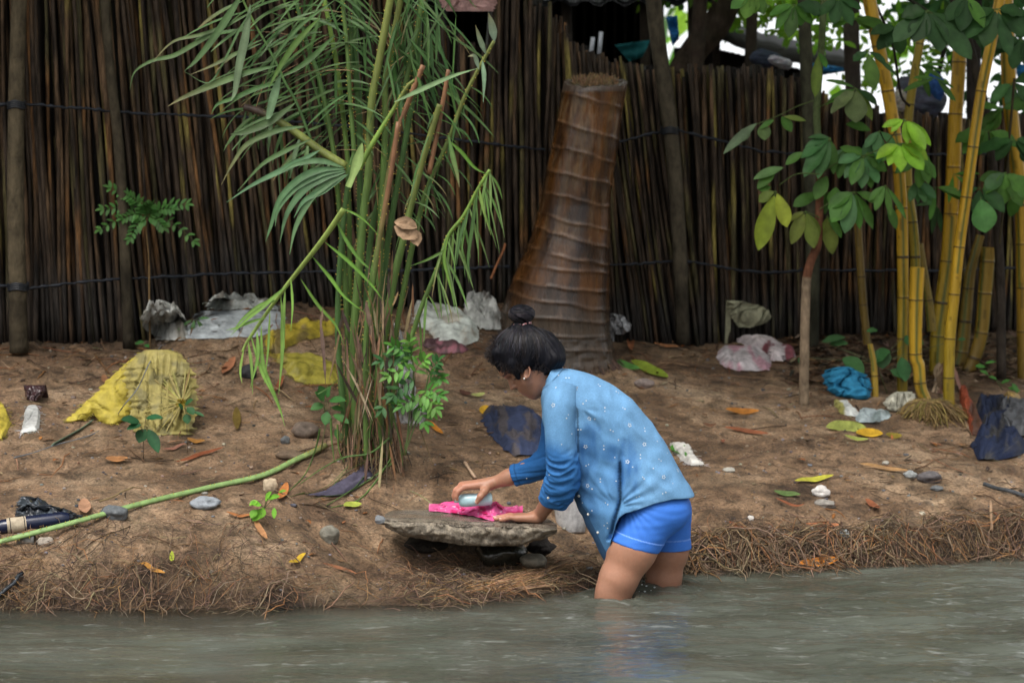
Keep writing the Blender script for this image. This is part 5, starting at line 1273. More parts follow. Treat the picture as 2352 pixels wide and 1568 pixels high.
for a in [
 (1705, 950, 78, 5, 13, OR, 'long orange leaf high on the right slope'),
 (1715, 998, 105, 6, 9, RU, 'long reddish strip of leaf below the orange one on the right slope'),
 (1630, 981, 32, 8, 7, BR, 'small brown curled leaf near the shirt back, right slope'),
 (1943, 990, 92, 2, 26, LI, 'broad lime green leaf with a hole below the blue white wrapper'),
 (1997, 1002, 62, 0, 20, YY, 'yellow orange leaf overlapping the broad lime one'),
 (1967, 1012, 56, 12, 8, LI, 'narrow lime leaf under the yellow orange leaf'),
 (2053, 1006, 38, 4, 12, (.26, .2, .03), 'olive yellow leaf by the root ball'),
 (2030, 1080, 115, 8, 9, TN, 'long tan leaf strip pointing at the dark grey stone'),
 (1870, 1106, 90, -8, 11, (.50, .48, .06), 'curved lime yellow leaf above the white stone', ),
 (1808, 1141, 62, 11, 11, (.10, .16, .05), 'dull green leaf left of the white stone'),
 (1815, 1162, 70, 18, 5, RU, 'thin rust coloured leaf below the dull green one'),
 (2004, 1164, 38, 35, 11, RU, 'short rust coloured leaf in the middle of the right bank'),
 (1890, 1212, 80, 0, 10, (.42, .17, .08), 'rust coloured strip lying left of the pale grey stone'),
 (1695, 1214, 45, 22, 9, RU, 'rust coloured leaf among roots right of the shorts'),
 (1881, 1298, 96, -9, 19, (.62, .22, .03), 'large orange leaf floating at the waters edge on the right'),
 (268, 1060, 52, 0, 12, (.38, .18, .07), 'tan oval leaf below the yellow sack'),
 (458, 1052, 115, -17, 8, (.25, .08, .035), 'long red brown strip right of the tan oval leaf'),
 (400, 1034, 55, -12, 6, (.28, .13, .09), 'pinkish brown sliver under the yellow sack'),
 (450, 1018, 42, 8, 8, (.3, .14, .03), 'small ochre leaf at the right foot of the yellow sack'),
 (544, 968, 52, 88, 12, (.13, .09, .02), 'upright brown green leaf on bare sand left of the palm clump'),
 (525, 846, 48, -55, 14, (.33, .14, .07), 'curled rust leaf beside the black brick'),
 (1000, 990, 45, 38, 8, (.55, .22, .03), 'orange sliver of leaf right of the small shrub'),
 (1098, 912, 32, -8, 9, (.42, .45, .15), 'pale green leaf under the face of the person'),
 (1069, 908, 28, 15, 9, (.1, .045, .03), 'dark brown leaf beside the pale green one'),
 (1115, 948, 28, 10, 20, (.6, .36, .03), 'yellow leaf tucked at the corner of the navy garment'),
 (650, 1137, 42, -65, 14, (.42, .16, .05), 'rust orange leaf by the lime seedling'),
 (641, 888, 42, -60, 8, RU, 'rust strip of leaf under the bent palm frond'),
 (683, 1292, 42, -22, 9, (.5, .33, .03), 'yellow ochre leaf low on the left bank'),
 (350, 1318, 62, 15, 8, (.45, .22, .05), 'orange brown leaf among roots on the left bank'),
 (395, 1286, 24, 90, 7, (.3, .35, .04), 'tiny yellow green leaf among roots on the left bank'),
 (550, 1189, 62, 10, 6, (.42, .17, .06), 'thin orange strip below the lime seedling'),
 (598, 1221, 60, 58, 9, (.40, .2, .09), 'tan strip slanting down from the thin orange one'),
 (195, 1170, 34, 80, 18, (.36, .2, .12), 'tan upright leaf at the end of the black bag'),
 (810, 1170, 42, -10, 14, (.40, .46, .08), 'torn lime leaf left of the slab'),
 (780, 1315, 80, 15, 6, (.28, .12, .06), 'long red brown strip on the bank below the slab'),
 (1440, 846, 62, 14, 14, GN, 'dark green leaf right of the palm stump foot'),
 (1492, 855, 92, 24, 20, (.20, .27, .03), 'large green and yellow leaf curling right of the palm stump foot'),
 (1562, 1042, 38, 50, 26, (.06, .2, .03), 'green leaf resting on the torn white netting'),
 (240, 880, 24, 80, 9, (.25, .12, .06), 'small brown leaf standing left of the yellow sack'),
 (1660, 1018, 10, 0, 5, (.25, .1, .06), 'tiny brown leaf scrap on the right slope'),
 (300, 880 - 30, 90, -28, 5, (.2, .09, .05), 'thin brown strip behind the yellow sack'),
 (1530, 800, 60, 8, 6, (.36, .16, .07), 'rust strip of leaf at the foot of the fence right of the stump'),
 (1448, 790, 44, 85, 9, (.28, .11, .05), 'reddish leaf leaning at the right foot of the palm stump'),
 (1290, 850, 45, 24, 6, (.33, .18, .1), 'thin tan strip hidden behind the bun of hair'),
]: fallen(*a)

CAN = 3000
# ------------------------------------------------------------------ behind the fence
hut = thing('hut', (1.0, 13.6, .3), 'dark open sided hut with a patched sheet roof behind the right fence', 'hut')
def box(mb, c, s_, col, rz=0, rx=0):
    b = len(mb.v); from_ = [(-1, -1, -1), (1, -1, -1), (1, 1, -1), (-1, 1, -1), (-1, -1, 1), (1, -1, 1), (1, 1, 1), (-1, 1, 1)]
    for v in from_:
        p = Vector((v[0] * s_[0] / 2, v[1] * s_[1] / 2, v[2] * s_[2] / 2))
        if rx: p = Vector((p.x, p.y * math.cos(rx) - p.z * math.sin(rx), p.y * math.sin(rx) + p.z * math.cos(rx)))
        if rz: p = Vector((p.x * math.cos(rz) - p.y * math.sin(rz), p.x * math.sin(rz) + p.y * math.cos(rz), p.z))
        mb.v.append(Vector(c) + p); mb.c.append(col)
    for f in [(0, 3, 2, 1), (4, 5, 6, 7), (0, 1, 5, 4), (1, 2, 6, 5), (2, 3, 7, 6), (3, 0, 4, 7)]: mb.f.append(tuple(b + z for z in f)); mb.mi.append(0)
hx0, hx1 = P(1228, 0, 13.6).x, P(1640, 0, 13.6).x
mb = MB()
for i in range(26):
    x = lerp(hx0 - .8, hx1 - .25, i / 25); box(mb, (x, 14.9, 1.2), (.105, .03, 2.6), jit((.012, .010, .009), .4))
mb.build('back_wall', M_bg, hut, smooth=False)
mb = MB()
for i in range(10): box(mb, (hx0 - .55 + .02, 13.5 + i * .15, 1.2), (.03, .14, 2.6), jit((.012, .010, .009), .3))
mb.build('side_wall', M_bg, hut, smooth=False)
mb = MB(); rows_ = []
for i in range(60):
    x = lerp(hx0 - .9, hx1 + .1, i / 59); zz = .018 * math.sin(i * 1.5)
    rows_.append([Vector((x, 13.2 - .05 * nz(x * 3, 1), 2.31 + zz + .03 * nz(x * 4, 3))), Vector((x, 14.2, 2.62 + zz)), Vector((x, 15.2, 2.9 + zz)), Vector((x, 15.2, 2.88 + zz)), Vector((x, 13.2, 2.285 + zz))])
mb.grid(rows_, (.10, .10, .11)); mb.build('roof', M_bg, hut)
mb = MB()
for x in (P(1300, 0, 13.4).x, P(1480, 0, 13.4).x, P(1590, 0, 13.4).x): mb.tube([(x, 13.4, 0), (x + .02, 13.4, 1.3), (x, 13.4, 2.34)], .03, (.05, .04, .03), 7)
mb.build('roof_posts', M_bg, hut)
def flatq(name, corners, Y, col, label, cat, mat=M_bg, t=.02):
    mb = MB(); p = [P(a, b, Y) for a, b in corners]; rows_ = []
    for i in range(13):
        u = i / 12; a = p[0].lerp(p[1], u); b = p[3].lerp(p[2], u); rows_.append([a.lerp(b, v / 8) + Vector((0, t * 2 * nz(u * 3, v * .4, p[0].x) , 0)) for v in range(9)])
    back = [[q + Vector((0, t, 0)) for q in r[::-1]] for r in rows_]
    mb.grid([r + b_ for r, b_ in zip(rows_, back)], col, closed=True); return tag(mb.build(name, mat), label, cat)
flatq('teal_cloth', [(1412, 104), (1494, 92), (1476, 132), (1446, 142)], 13.0, (.012, .11, .12), 'teal cloth hanging in the dark hut behind the fence', 'cloth')
flatq('blue_tarpaulin', [(1530, 40), (1556, 36), (1560, 90), (1545, 106)], 12.9, (.015, .12, .32), 'narrow blue tarpaulin hanging beside the leaning grey post', 'tarpaulin')
for i, x in enumerate((1358, 1377)):
    mb = MB(); mb.tube([P(x - 2, 136, 12.7), P(x + 4, 74 + 12 * (1 - i), 12.7)], .011, (.6, .64, .72), 8); tag(mb.build('white_pipe', M_bg), ['left one of two pale pipes standing in the dark hut', 'right one of two pale pipes standing in the dark hut'][i], 'pipe')
# second shelter with a sagging roof, more to the right
h2 = thing('lean_to', (2.6, 14.2, .3), 'low lean-to with a sagging grey sheet roof behind the right fence', 'shelter')
mb = MB(); rows_ = []
for i in range(50):
    px = lerp(1630, 1960, i / 49); py = interp(px, [(1630, 62), (1700, 92), (1800, 122), (1900, 140), (1960, 150)])
    a = P(px, py + 5 * nz(px * .05, 1), 13.4); b = P(px, py - 34 + 8 * nz(px * .03, 5), 14.6)
    rows_.append([a, b, b - Vector((0, 0, .02)), a - Vector((0, 0, .045))])
mb.grid(rows_, (.07, .066, .066), closed=True); mb.build('roof', M_bg, h2)
mb = MB()
for px in (1642, 1715, 1790, 1870, 1950):
    mb.tube([P(px, 260, 13.6), P(px + 4, interp(px, [(1630, 62), (1960, 150)]) + 8, 13.6)], .022, (.05, .04, .03), 7)
for i in range(40):
    px = lerp(1560, 1850, i / 39); mb.tube([P(px, 260, 13.9), P(px + R.uniform(-3, 3), interp(px, [(1560, 110), (1630, 110), (1960, 190)]), 13.9)], .028, jit((.018, .014, .011), .4), 5)
mb.build('wall_poles', M_bg, h2)
for (rows_, c_, lab, cat, Yq, nm, sd) in [
 ([(112, 1735, 1760), (122, 1722, 1792), (135, 1720, 1800), (150, 1730, 1795), (162, 1750, 1775)], (.05, .065, .10), 'dark blue bundle hung on the lean-to behind the fence', 'bundle', 12.9, 'bundle', 61),
 ([(128, 1765, 1785), (136, 1760, 1815), (148, 1775, 1822), (160, 1790, 1820)], (.42, .42, .46), 'whitish rag stuffed on the top of the fence', 'rag', 12.6, 'rag', 62),
 ([(176, 2060, 2090), (186, 2052, 2120), (205, 2052, 2168), (225, 2060, 2175), (250, 2070, 2172), (280, 2090, 2160)], (.085, .09, .12), 'grey bundle of laundry on the fence behind the bamboo', 'laundry', 12.4, 'laundry_bundle', 63),
 ([(165, 2130, 2162), (180, 2128, 2170), (205, 2130, 2172), (232, 2140, 2168)], (.03, .09, .26), 'blue piece of laundry on the fence behind the bamboo', 'laundry', 12.3, 'laundry_bundle', 64),
 ([(205, 2052, 2080), (225, 2048, 2090), (250, 2055, 2088), (268, 2062, 2080)], (.36, .33, .28), 'beige piece of laundry on the fence beside the leaning bamboo', 'laundry', 12.3, 'laundry_bundle', 65),
 ([(148, 2335, 2362), (165, 2334, 2362), (190, 2340, 2362)], (.02, .14, .32), 'blue tarpaulin scrap at the right edge behind the bamboo', 'tarpaulin', 12.3, 'blue_tarpaulin', 66),
 ([(145, 1860, 1880), (155, 1862, 1936), (165, 1862, 1940), (172, 1870, 1900)], (.03, .2, .45), 'small blue sheet under the lean-to roof', 'sheet', 12.9, 'blue_sheet', 67)]:
    mb = MB(); rows2 = []
    xl = [(a, b) for a, b, c in rows_]; xr = [(a, c) for a, b, c in rows_]; y0, y1 = rows_[0][0], rows_[-1][0]; loop = []
    for i in range(17):
        py = lerp(y0, y1, i / 16); a, b = interp(py, xl), interp(py, xr); c = P((a + b) / 2, py, Yq); rx = (b - a) / 2 * Yq / F
        kk_ = math.sin(math.pi * clamp(.04 + .92 * i / 16)) ** .4
        rows2.append([c + Vector((math.cos(z) * rx * kk_, math.sin(z) * min(rx, .12) * kk_ * (1 + .5 * nz(z * 2, i * .5, sd)), .01 * nz(z * 3, i, sd))) for z in [2 * math.pi * w / 22 for w in range(22)]])
    mb.grid(rows2, [[jit(c_, .25) for _ in r] for r in rows2], closed=True, flip=True)
    tag(mb.build(nm, M_cloth), lab, cat)
# trunks behind the fence
def trunk_tree(pts, w, Y, col, label, crown, name='tree'):
    b = P(pts[0][0], pts[0][1], Y); th = thing(name, (b.x, Y, .4), label, 'tree', 'trees behind the fence')
    q = pl(pts, Y, 6); q = [Vector((q[0].x, Y, .2))] + q; mb = MB()
    mb.tube(q, [lerp(w[0], w[1], i / len(q)) * .5 * Y / F for i in range(len(q))], col, 12, True, [jit(col, .15) for _ in q]); mb.build('trunk', M_wood, th)
    cb = MB()
    for (cx, cy, rx, ry, n_, cl, sz) in crown:
        c = P(cx, cy, Y + .4); k = Y / F
        for i in range(n_):
            a = R.uniform(0, 6.28); r_ = R.random() ** .5; p = c + Vector((math.cos(a) * rx * k * r_, R.uniform(-.5, .9), math.sin(a) * ry * k * r_))
            if nz(p.x * 5, p.z * 5, cx) < -.12: continue
            d = Vector((R.gauss(0, 1), R.gauss(0, .6), R.gauss(-.4, .7)))
            cb.leaf(p, d, (R.gauss(0, .5), -1, .5), sz * R.uniform(.6, 1.3), sz * R.uniform(.3, .55), .3, jit(cl, .35), n=3, fold=.1)
    cb.build('crown', M_leaf, th); return th
LG = (.20, .42, .03); MG = (.09, .22, .03)
TT1 = trunk_tree([(1560, 170), (1600, 110), (1650, 50), (1690, -60)], (62, 66), 13.2, (.06, .045, .032), 'thick dark leaning trunk behind the right fence', [(1620, -20, 150, 60, 200, LG, .10), (1700, 30, 60, 40, 120, LG, .08)])
trunk_tree([(1598, 200), (1604, 80), (1612, -60)], (34, 34), 12.9, (.055, .04, .03), 'dark upright trunk crossing in front of the leaning one', [(1560, -60, 120, 60, 160, MG, .10)])
trunk_tree([(1962, 300), (1958, 150), (1955, 60), (1958, -60)], (36, 38), 12.6, (.055, .045, .035), 'brown trunk behind the fence left of the yellow bamboo', [(1880, -30, 160, 60, 420, LG, .08), (1890, 50, 80, 60, 240, LG, .07), (2100, -20, 160, 80, 160, MG, .08)])
trunk_tree([(1728, 300), (1725, 130), (1730, -50)], (26, 26), 13.0, (.05, .04, .03), 'slim brown trunk beside the lean-to behind the fence', [(1760, -15, 120, 60, 260, LG, .07), (1800, 45, 90, 40, 70, LG, .06)])
TT2 = trunk_tree([(2240, 400), (2236, 200), (2240, -40)], (34, 32), 12.3, (.028, .023, .02), 'dark thick trunk behind the middle bamboo stalks', [(2250, -20, 150, 120, 420, (.04, .12, .03), .11), (2320, 180, 60, 150, 160, (.04, .12, .03), .1)])
trunk_tree([(2120, 400), (2150, 200), (2200, -20)], (12, 10), 12.9, (.03, .025, .02), 'thin dark trunk with sparse leaves far behind the bamboo', [(2110, 130, 90, 60, 130, LG, .06), (2080, 50, 70, 60, 170, LG, .07), (2160, 150, 50, 60, 80, MG, .06), (2000, 160, 40, 60, 70, LG, .06)])
TT3 = trunk_tree([(120, 300), (110, 100), (100, -60)], (40, 40), 12.4, (.02, .017, .014), 'dark tree behind the tall left fence with leaves over its top', [(60, 60, 180, 160, 420, (.02, .06, .02), .1), (400, 20, 80, 30, 60, (.10, .28, .02), .09), (350, -10, 80, 30, 60, (.10, .28, .02), .09)])
# distant wood
dw = MB()
for i in range(5200):
    x = R.uniform(-14, 22); y = R.uniform(19, 27); z = .2 + R.random() ** 1.0 * (3.2 + 1.2 * nz(x * .3, 1) - (1.5 if 3.5 < x < 9 else -1.5))
    if x > .06 * y + .6 and z > 1.35 and R.random() < .93: continue
    dw.leaf((x, y, z), (R.gauss(0, 1), R.gauss(0, .5), R.gauss(-.3, .8)), (0, -1, .4), R.uniform(.14, .4), R.uniform(.08, .2), .3, jit(R.choice([MG, (.05, .13, .03), LG]), .4), n=2, fold=.1)
tag(dw.build('distant_wood', M_leaf, loc=(3, 22, .3)), 'blurred pale green thicket far behind the fence', 'wood', kind='stuff')

# leaf crowns added out of view above the bank to shade the fence
def shade_canopy(th, x0, x1, n):
    cb = MB()
    for i in range(n):
        x = R.uniform(x0, x1); y = R.uniform(8.7, 16); z = R.uniform(3.4, 5.4)
        if nz(x * .8, y * .8, z * .8) < -.22: continue
        cb.leaf((x, y, z), (R.gauss(0, 1), R.gauss(0, 1), R.gauss(-.4, .5)), (0, 0, 1), R.uniform(.25, .5), R.uniform(.14, .26), .3, jit((.05, .12, .03), .3), n=2, fold=.1)
    cb.build('crown', M_leaf, th)
shade_canopy(TT3, -5.5, -1, CAN); shade_canopy(TT1, -1, 2.2, int(CAN * .75)); shade_canopy(TT2, 2.2, 6, int(CAN * .6))
# ------------------------------------------------------------------ the person (signed-distance sculpting, one continuous body)
class SDF:
    def __init__(s, lo, hi, h):
        s.lo = np.array(lo, np.float32); s.h = h
        s.n = np.ceil((np.array(hi) - np.array(lo)) / h).astype(int) + 1
        s.V = np.full(s.n, .05, np.float32)
    def box(s, lo, hi):
        a = np.maximum(0, np.floor((np.array(lo) - s.lo) / s.h).astype(int)); b = np.minimum(s.n, np.ceil((np.array(hi) - s.lo) / s.h).astype(int) + 1)
        if (b <= a).any(): return None
        sl = tuple(slice(a[i], b[i]) for i in range(3))
        ax = [s.lo[i] + s.h * np.arange(a[i], b[i], dtype=np.float32) for i in range(3)]
        X, Y_, Z = np.meshgrid(*ax, indexing='ij'); return sl, X, Y_, Z
    def blend(s, sl, d, k, op='add'):
        v = s.V[sl]
        if op == 'add':
            if k <= 0: s.V[sl] = np.minimum(v, d)
            else:
                h = np.maximum(k - np.abs(v - d), 0) / k; s.V[sl] = np.minimum(v, d) - h * h * k * .25
        else:
            if k <= 0: s.V[sl] = np.maximum(v, -d)
            else:
                h = np.maximum(k - np.abs(v + d), 0) / k; s.V[sl] = np.maximum(v, -d) + h * h * k * .25
    def cone(s, a, b, ra, rb, k=.015, op='add', clip=None):
        a = np.array(a, np.float32); b = np.array(b, np.float32); m = max(ra, rb) + k + .035
        r = s.box(np.minimum(a, b) - m, np.maximum(a, b) + m)
        if r is None: return
        sl, X, Y_, Z = r; d = b - a; L2 = max(1e-9, float(d @ d))
        t = np.clip(((X - a[0]) * d[0] + (Y_ - a[1]) * d[1] + (Z - a[2]) * d[2]) / L2, 0, 1)
        D = np.sqrt((X - a[0] - t * d[0]) ** 2 + (Y_ - a[1] - t * d[1]) ** 2 + (Z - a[2] - t * d[2]) ** 2) - (ra + (rb - ra) * t)
        if clip:
            for (p, n_) in clip: D = np.maximum(D, (X - p[0]) * n_[0] + (Y_ - p[1]) * n_[1] + (Z - p[2]) * n_[2])
        s.blend(sl, D, k, op)
    def chain(s, pts, rs, k=.015, **kw):
        for i in range(len(pts) - 1): s.cone(pts[i], pts[i + 1], rs[i], rs[i + 1], k, **kw)
    def ell(s, c, r, k=.015, ax=None, op='add', clip=None):
        c = np.array(c, np.float32); m = max(r) + k + .03
        q = s.box(c - m, c + m)
        if q is None: return
        sl, X, Y_, Z = q; X = X - c[0]; Y_ = Y_ - c[1]; Z = Z - c[2]
        if ax is None: ax = ((1, 0, 0), (0, 1, 0), (0, 0, 1))
        u = [(X * e[0] + Y_ * e[1] + Z * e[2]) for e in ax]
        k0 = np.sqrt(sum((u[i] / r[i]) ** 2 for i in range(3))) + 1e-6; k1 = np.sqrt(sum((u[i] / r[i] ** 2) ** 2 for i in range(3))) + 1e-6
        D = k0 * (k0 - 1) / k1
        if clip:
            for (p, n_) in clip: D = np.maximum(D, (X + c[0] - p[0]) * n_[0] + (Y_ + c[1] - p[1]) * n_[1] + (Z + c[2] - p[2]) * n_[2])
        s.blend(sl, D.astype(np.float32), k, op)
    def mesh(s):
        V = s.V; n = V.shape; ins = V < 0
        c = [ins[i:n[0] - 1 + i, j:n[1] - 1 + j, k:n[2] - 1 + k] for i in (0, 1) for j in (0, 1) for k in (0, 1)]
        al = c[0].copy(); an = c[0].copy()
        for q in c[1:]: al &= q; an |= q
        act = an & ~al; idx = np.argwhere(act); I = -np.ones(act.shape, np.int32); I[act] = np.arange(len(idx))
        off = np.array([(i, j, k) for i in (0, 1) for j in (0, 1) for k in (0, 1)])
        vals = np.stack([V[idx[:, 0] + o_[0], idx[:, 1] + o_[1], idx[:, 2] + o_[2]] for o_ in off], 1)
        acc = np.zeros((len(idx), 3), np.float64); cnt = np.zeros(len(idx))
        for a in range(8):
            for b in range(a + 1, 8):
                if np.abs(off[a] - off[b]).sum() != 1: continue
                va, vb = vals[:, a], vals[:, b]; m = (va < 0) != (vb < 0); t = np.where(m, va / np.where(m, va - vb, 1), 0)
                p = off[a] + (off[b] - off[a]) * t[:, None]; acc += np.where(m[:, None], p, 0); cnt += m
        P_ = (idx + acc / cnt[:, None]) * s.h + s.lo
        F_ = []
        for ax in range(3):
            a1, a2 = [(1, 2), (2, 0), (0, 1)][ax]
            sh = [slice(None)] * 3; s0 = list(sh); s1 = list(sh); s0[ax] = slice(0, n[ax] - 1); s1[ax] = slice(1, n[ax])
            A, B = ins[tuple(s0)], ins[tuple(s1)]; e = np.argwhere(A != B)
            e = e[(e[:, a1] > 0) & (e[:, a2] > 0) & (e[:, a1] < n[a1] - 1) & (e[:, a2] < n[a2] - 1)]
            flip = A[e[:, 0], e[:, 1], e[:, 2]]
            def g_(d1, d2):
                q = e.copy(); q[:, a1] -= d1; q[:, a2] -= d2; return I[q[:, 0], q[:, 1], q[:, 2]]
            q = np.stack([g_(1, 1), g_(0, 1), g_(0, 0), g_(1, 0)], 1)
            F_.append(np.where(flip[:, None], q, q[:, ::-1]))
        return P_, np.concatenate(F_)
def sdf_obj(name, sdf, mat, parent, colf, smooth_it=2, disp=None):
    Pn, Fn = sdf.mesh(); org = np.array(parent.location)
    # light laplacian smoothing to remove grid steps
    E = np.concatenate([Fn[:, [0, 1]], Fn[:, [1, 2]], Fn[:, [2, 3]], Fn[:, [3, 0]]]); E = np.concatenate([E, E[:, ::-1]])
    cnt = np.bincount(E[:, 0], minlength=len(Pn))[:, None]
    for it in range(smooth_it):
        acc = np.stack([np.bincount(E[:, 0], weights=Pn[E[:, 1], i], minlength=len(Pn)) for i in range(3)], 1); Pn = Pn + .5 * (acc / np.maximum(cnt, 1) - Pn)
    me = bpy.data.meshes.new(name); me.from_pydata((Pn - org).tolist(), [], Fn.tolist()); me.materials.append(mat)
    if disp is not None:
        me.update(); N_ = np.zeros(len(Pn) * 3, np.float32); me.vertices.foreach_get('normal', N_); N_ = N_.reshape(-1, 3)
        q = Pn.copy()
        for i in range(len(q)): q[i] += N_[i] * disp(Pn[i], N_[i])
        me.vertices.foreach_set('co', (q - org).astype(np.float32).ravel())
    ca = me.color_attributes.new('Col', 'FLOAT_COLOR', 'POINT'); arr = np.ones((len(Pn), 4), np.float32)
    for i in range(len(Pn)): arr[i, :3] = colf(Pn[i])
    ca.data.foreach_set('color', arr.ravel()); me.polygons.foreach_set('use_smooth', [True] * len(Fn)); me.update()
    o = bpy.data.objects.new(name, me); COL.objects.link(o)
    if parent is not None: o.parent = parent
    return o

Y0 = 8.32; PK = Y0 / F      # metres per picture pixel at the person
def W(px, py, Y=Y0): return P(px, py, Y)
girl = thing('person', Vector((W(1480, 1300).x, Y0, -.45)), 'person with bunned black hair in starred blue shirt and shorts, wading and bending over slab', 'person')
SKIN = (.385, .195, .125)
body = SDF((W(1030, 1000).x, 8.0, -.47), (W(1610, 1000).x, 8.72, W(1200, 735).z), .0032)
# legs
hipN, hipF = W(1499, 1176, 8.248), W(1535, 1176, 8.40)
kN = P(1408, 1372, 8.21); kF = P(1523, 1352, 8.43)
thN = W(1440, 1290, 8.21)
body.chain([hipN, W(1452, 1262, 8.222), P(1420, 1330, 8.21), kN], [.080, .079, .062, .055], .03)
body.ell(P(1392, 1366, 8.195), (.035, .04, .045), .03)
body.chain([kN, kN + Vector((.035, .01, -.12)), kN + Vector((.075, .02, -.36))], [.052, .056, .034], .02)
body.chain([hipF, P(1535, 1262, 8.42), P(1524, 1330, 8.43), kF], [.074, .067, .058, .053], .03)
body.chain([kF, kF + Vector((.03, .01, -.12)), kF + Vector((.06, .02, -.37))], [.053, .054, .034], .02)
for a in (kN + Vector((.075, .02, -.38)), kF + Vector((.06, .02, -.39))):
    body.chain([a, a + Vector((-.07, 0, -.035)), a + Vector((-.15, 0, -.045))], [.032, .03, .02], .02)
# pelvis, torso (under the clothes)
body.ell(W(1515, 1165, 8.32), (.085, .125, .07), .04)
body.chain([W(1515, 1140, 8.32), W(1440, 1035, 8.32), W(1360, 960, 8.32), W(1300, 915, 8.32)], [.075, .075, .08, .06], .04)
# neck
body.chain([W(1296, 900, 8.32), W(1268, 880, 8.325), W(1236, 856, 8.33)], [.055, .042, .044], .025)
# head frame
HA = rad(42); f_ = Vector((-math.cos(HA), -.10, -math.sin(HA))).normalized(); l_ = Vector((0, -1, 0)); l_ = (l_ - f_ * l_.dot(f_)).normalized(); c_ = f_.cross(l_); 
if c_.z < 0: c_ = -c_
HC = W(1212, 822, 8.33)
def hd(f, l, c): return HC + f_ * f + l_ * l + c_ * c     # forward, to the camera side, crown
AX = (tuple(f_), tuple(l_), tuple(c_))
body.ell(hd(-.005, 0, .015), (.092, .072, .082), .02, AX)
body.ell(hd(.064, 0, .020), (.046, .058, .044), .02, AX)
body.ell(hd(.062, 0, -.070), (.032, .030, .030), .02, AX)
body.ell(hd(.030, 0, -.035), (.058, .060, .072), .03, AX)
body.ell(hd(.050, 0, -.075), (.040, .043, .040), .025, AX)      # jaw
body.cone(hd(.068, 0, -.108), hd(.064, 0, -.100), .018, .022, .02)  # chin
body.cone(hd(-.01, .052, -.06), hd(.055, .022, -.10), .016, .013, .02)
body.cone(hd(-.01, -.052, -.06), hd(.055, -.022, -.10), .016, .013, .02)
for s_ in (1, -1):
    body.ell(hd(.058, .035 * s_, -.048), (.022, .024, .022), .02, AX)   # cheek
    body.ell(hd(.088, .030 * s_, -.012), (.016, .019, .012), .012, AX, op='sub')  # socket
    body.ell(hd(.074, .031 * s_, -.016), (.015, .016, .0125), .004, AX)  # closed lid
    body.cone(hd(.084, .014 * s_, .004), hd(.075, .048 * s_, .004), .006, .005, .012)  # brow ridge
body.chain([hd(.085, 0, .0), hd(.100, 0, -.026), hd(.108, 0, -.040)], [.0065, .0075, .0095], .010)
for s_ in (1, -1): body.ell(hd(.097, .010 * s_, -.044), (.008, .007, .006), .005, AX)
body.cone(hd(.090, .016, -.066), hd(.090, -.016, -.066), .0062, .0062, .006); body.ell(hd(.093, 0, -.064), (.008, .016, .005), .004, AX)
body.ell(hd(.090, 0, -.076), (.008, .016, .006), .004, AX)
body.cone(hd(.101, .02, -.0705), hd(.101, -.02, -.0705), .0022, .0022, .003, op='sub')
# ear (camera side)
for s_, ce in ((1, W(1209, 853, 8.33 - .072)), (-1, W(1209, 853, 8.33 + .072))):
    yo = -s_ * .0
    for i in range(15):
        a = rad(-30 + i * 17); ex = Vector((math.sin(a) * .0125, 0, math.cos(a) * .0215))
        p = ce + ex + Vector((.0, -s_ * (.006 + .004 * math.sin(a)), 0)); a2 = rad(-30 + (i + 1) * 17); p2 = ce + Vector((math.sin(a2) * .0125, -s_ * (.006 + .004 * math.sin(a2)), math.cos(a2) * .0215))
        body.cone(p, p2, .0034, .0034, .003)
    body.ell(ce + Vector((.001, s_ * .004, -.004)), (.011, .007, .02), .006); body.ell(ce + Vector((-.006, -s_ * .003, -.019)), (.006, .005, .007), .004)
# near arm and hand flat on the slab
eN = W(1303, 1088, 8.215); wN = P(1240, 1190, 8.455); wN.z = ZS + .026
shN, shF = W(1290, 925, 8.20), W(1285, 912, 8.45)
body.chain([shN, eN], [.040, .038], .02)
fm_ = eN.lerp(wN, .5); body.chain([eN, eN.lerp(wN, .3), fm_, wN], [.040, .038, .034, .0235], .02)
dr_ = Vector((-1, .16, 0)).normalized(); sd = Vector((dr_.y, -dr_.x, 0))
if sd.y > 0: sd = -sd      # towards the camera: the little finger side
wrist = wN
palmC = wN + dr_ * .046 + Vector((0, 0, -.010))
body.chain([wN, wN + dr_ * .02 + Vector((0, 0, -.005))], [.0225, .021], .012)
for k_ in range(4):
    off = (k_ - 1.5) * .0165
    base = Vector((0, 0, 0)) + wN + dr_ * (.088 - abs(k_ - 1.3) * .004) - sd * (-off); base.z = ZS + .0175
    body.cone(wN + sd * off * .7 + dr_ * .008 + Vector((0, 0, -.008)), base, .0155, .0115, .012)
    L = [.070, .078, .074, .058][3 - k_] if False else [.072, .079, .073, .056][k_]
    ang = (k_ - 1.5) * .07; fd = (dr_ + sd * ang).normalized()
    m1_ = base + fd * L * .42 + Vector((0, 0, .002)); m2_ = base + fd * L * .75 + Vector((0, 0, -.004)); m3_ = base + fd * L + Vector((0, 0, -.0075))
    body.chain([base, m1_, m2_, m3_], [.0098, .0086, .0076, .0062], .0025)
fingN = []
tb0 = wN - sd * .028 + dr_ * .018; tb0.z = ZS + .016; tb1 = tb0 - sd * .022 + dr_ * .028; tb1.z = ZS + .013; tb2 = tb1 + dr_ * .032 - sd * .004; tb2.z = ZS + .010
body.chain([wN + dr_ * .01 + Vector((0, 0, -.008)), tb0, tb1, tb2], [.016, .013, .0105, .008], .006)
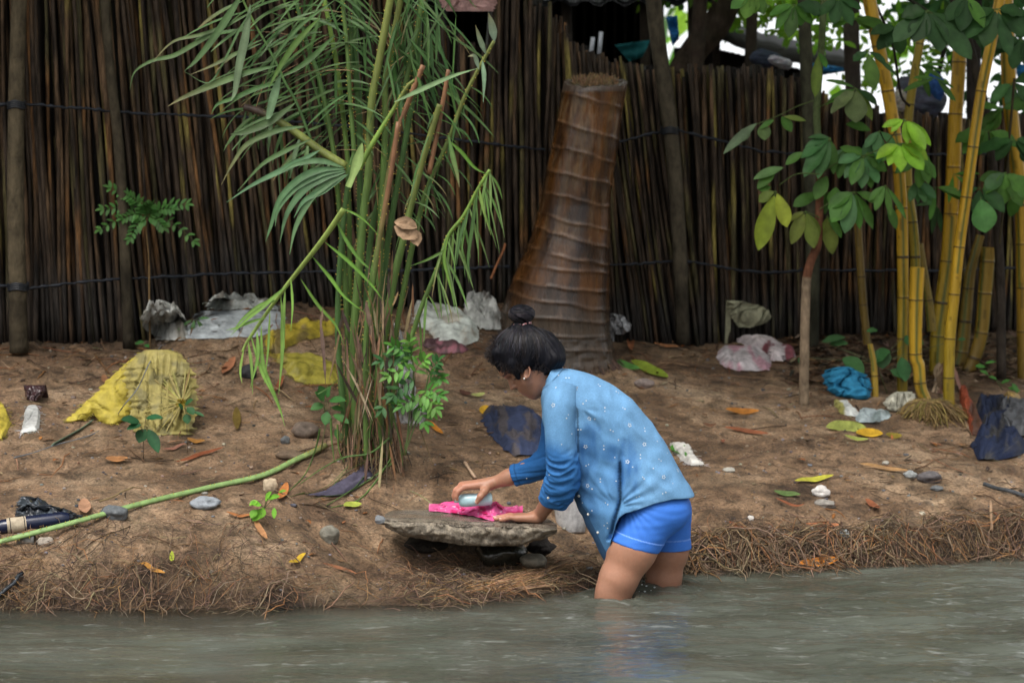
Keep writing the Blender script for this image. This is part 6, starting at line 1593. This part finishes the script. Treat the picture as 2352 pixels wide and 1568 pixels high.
# far arm, hand closed over the scrubbing block
YH = 8.56
eF = W(1262, 1062, 8.50); wF = W(1128, 1110, YH)
body.chain([shF, eF], [.046, .038], .02); body.chain([eF, eF.lerp(wF, .35), eF.lerp(wF, .7), wF], [.038, .034, .026, .0215], .02)
kk = [W(1066, 1118, YH - .028), W(1060, 1114, YH - .008), W(1062, 1113, YH + .012), W(1068, 1115, YH + .03)]
tips = [(W(1052, 1128, YH - .036), W(1048, 1139, YH - .036), W(1050, 1147, YH - .034)), (W(1046, 1126, YH - .012), W(1042, 1138, YH - .01), W(1043, 1146, YH - .01)),
        (W(1047, 1124, YH + .014), W(1043, 1136, YH + .014), W(1044, 1144, YH + .014)), (W(1054, 1126, YH + .036), W(1050, 1136, YH + .036), W(1051, 1143, YH + .036))]
for k_, b_ in enumerate(kk):
    body.cone(wF + Vector((-.006, (k_ - 1.5) * .010, 0)), b_, .017, .0125, .014)
    body.chain([b_, *tips[k_]], [.0108, .0095, .0082, .0066], .0025)
body.chain([wF + Vector((-.012, -.016, -.006)), W(1112, 1128, YH - .040), W(1103, 1140, YH - .048), W(1095, 1153, YH - .046)], [.0165, .0135, .0108, .0082], .008)
LIPC = hd(.095, 0, -.070)
def skinc(p):
    v = Vector(p); c = Vector(SKIN); k = 1 + .10 * nz(v.x * 14, v.y * 14, v.z * 14) + .05 * nz(v.x * 60, v.y * 60, v.z * 60)
    d = (v - LIPC).length; w = sstep(.017, .010, d) if False else 1 - sstep(.010, .019, d)
    c = c.lerp(Vector((.30, .085, .065)), w * .8)
    q = v - HC
    if q.length < .16: c = c * lerp(1, .80, 1 - sstep(.12, .16, q.length))
    for s_ in (1, -1):
        e = v - hd(.085, .031 * s_, -.0215); 
        if abs(e.dot(c_)) < .0022 and abs(e.dot(l_)) < .015 and e.dot(f_) > -.02 : c = Vector((.02, .012, .01))
        e = v - hd(.080, .032 * s_, .010)
        if abs(e.dot(c_) - .003 * math.cos(e.dot(l_) * 60)) < .0032 and abs(e.dot(l_)) < .02 and e.dot(f_) > -.02: c = Vector((.03, .018, .014))
    if v.z < .12: c = c * lerp(.82, 1, sstep(.0, .12, v.z))
    rd = 1 - min(1, min((v - W(1060, 1118, YH)).length, (v - W(1160, 1190, 8.5)).length) / .10)
    if rd > 0: c = c.lerp(Vector((.52, .22, .15)), rd * .7)
    return tuple(c * k)
M_skin = vcol('skin', .42, .4, (120, 120, 120), .93, 1.06, .12, .0008, sub=.18)
sdf_obj('body', body, M_skin, girl, skinc, 2)
# fingernails
nl = MB()
for p, n_, t_ in [(tips[0][2], Vector((-.8, -.4, .2)), .0048), (W(1095, 1153, YH - .046), Vector((-.2, -.9, .2)), .0055)]:
    nl.blob(p + n_.normalized() * .0045, t_, t_ * .6, t_ * 1.2, (.72, .45, .38), 3, .05, 10, 6)
for k_ in range(4):
    base = wN + dr_ * (.088 - abs(k_ - 1.3) * .004) + sd * ((k_ - 1.5) * .0165); base.z = ZS + .0175; fd = (dr_ + sd * (k_ - 1.5) * .07).normalized()
    nl.blob(base + fd * ([.072, .079, .073, .056][k_] - .001) + Vector((0, 0, -.0025)), .0062, .0042, .0028, (.75, .5, .43), k_, .05, 10, 6)
nl.build('fingernails', M_skin, girl)

# hair
hair = SDF((W(1100, 900).x, 8.17, W(1200, 890).z), (W(1320, 900).x, 8.49, W(1200, 685).z), .0028)
lineL = W(1148, 852, 8.33); lineR = W(1292, 846, 8.33); dv = (lineR - lineL).normalized(); nd_ = Vector((dv.z, 0, -dv.x)) 
if nd_.z > 0: nd_ = -nd_
CL = [((lineL.x, lineL.y, lineL.z), tuple(nd_))]
hc0 = W(1209, 812, 8.33)
hair.ell(hc0, (.115, .090, .096), .0, clip=CL)
hair.ell(W(1250, 815, 8.33), (.068, .085, .070), .02, clip=[((0, 0, W(1250, 860).z), (0, 0, -1))])
hair.ell(W(1165, 816, 8.33), (.044, .072, .046), .02, clip=[((0, 0, W(1250, 858).z), (0, 0, -1))])
hair.cone(W(1178, 835, 8.33 - .066), W(1191, 867, 8.33 - .070), .022, .008, .012); hair.ell(W(1150, 808, 8.31), (.030, .05, .024), .012); hair.ell(W(1272, 822, 8.30), (.036, .06, .036), .012, clip=[((0, 0, W(1250, 856).z), (0, 0, -1))])
hair.cone(W(1180, 835, 8.33 + .066), W(1191, 864, 8.33 + .070), .020, .009, .012)
hair.chain([W(1262, 835, 8.28), W(1252, 856, 8.285)], [.028, .010], .015); hair.chain([W(1262, 835, 8.38), W(1250, 858, 8.37)], [.028, .012], .015)
hair.chain([W(1270, 835, 8.33), W(1262, 862, 8.33)], [.03, .014], .015)
for s_ in (1, -1): hair.ell(W(1212, 854, 8.33 - s_ * .086), (.017, .022, .022), .006, op='sub')
hair.cone(W(1198, 755, 8.33), W(1198, 738, 8.33), .045, .026, .02)
hair.ell(W(1198, 721, 8.33), (.046, .045, .032), .004)
HB = W(1200, 742, 8.33)
def hcol(p): 
    v = 1 + .5 * nz(p[0] * 40, p[1] * 40, p[2] * 14); k = (.006, .0062, .009) if p[2] > 0 else 0
    return tuple(x * v for x in k)
def hdisp(p, n_):
    q = Vector(p) - HB
    if q.z > -.005:
        a = math.atan2(q.y, q.x); return .0022 * math.sin(a * 5 + q.z * 190) + .0012 * nz(a * 6, q.z * 120, 3)
    a = math.atan2(q.y * 1.2, q.x); return .009 * nz(a * 4, q.length * 14, 1) * sstep(.02, .09, q.length) + .003 * nz(a * 20, q.length * 6, 4)
M_hair = vcol('black_hair', .5, .10, (150, 150, 40), .6, 1.5, .6, .002)
sdf_obj('hair', hair, M_hair, girl, hcol, 1, hdisp)
hs = MB()
for i in range(1150):
    a = R.uniform(0, 6.283); th1 = R.uniform(1.25, 1.78); th0 = R.uniform(.38, .6); pts_ = []; k = 1.004 + abs(R.gauss(0, .022)); wob = R.gauss(0, .12)
    for j in range(9):
        t = j / 8; th = lerp(th0, th1, t); aa = a + wob * math.sin(t * 3) 
        p = Vector((math.sin(th) * math.cos(aa) * .115, math.sin(th) * math.sin(aa) * .090, math.cos(th) * .096)) * k
        if p.x > .03 and p.z < 0: p.x *= 1.03
        p = p + Vector((-.02 * math.exp(-th * 2.2), 0, 0)); q = hc0 + p
        if q.z < W(1200, 850).z: break
        pts_.append(q)
    if len(pts_) > 3: hs.tube(pts_, [.0009] * (len(pts_) - 1) + [.0004], jit(R.choice([(.006, .006, .009), (.010, .010, .014), (.036, .037, .050), (.02, .013, .012)]), .3), 3, False)  # paler bluish strands mixed in as painted hair highlights
bc = W(1198, 721, 8.33)
for i in range(260):
    a0 = R.uniform(0, 6.28); z0 = R.uniform(-.8, .9); tw_ = R.uniform(.8, 1.6); pts_ = []; tl = R.gauss(.35, .25)
    for j in range(8):
        a = a0 + tw_ * j / 7; zz = clamp(z0 + tl * math.sin(a), -.95, .95); rr = math.sqrt(1 - zz * zz)
        pts_.append(bc + Vector((math.cos(a) * rr * .047, math.sin(a) * rr * .046, zz * .033)) * 1.0 + Vector((0, 0, 0)))
    hs.tube(pts_, .0009, jit(R.choice([(.014, .012, .014), (.03, .027, .035), (.05, .045, .055)]), .3), 3, False)
for i in range(260):     # ragged hairline in front of and behind the ear
    px = R.choice([R.uniform(1145, 1200), R.uniform(1145, 1200), R.uniform(1225, 1288)]); py = R.uniform(828, 848) 
    sy = (abs(px - 1211) / 83) ; yy = 8.33 - .092 * math.sqrt(max(.05, 1 - sy * sy)) * .98
    p = W(px, py, yy); pts_ = [p]; d = Vector((R.gauss(.15 if px < 1210 else -.25, .3), R.gauss(0, .1), -1)).normalized()
    for j in range(5): d = (d + Vector((R.gauss(0, .25), R.gauss(.05, .1), 0))).normalized(); pts_.append(pts_[-1] + d * R.uniform(.003, .006))
    hs.tube(pts_, [.0011] * 4 + [.0008, .0003], (.009, .007, .008), 3, False)
for i in range(360):     # loose wisps around the outline
    a = R.uniform(0, 6.28) if R.random() < .4 else R.uniform(2.2, 3.7); p = hc0 + Vector((math.cos(a) * .120, R.gauss(0, .03), math.sin(a) * .09 * (1 if math.sin(a) > 0 else .4))); pts_ = [p]
    d = Vector((math.cos(a) * .5 - math.sin(a) * R.choice([-1, 1]), R.gauss(0, .3), math.sin(a) * .5 + R.gauss(-.2, .5))).normalized()
    for j in range(5): d = (d + Vector((R.gauss(0, .25), R.gauss(0, .2), R.gauss(-.12, .25)))).normalized(); pts_.append(pts_[-1] + d * .006)
    hs.tube(pts_, [.0009] * 5 + [.0003], (.013, .009, .009), 3, False)
M_strand = vcol('glossy_strand', .4, .3, (90, 90, 90), .7, 1.4, 0)
hs.build('hair_strands', M_strand, girl)
tie = MB()
for i in range(46):
    a = i / 46 * 6.283; p = W(1199, 744, 8.33) + Vector((math.cos(a) * .030, math.sin(a) * .030, .004 * math.cos(a) + .0025 * math.sin(a * 9)))
    tie.blob(p, .0032, .0032, .0028, (.75, .28, .30) if i % 3 else (.95, .75, .75), i, .1, 7, 5)
tie.build('hair_tie', M_glossy, girl)
er = MB(); er.blob(W(1204, 869, 8.33 - .083), .0032, .003, .0034, (.85, .85, .82), 1, .05, 10, 7); er.build('earring', M_glossy, girl)

# shorts
shn = SDF((W(1370, 1000).x, 8.05, W(1300, 1300).z), (W(1610, 1000).x, 8.58, W(1400, 1060).z), .003)
hN0, hN1 = W(1396, 1243, 8.14), W(1511, 1277, 8.14)
d1 = (hN1 - hN0).normalized(); nN = Vector((d1.z, 0, -d1.x)); nN = nN if nN.z < 0 else -nN
CN = [(tuple(hN0), tuple(nN))]; TOPC = [(tuple(W(1500, 1132)), (.0, 0, 1))]
hF0, hF1 = W(1505, 1256, 8.42), W(1568, 1255, 8.42); CF = [(tuple(hF0), (0, 0, -1))]
top = [(tuple(W(1500, 1085)), (.35, 0, .94))]
shn.chain([hipN, W(1452, 1258, 8.222), P(1424, 1330, 8.21)], [.0930, .0860, .070], .0, clip=CN)
shn.chain([hipF, P(1535, 1262, 8.42), P(1524, 1330, 8.43)], [.082, .076, .069], .02, clip=CF)
shn.ell(W(1517, 1178, 8.25), (.100, .080, .075), .025); shn.ell(W(1530, 1174, 8.39), (.074, .085, .075), .025)
shn.ell(W(1508, 1158, 8.32), (.098, .140, .070), .025)
shn.ell(W(1541, 1162, 8.26), (.062, .070, .060), .02); shn.ell(W(1541, 1162, 8.38), (.062, .070, .060), .02)
def bluec(p):
    v = Vector(p); c = Vector((.046, .185, .66)); n_ = (v - hN0).dot(Vector(nN)); 
    k = 1 + .06 * nz(v.x * 30, v.y * 30, v.z * 60)
    if v.y < 8.33 and abs(n_ + .034) < .0019: c = Vector((.16, .32, .80))
    if v.y >= 8.33 and abs(v.z - hF0.z - .034) < .0017: c = Vector((.14, .30, .78))
    return tuple(c * k)
def sdisp(p, n_):
    v = Vector(p); n1 = (v - hN0).dot(Vector(nN)); r = 0
    if v.y < 8.33 and n1 > -.034: r += .0016
    # creases fanning from the crotch / hip fold
    q = v - W(1440, 1150, 8.2); a = math.atan2(q.z, q.x); r += .0022 * math.sin(a * 26) * math.exp(-q.length * 13)
    r += .0012 * nz(v.x * 16, v.y * 8, v.z * 60)
    return r
M_shorts = vcol('stretch_shorts', .7, .25, (300, 300, 300), .92, 1.08, .15, .0006)
sl_, X_, Y_q, Z_ = shn.box(shn.lo, shn.lo + shn.h * shn.n); pa_, pb_ = W(1430, 1146), W(1592, 1119); shn.V[sl_] = np.maximum(shn.V[sl_], Z_ - (pa_.z + (X_ - pa_.x) * (pb_.z - pa_.z) / (pb_.x - pa_.x)))
sdf_obj('shorts', shn, M_shorts, girl, bluec, 2, sdisp)

# shirt: lofted body plus two sleeves
ST = [((1259, 872), (1272, 846), .050), ((1248, 886), (1286, 846), .075), ((1243, 902), (1312, 849), .120), ((1243, 932), (1345, 857), .150), ((1250, 975), (1378, 870), .158), ((1262, 1015), (1412, 888), .158), ((1278, 1050), (1448, 915), .152),
      ((1296, 1088), (1478, 948), .145), ((1312, 1125), (1506, 985), .142), ((1330, 1165), (1533, 1030), .158), ((1350, 1208), (1560, 1078), .170), ((1368, 1244), (1578, 1108), .177), ((1388, 1281), (1594, 1134), .180)]
def station(v):
    v = clamp(v, 0, len(ST) - 1); i = min(len(ST) - 2, int(v)); t = v - i
    def cr(a, b, c, d): return .5 * (2 * b + (c - a) * t + (2 * a - 5 * b + 4 * c - d) * t * t + (3 * b - a - 3 * c + d) * t ** 3)
    s = [ST[max(0, i - 1)], ST[i], ST[i + 1], ST[min(len(ST) - 1, i + 2)]]
    f = (cr(*[x[0][0] for x in s]), cr(*[x[0][1] for x in s])); b = (cr(*[x[1][0] for x in s]), cr(*[x[1][1] for x in s])); return f, b, cr(*[x[2] for x in s])
def sraw(th, v):
    f, b, hd_ = station(v); F_ = W(*f); B_ = W(*b); m = (F_ + B_) / 2; h = (B_ - F_) / 2
    c, s = math.cos(th), math.sin(th); e = lambda x, q: math.copysign(abs(x) ** q, x)
    return m + h * e(c, .9) + Vector((0, 1, 0)) * (hd_ * e(s, .8))
def proj(p):
    v = p - CAM; z = v.dot(FW); return 1176 + F * v.x / z, 784 - F * v.dot(UP) / z
HEM = [(-1.0, 12), (-.93, 11.9), (-.8, 11.45), (-.62, 10.9), (-.45, 10.35), (-.33, 10.1), (-.2, 10.05), (0, 10.25), (.3, 10.5), (.6, 10.95), (.85, 11.55), (1.0, 12)]
def wrinkle(th, v, p):
    x, y = proj(p); c, s = math.cos(th), math.sin(th); r = 0
    r += .007 * nz(x * .012 + 3, y * .03 - x * .01, 2) * sstep(2, 4, v) + .0035 * (1 - 2 * abs(nz((x - y * .8) * .03, (x + y) * .009, 8))) * sstep(3, 5, v)
    # folds radiating from the side opening
    q = (x - 1415, y - 1165); L = math.hypot(*q); a = math.atan2(q[1], q[0])
    r += .0045 * math.sin(a * 19 + 1.2 * nz(L * .02, 1)) * math.exp(-L / 80) * sstep(8, 30, L) * (1.5 * math.exp(-((a + .55) / .5) ** 2) + .6 * math.exp(-((a + 2.3) / .5) ** 2))
    # armpit folds
    q = (x - 1335, y - 935); L = math.hypot(*q); a = math.atan2(q[1], q[0]); r += .005 * math.sin(a * 9 + 2 + L * .02) * math.exp(-L / 60) * sstep(5, 25, L) * math.exp(-((a - .75) / .55) ** 2)
    # hanging folds of the belly side
    if v > 5: r += .0035 * nz((x + y * .42) * .055, y * .006, 6) * sstep(.25, -.3, c) * sstep(5, 8, v) if c < .25 else 0
    # the side slit: front panel tucked under the back panel
    if 1030 < y < 1240 and s < 0:
        xs_ = interp(y, [(1030, 1424), (1150, 1424), (1240, 1398)]); dx = x - xs_
        r += (-.026 * math.exp(-(dx / 4.0) ** 2) + .006 * sstep(0, 10, dx) * (1 - sstep(10, 60, dx))) * sstep(1030, 1090, y)
    return r
def wetness(x, y, c):
    w = 0
    for (cx, cy, rx, ry) in [(1345, 1035, 34, 45), (1440, 1075, 26, 60), (1360, 1000, 22, 26), (1400, 1040, 40, 20), (1330, 1080, 20, 70), (1345, 1160, 26, 70)]:
        q = ((x - cx) / rx) ** 2 + ((y - cy) / ry) ** 2 + .9 * nz(x * .03, y * .03, cx) + .4 * nz(x * .1, y * .06, cy); w = max(w, (1 - sstep(.1, 2.0, q)) * (.75 + .5 * nz(x * .09, y * .02, 7)))
    return w
LB_, LBW = Vector((.135, .295, .50)), Vector((.022, .105, .30))
mb = MB(); rows_ = []; cc = []; NT = 280; NVV = 170
def scol(x, y, w, th=0, v=0):
    c = LB_ * (1 + .22 * nz(x * .02, y * .02, 5) + .16 * nz(x * .07, y * .045, 15) + .10 * nz(x * .25, y * .25, 1))
    mid = sstep(940, 1180, y) * sstep(1500, 1380, x) if x < 1500 else 0
    c = c.lerp(Vector((.085, .27, .56)), .55 * (sstep(900, 1100, y)) * (1 - sstep(1380, 1500, x)))
    return c.lerp(LBW, w * .8)
for i in range(NVV + 1):
    row = []; cr = []
    for j in range(NT):
        th = 2 * math.pi * j / NT; ve = interp(math.cos(th), HEM); v = ve * i / NVV
        p = sraw(th, v); e = .01; a = sraw(th + e, v); b = sraw(th, v + .05) if v < 11.9 else sraw(th, v - .05)
        n_ = (a - p).cross(b - p) if v < 11.9 else (b - p).cross(a - p); m_ = sraw(th + math.pi, v)
        if n_.dot(p - m_) < 0: n_ = -n_
        n_.normalize(); p = p + n_ * wrinkle(th, v, p); x, y = proj(p)
        w = wetness(x, y, math.cos(th)) if math.sin(th) < .2 else .3
        c = scol(x, y, w)
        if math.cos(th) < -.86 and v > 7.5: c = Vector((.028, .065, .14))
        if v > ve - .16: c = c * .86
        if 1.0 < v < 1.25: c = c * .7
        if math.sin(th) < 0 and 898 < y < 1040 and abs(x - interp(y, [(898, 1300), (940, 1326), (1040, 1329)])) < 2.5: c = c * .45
        if math.sin(th) < 0 and 1060 < y < 1225 and abs(x - interp(y, [(1060, 1424), (1150, 1424), (1225, 1402)])) < 3.2: c = c * .35  # shade inside the side slit painted as a dark line
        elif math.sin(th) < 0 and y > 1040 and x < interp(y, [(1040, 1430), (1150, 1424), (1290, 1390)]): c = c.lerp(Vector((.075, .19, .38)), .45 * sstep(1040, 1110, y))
        row.append(p); cr.append(tuple(c))
    rows_.append(row); cc.append(cr)
inner = [[p + ((sum(r, Vector()) / NT) - p).normalized() * .003 for p in r] for r in rows_[::-1][:30]]
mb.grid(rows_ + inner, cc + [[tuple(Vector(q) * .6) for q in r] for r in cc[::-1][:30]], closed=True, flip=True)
collar_rows = []
for i, (dv_, off) in enumerate([(0, .002), (-.3, .010), (-.2, .016), (.5, .012), (1.15, .007)]):
    r = []
    for j in range(NT):
        th = 2 * math.pi * j / NT; v = max(0, dv_); p = sraw(th, v); m_ = (sraw(0, v) + sraw(math.pi, v)) / 2; d = (p - m_).normalized()
        r.append(p + d * off + (Vector((-.45, 0, .6)).normalized() * (.010 if dv_ < 0 else 0)))
    collar_rows.append(r)
mb.grid(collar_rows, [[tuple(LB_ * (1.02 + .1 * nz(j * .2, i))) for j in range(NT)] for i in range(5)], closed=True, flip=True)
def sleeve(pts, rr, darkf, seed, foldf, cuff):
    q = smoothpts(pts, 14); N = len(q); rs = [interp(i / (N - 1), [(k / (len(rr) - 1), r_) for k, r_ in enumerate(rr)]) for i in range(N)]
    rows2 = []; c2 = []; NA = 64; u = None
    for i, p in enumerate(q):
        t = (q[min(N - 1, i + 1)] - q[max(0, i - 1)]).normalized()
        if u is None: u = t.orthogonal().normalized()
        u = (u - t * u.dot(t)).normalized(); w_ = t.cross(u); row = []; cr = []; T = i / (N - 1)
        for j in range(NA):
            a = 2 * math.pi * j / NA
            d = u * math.cos(a) + w_ * math.sin(a); r = rs[i]
            fl = foldf(T); s_ = p + d * r
            ff = (1 - abs(nz(s_.z * 42 + math.sin(a + seed) * 1.6, math.cos(a) * 1.1, seed)) * 2.4)
            r += fl * (.0095 * ff + .003 * nz(s_.x * 60, s_.z * 60, s_.y * 60)) + .0016 * nz(T * 6, a, seed)
            if T > cuff: r += .0022
            s_ = p + d * r; row.append(s_); x, y = proj(s_)
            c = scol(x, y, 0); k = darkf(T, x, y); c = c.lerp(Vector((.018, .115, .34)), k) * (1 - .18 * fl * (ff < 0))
            if T > cuff and T < cuff + .02: c = c * .6
            cr.append(tuple(c))
        rows2.append(row); c2.append(cr)
    last = rows2[-1]; m_ = sum(last, Vector()) / NA; rows2.append([v + (m_ - v).normalized() * .004 for v in last]); rows2.append([v + (m_ - v).normalized() * .007 + (q[-3] - q[-1]) for v in last]); c2 += [[(.01, .04, .11)] * NA] * 2
    first = rows2[0]; m0 = sum(first, Vector()) / NA + (q[0] - q[2]) * .6
    rows2.insert(0, [m0.lerp(v, .45) + (q[0] - q[1]) * .4 for v in first]); rows2.insert(0, [m0.lerp(v, .02) for v in first]); c2 = [c2[0], c2[0]] + c2
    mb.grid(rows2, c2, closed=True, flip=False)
cN = eN.lerp(wN, .40)
sleeve([W(1296, 890, 8.215), W(1287, 930, 8.185), W(1287, 980, 8.180), W(1289, 1030, 8.180), W(1293, 1070, 8.185), W(1291, 1105, 8.20), W(1281, 1130, 8.225), W(1271, 1150, 8.25)], [.056, .0585, .054, .052, .0535, .054, .050, .042], lambda T, x, y: sstep(1005, 1050, y + 12 * nz(x * .06, 3) - (x - 1285) * .4) * .85, 2, lambda T: sstep(.35, .6, T), .86)
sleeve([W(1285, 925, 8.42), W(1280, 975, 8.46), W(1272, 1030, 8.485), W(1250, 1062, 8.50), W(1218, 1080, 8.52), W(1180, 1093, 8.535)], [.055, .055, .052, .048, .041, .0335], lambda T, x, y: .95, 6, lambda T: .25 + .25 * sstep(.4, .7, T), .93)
M_shirt = vcol('denim_shirt', .8, .2, (260, 260, 260), .85, 1.12, .3, .0008)
# printed stars and dots, sewn button row
stm = MB()
dg = bpy.context.evaluated_depsgraph_get(); dg.update()
from mathutils.bvhtree import BVHTree
bvh = BVHTree.FromPolygons([v.copy() for v in mb.v], mb.f)
def on_shirt(px, py):
    o_ = CAM; d = (P(px, py, 8.3) - CAM).normalized(); h = bvh.ray_cast(o_, d)
    if h[0] is None: return None
    n_ = h[1]; n_ = n_ if n_.dot(d) < 0 else -n_; return h[0], n_
def star(px, py, r, kind):
    h = on_shirt(px, py)
    if not h: return
    p, n_ = h; p = p + n_ * .0012; u = n_.orthogonal().normalized(); a0 = R.uniform(0, 6); u = u * math.cos(a0) + n_.cross(u) * math.sin(a0); w_ = n_.cross(u); r *= PK
    if kind == 's':
        b0 = len(stm.v)
        for k in range(10):
            a = math.pi * k / 5; ro = r if k % 2 == 0 else r * .55
            d = u * math.cos(a) + w_ * math.sin(a); stm.v += [p + d * ro, p + d * ro * .62]; stm.c += [(.55, .62, .68)] * 2
        for k in range(10): stm.f.append((b0 + 2 * k, b0 + 2 * ((k + 1) % 10), b0 + 2 * ((k + 1) % 10) + 1, b0 + 2 * k + 1)); stm.mi.append(0)
    else:
        b0 = len(stm.v)
        for k in range(7): a = 2 * math.pi * k / 7; stm.v.append(p + (u * math.cos(a) + w_ * math.sin(a)) * r * .48); stm.c.append((.55, .62, .68))
        stm.f.append(tuple(range(b0, b0 + 7))); stm.mi.append(0)
TR = [('s', 1326, 892), ('s', 1271, 930), ('s', 1353, 961), ('s', 1446, 976), ('s', 1441, 1060), ('s', 1524, 1095), ('s', 1350, 1115), ('s', 1345, 1025), ('s', 1556, 1080), ('s', 1480, 1020)]
TR += [('d', 1300, 868), ('d', 1307, 868), ('d', 1313, 852), ('d', 1374, 883), ('d', 1378, 887), ('d', 1415, 899), ('d', 1420, 902), ('d', 1346, 920), ('d', 1339, 927), ('d', 1389, 936), ('d', 1389, 944), ('d', 1430, 936), ('d', 1435, 939), ('d', 1446, 919),
       ('d', 1305, 952), ('d', 1301, 960), ('d', 1366, 962), ('d', 1402, 987), ('d', 1408, 990), ('d', 1480, 983), ('d', 1481, 990), ('d', 1328, 986), ('d', 1334, 986), ('d', 1313, 996), ('d', 1509, 1013), ('d', 1387, 1023), ('d', 1387, 1031), ('d', 1471, 1044), ('d', 1471, 1052), ('d', 1532, 1040), ('d', 1352, 1066), ('d', 1346, 1069), ('d', 1412, 1050), ('d', 1513, 1054), ('d', 1518, 1058), ('d', 1379, 1099), ('d', 1379, 1106), ('d', 1476, 1095), ('d', 1479, 1099), ('d', 1453, 1072), ('d', 1360, 1122), ('d', 1391, 1154), ('d', 1396, 1158), ('d', 1338, 1154), ('d', 1395, 1200), ('d', 1388, 1206), ('d', 1396, 1212), ('d', 1360, 1172), ('d', 1529, 1130), ('d', 1522, 1133), ('d', 1468, 1139), ('d', 1462, 1141), ('d', 1415, 1104), ('d', 1283, 862), ('d', 1277, 890), ('d', 1290, 1020), ('d', 1420, 1010), ('d', 1500, 1075), ('d', 1545, 1110), ('d', 1210, 1098), ('d', 1262, 1090)]
for k, x, y in TR: star(x, y, 5.6 if k == 's' else R.uniform(2.8, 4.0), k)
nb = len(mb.v); mb.v += stm.v; mb.c += stm.c; mb.f += [tuple(i + nb for i in f) for f in stm.f]; mb.mi += [1] * len(stm.f)
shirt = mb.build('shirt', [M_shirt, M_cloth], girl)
for x, y in [(1328, 1138), (1349, 1180), (1371, 1222), (1257, 1143)]:
    h = on_shirt(x + 3, y)
    if h: bt_ = MB(); bt_.blob(h[0] + h[1] * .002, .0048, .0035, .0048, (.75, .74, .66), x, .03, 12, 7); bt_.build('button', M_glossy, shirt)

# scrubbing block in the far hand
sb_ = thing('scrub_bottle', W(1092, 1150, YH), 'pale blue plastic bottle pressed on the pink garment under the far hand', 'bottle')
mb = MB(); p0 = W(1053, 1149, YH - .004); p1 = W(1131, 1145, YH - .004)
lathe(mb, p0, p1, [(0, 0), (.01, .014), (.05, .021), (.2, .0245), (.45, .0235), (.55, .0225), (.75, .0245), (.95, .022), (1, .015), (1, 0)], (.42, .62, .68), 30); mb.build('bottle_body', M_glossy, sb_)
mb = MB(); lathe(mb, W(1043, 1150, YH - .004), p0, [(0, 0), (0, .007), (.9, .0075), (1, .006)], (.55, .65, .68), 16); mb.build('cap', M_glossy, sb_)
# ------------------------------------------------------------------ camera, light, world
cd = bpy.data.cameras.new('camera'); cam = bpy.data.objects.new('camera', cd); COL.objects.link(cam)
cam.location = CAM; cam.rotation_euler = (math.pi / 2 - PITCH, 0, 0)
cd.lens = 85; cd.sensor_width = 36; cd.clip_end = 500; cd.clip_start = .1
cd.dof.use_dof = True; cd.dof.focus_distance = 8.3; cd.dof.aperture_fstop = 3.5
sc.camera = cam
EL, AZ = rad(62), rad(200)      # soft daylight from above, a little behind the camera
w = bpy.data.worlds.new('World'); sc.world = w; w.use_nodes = True
nt = w.node_tree; bg = nt.nodes['Background']
sky = nt.nodes.new('ShaderNodeTexSky'); sky.sky_type = 'NISHITA'; sky.sun_disc = False
sky.sun_elevation = EL; sky.sun_rotation = AZ; sky.dust_density = 8; sky.air_density = 1.4; sky.ozone_density = .6
hs_ = nt.nodes.new('ShaderNodeHueSaturation'); hs_.inputs['Saturation'].default_value = .35   # overcast: grey sky
nt.links.new(sky.outputs[0], hs_.inputs['Color']); nt.links.new(hs_.outputs[0], bg.inputs[0]); bg.inputs[1].default_value = .15
sd_ = bpy.data.lights.new('sun', 'SUN'); sd_.energy = 1.0; sd_.angle = rad(25); sd_.color = (1, .95, .88)
so = bpy.data.objects.new('sun', sd_); COL.objects.link(so)
so.rotation_euler = (math.pi / 2 - EL, 0, math.pi - AZ + math.pi) 
dvec = Vector((math.sin(AZ) * math.cos(EL), math.cos(AZ) * math.cos(EL), math.sin(EL)))
so.rotation_euler = dvec.to_track_quat('Z', 'Y').to_euler(); so.location = (0, 5, 8)
sc.view_settings.view_transform = 'Standard'; sc.view_settings.look = 'None'; sc.view_settings.gamma = 1; sc.view_settings.exposure = .44
sc.cycles.max_bounces = 6; sc.cycles.transparent_max_bounces = 8
sc.cycles.use_denoising = True

# overcast sky: a far bright bank of white cloud behind the place
m = bpy.data.materials.new('white_overcast'); m.use_nodes = True; nt = m.node_tree; nt.nodes.clear()
out = nt.nodes.new('ShaderNodeOutputMaterial'); em = nt.nodes.new('ShaderNodeEmission'); em.inputs[0].default_value = (.95, .98, 1, 1); em.inputs[1].default_value = 1.0
nt.links.new(em.outputs[0], out.inputs[0])
rows_ = []
for i in range(12):
    e = rad(-1.5 + i * 3.2); rows_.append([(math.sin(a) * 120 * math.cos(e), 120 * math.cos(a) * math.cos(e), 120 * math.sin(e)) for a in [rad(-75 + k * 5) for k in range(31)]])
mb = MB(); mb.grid(rows_, (1, 1, 1)); o = mb.build('sky', m, loc=(0, 0, 0)); tag(o, None, None, kind='structure')
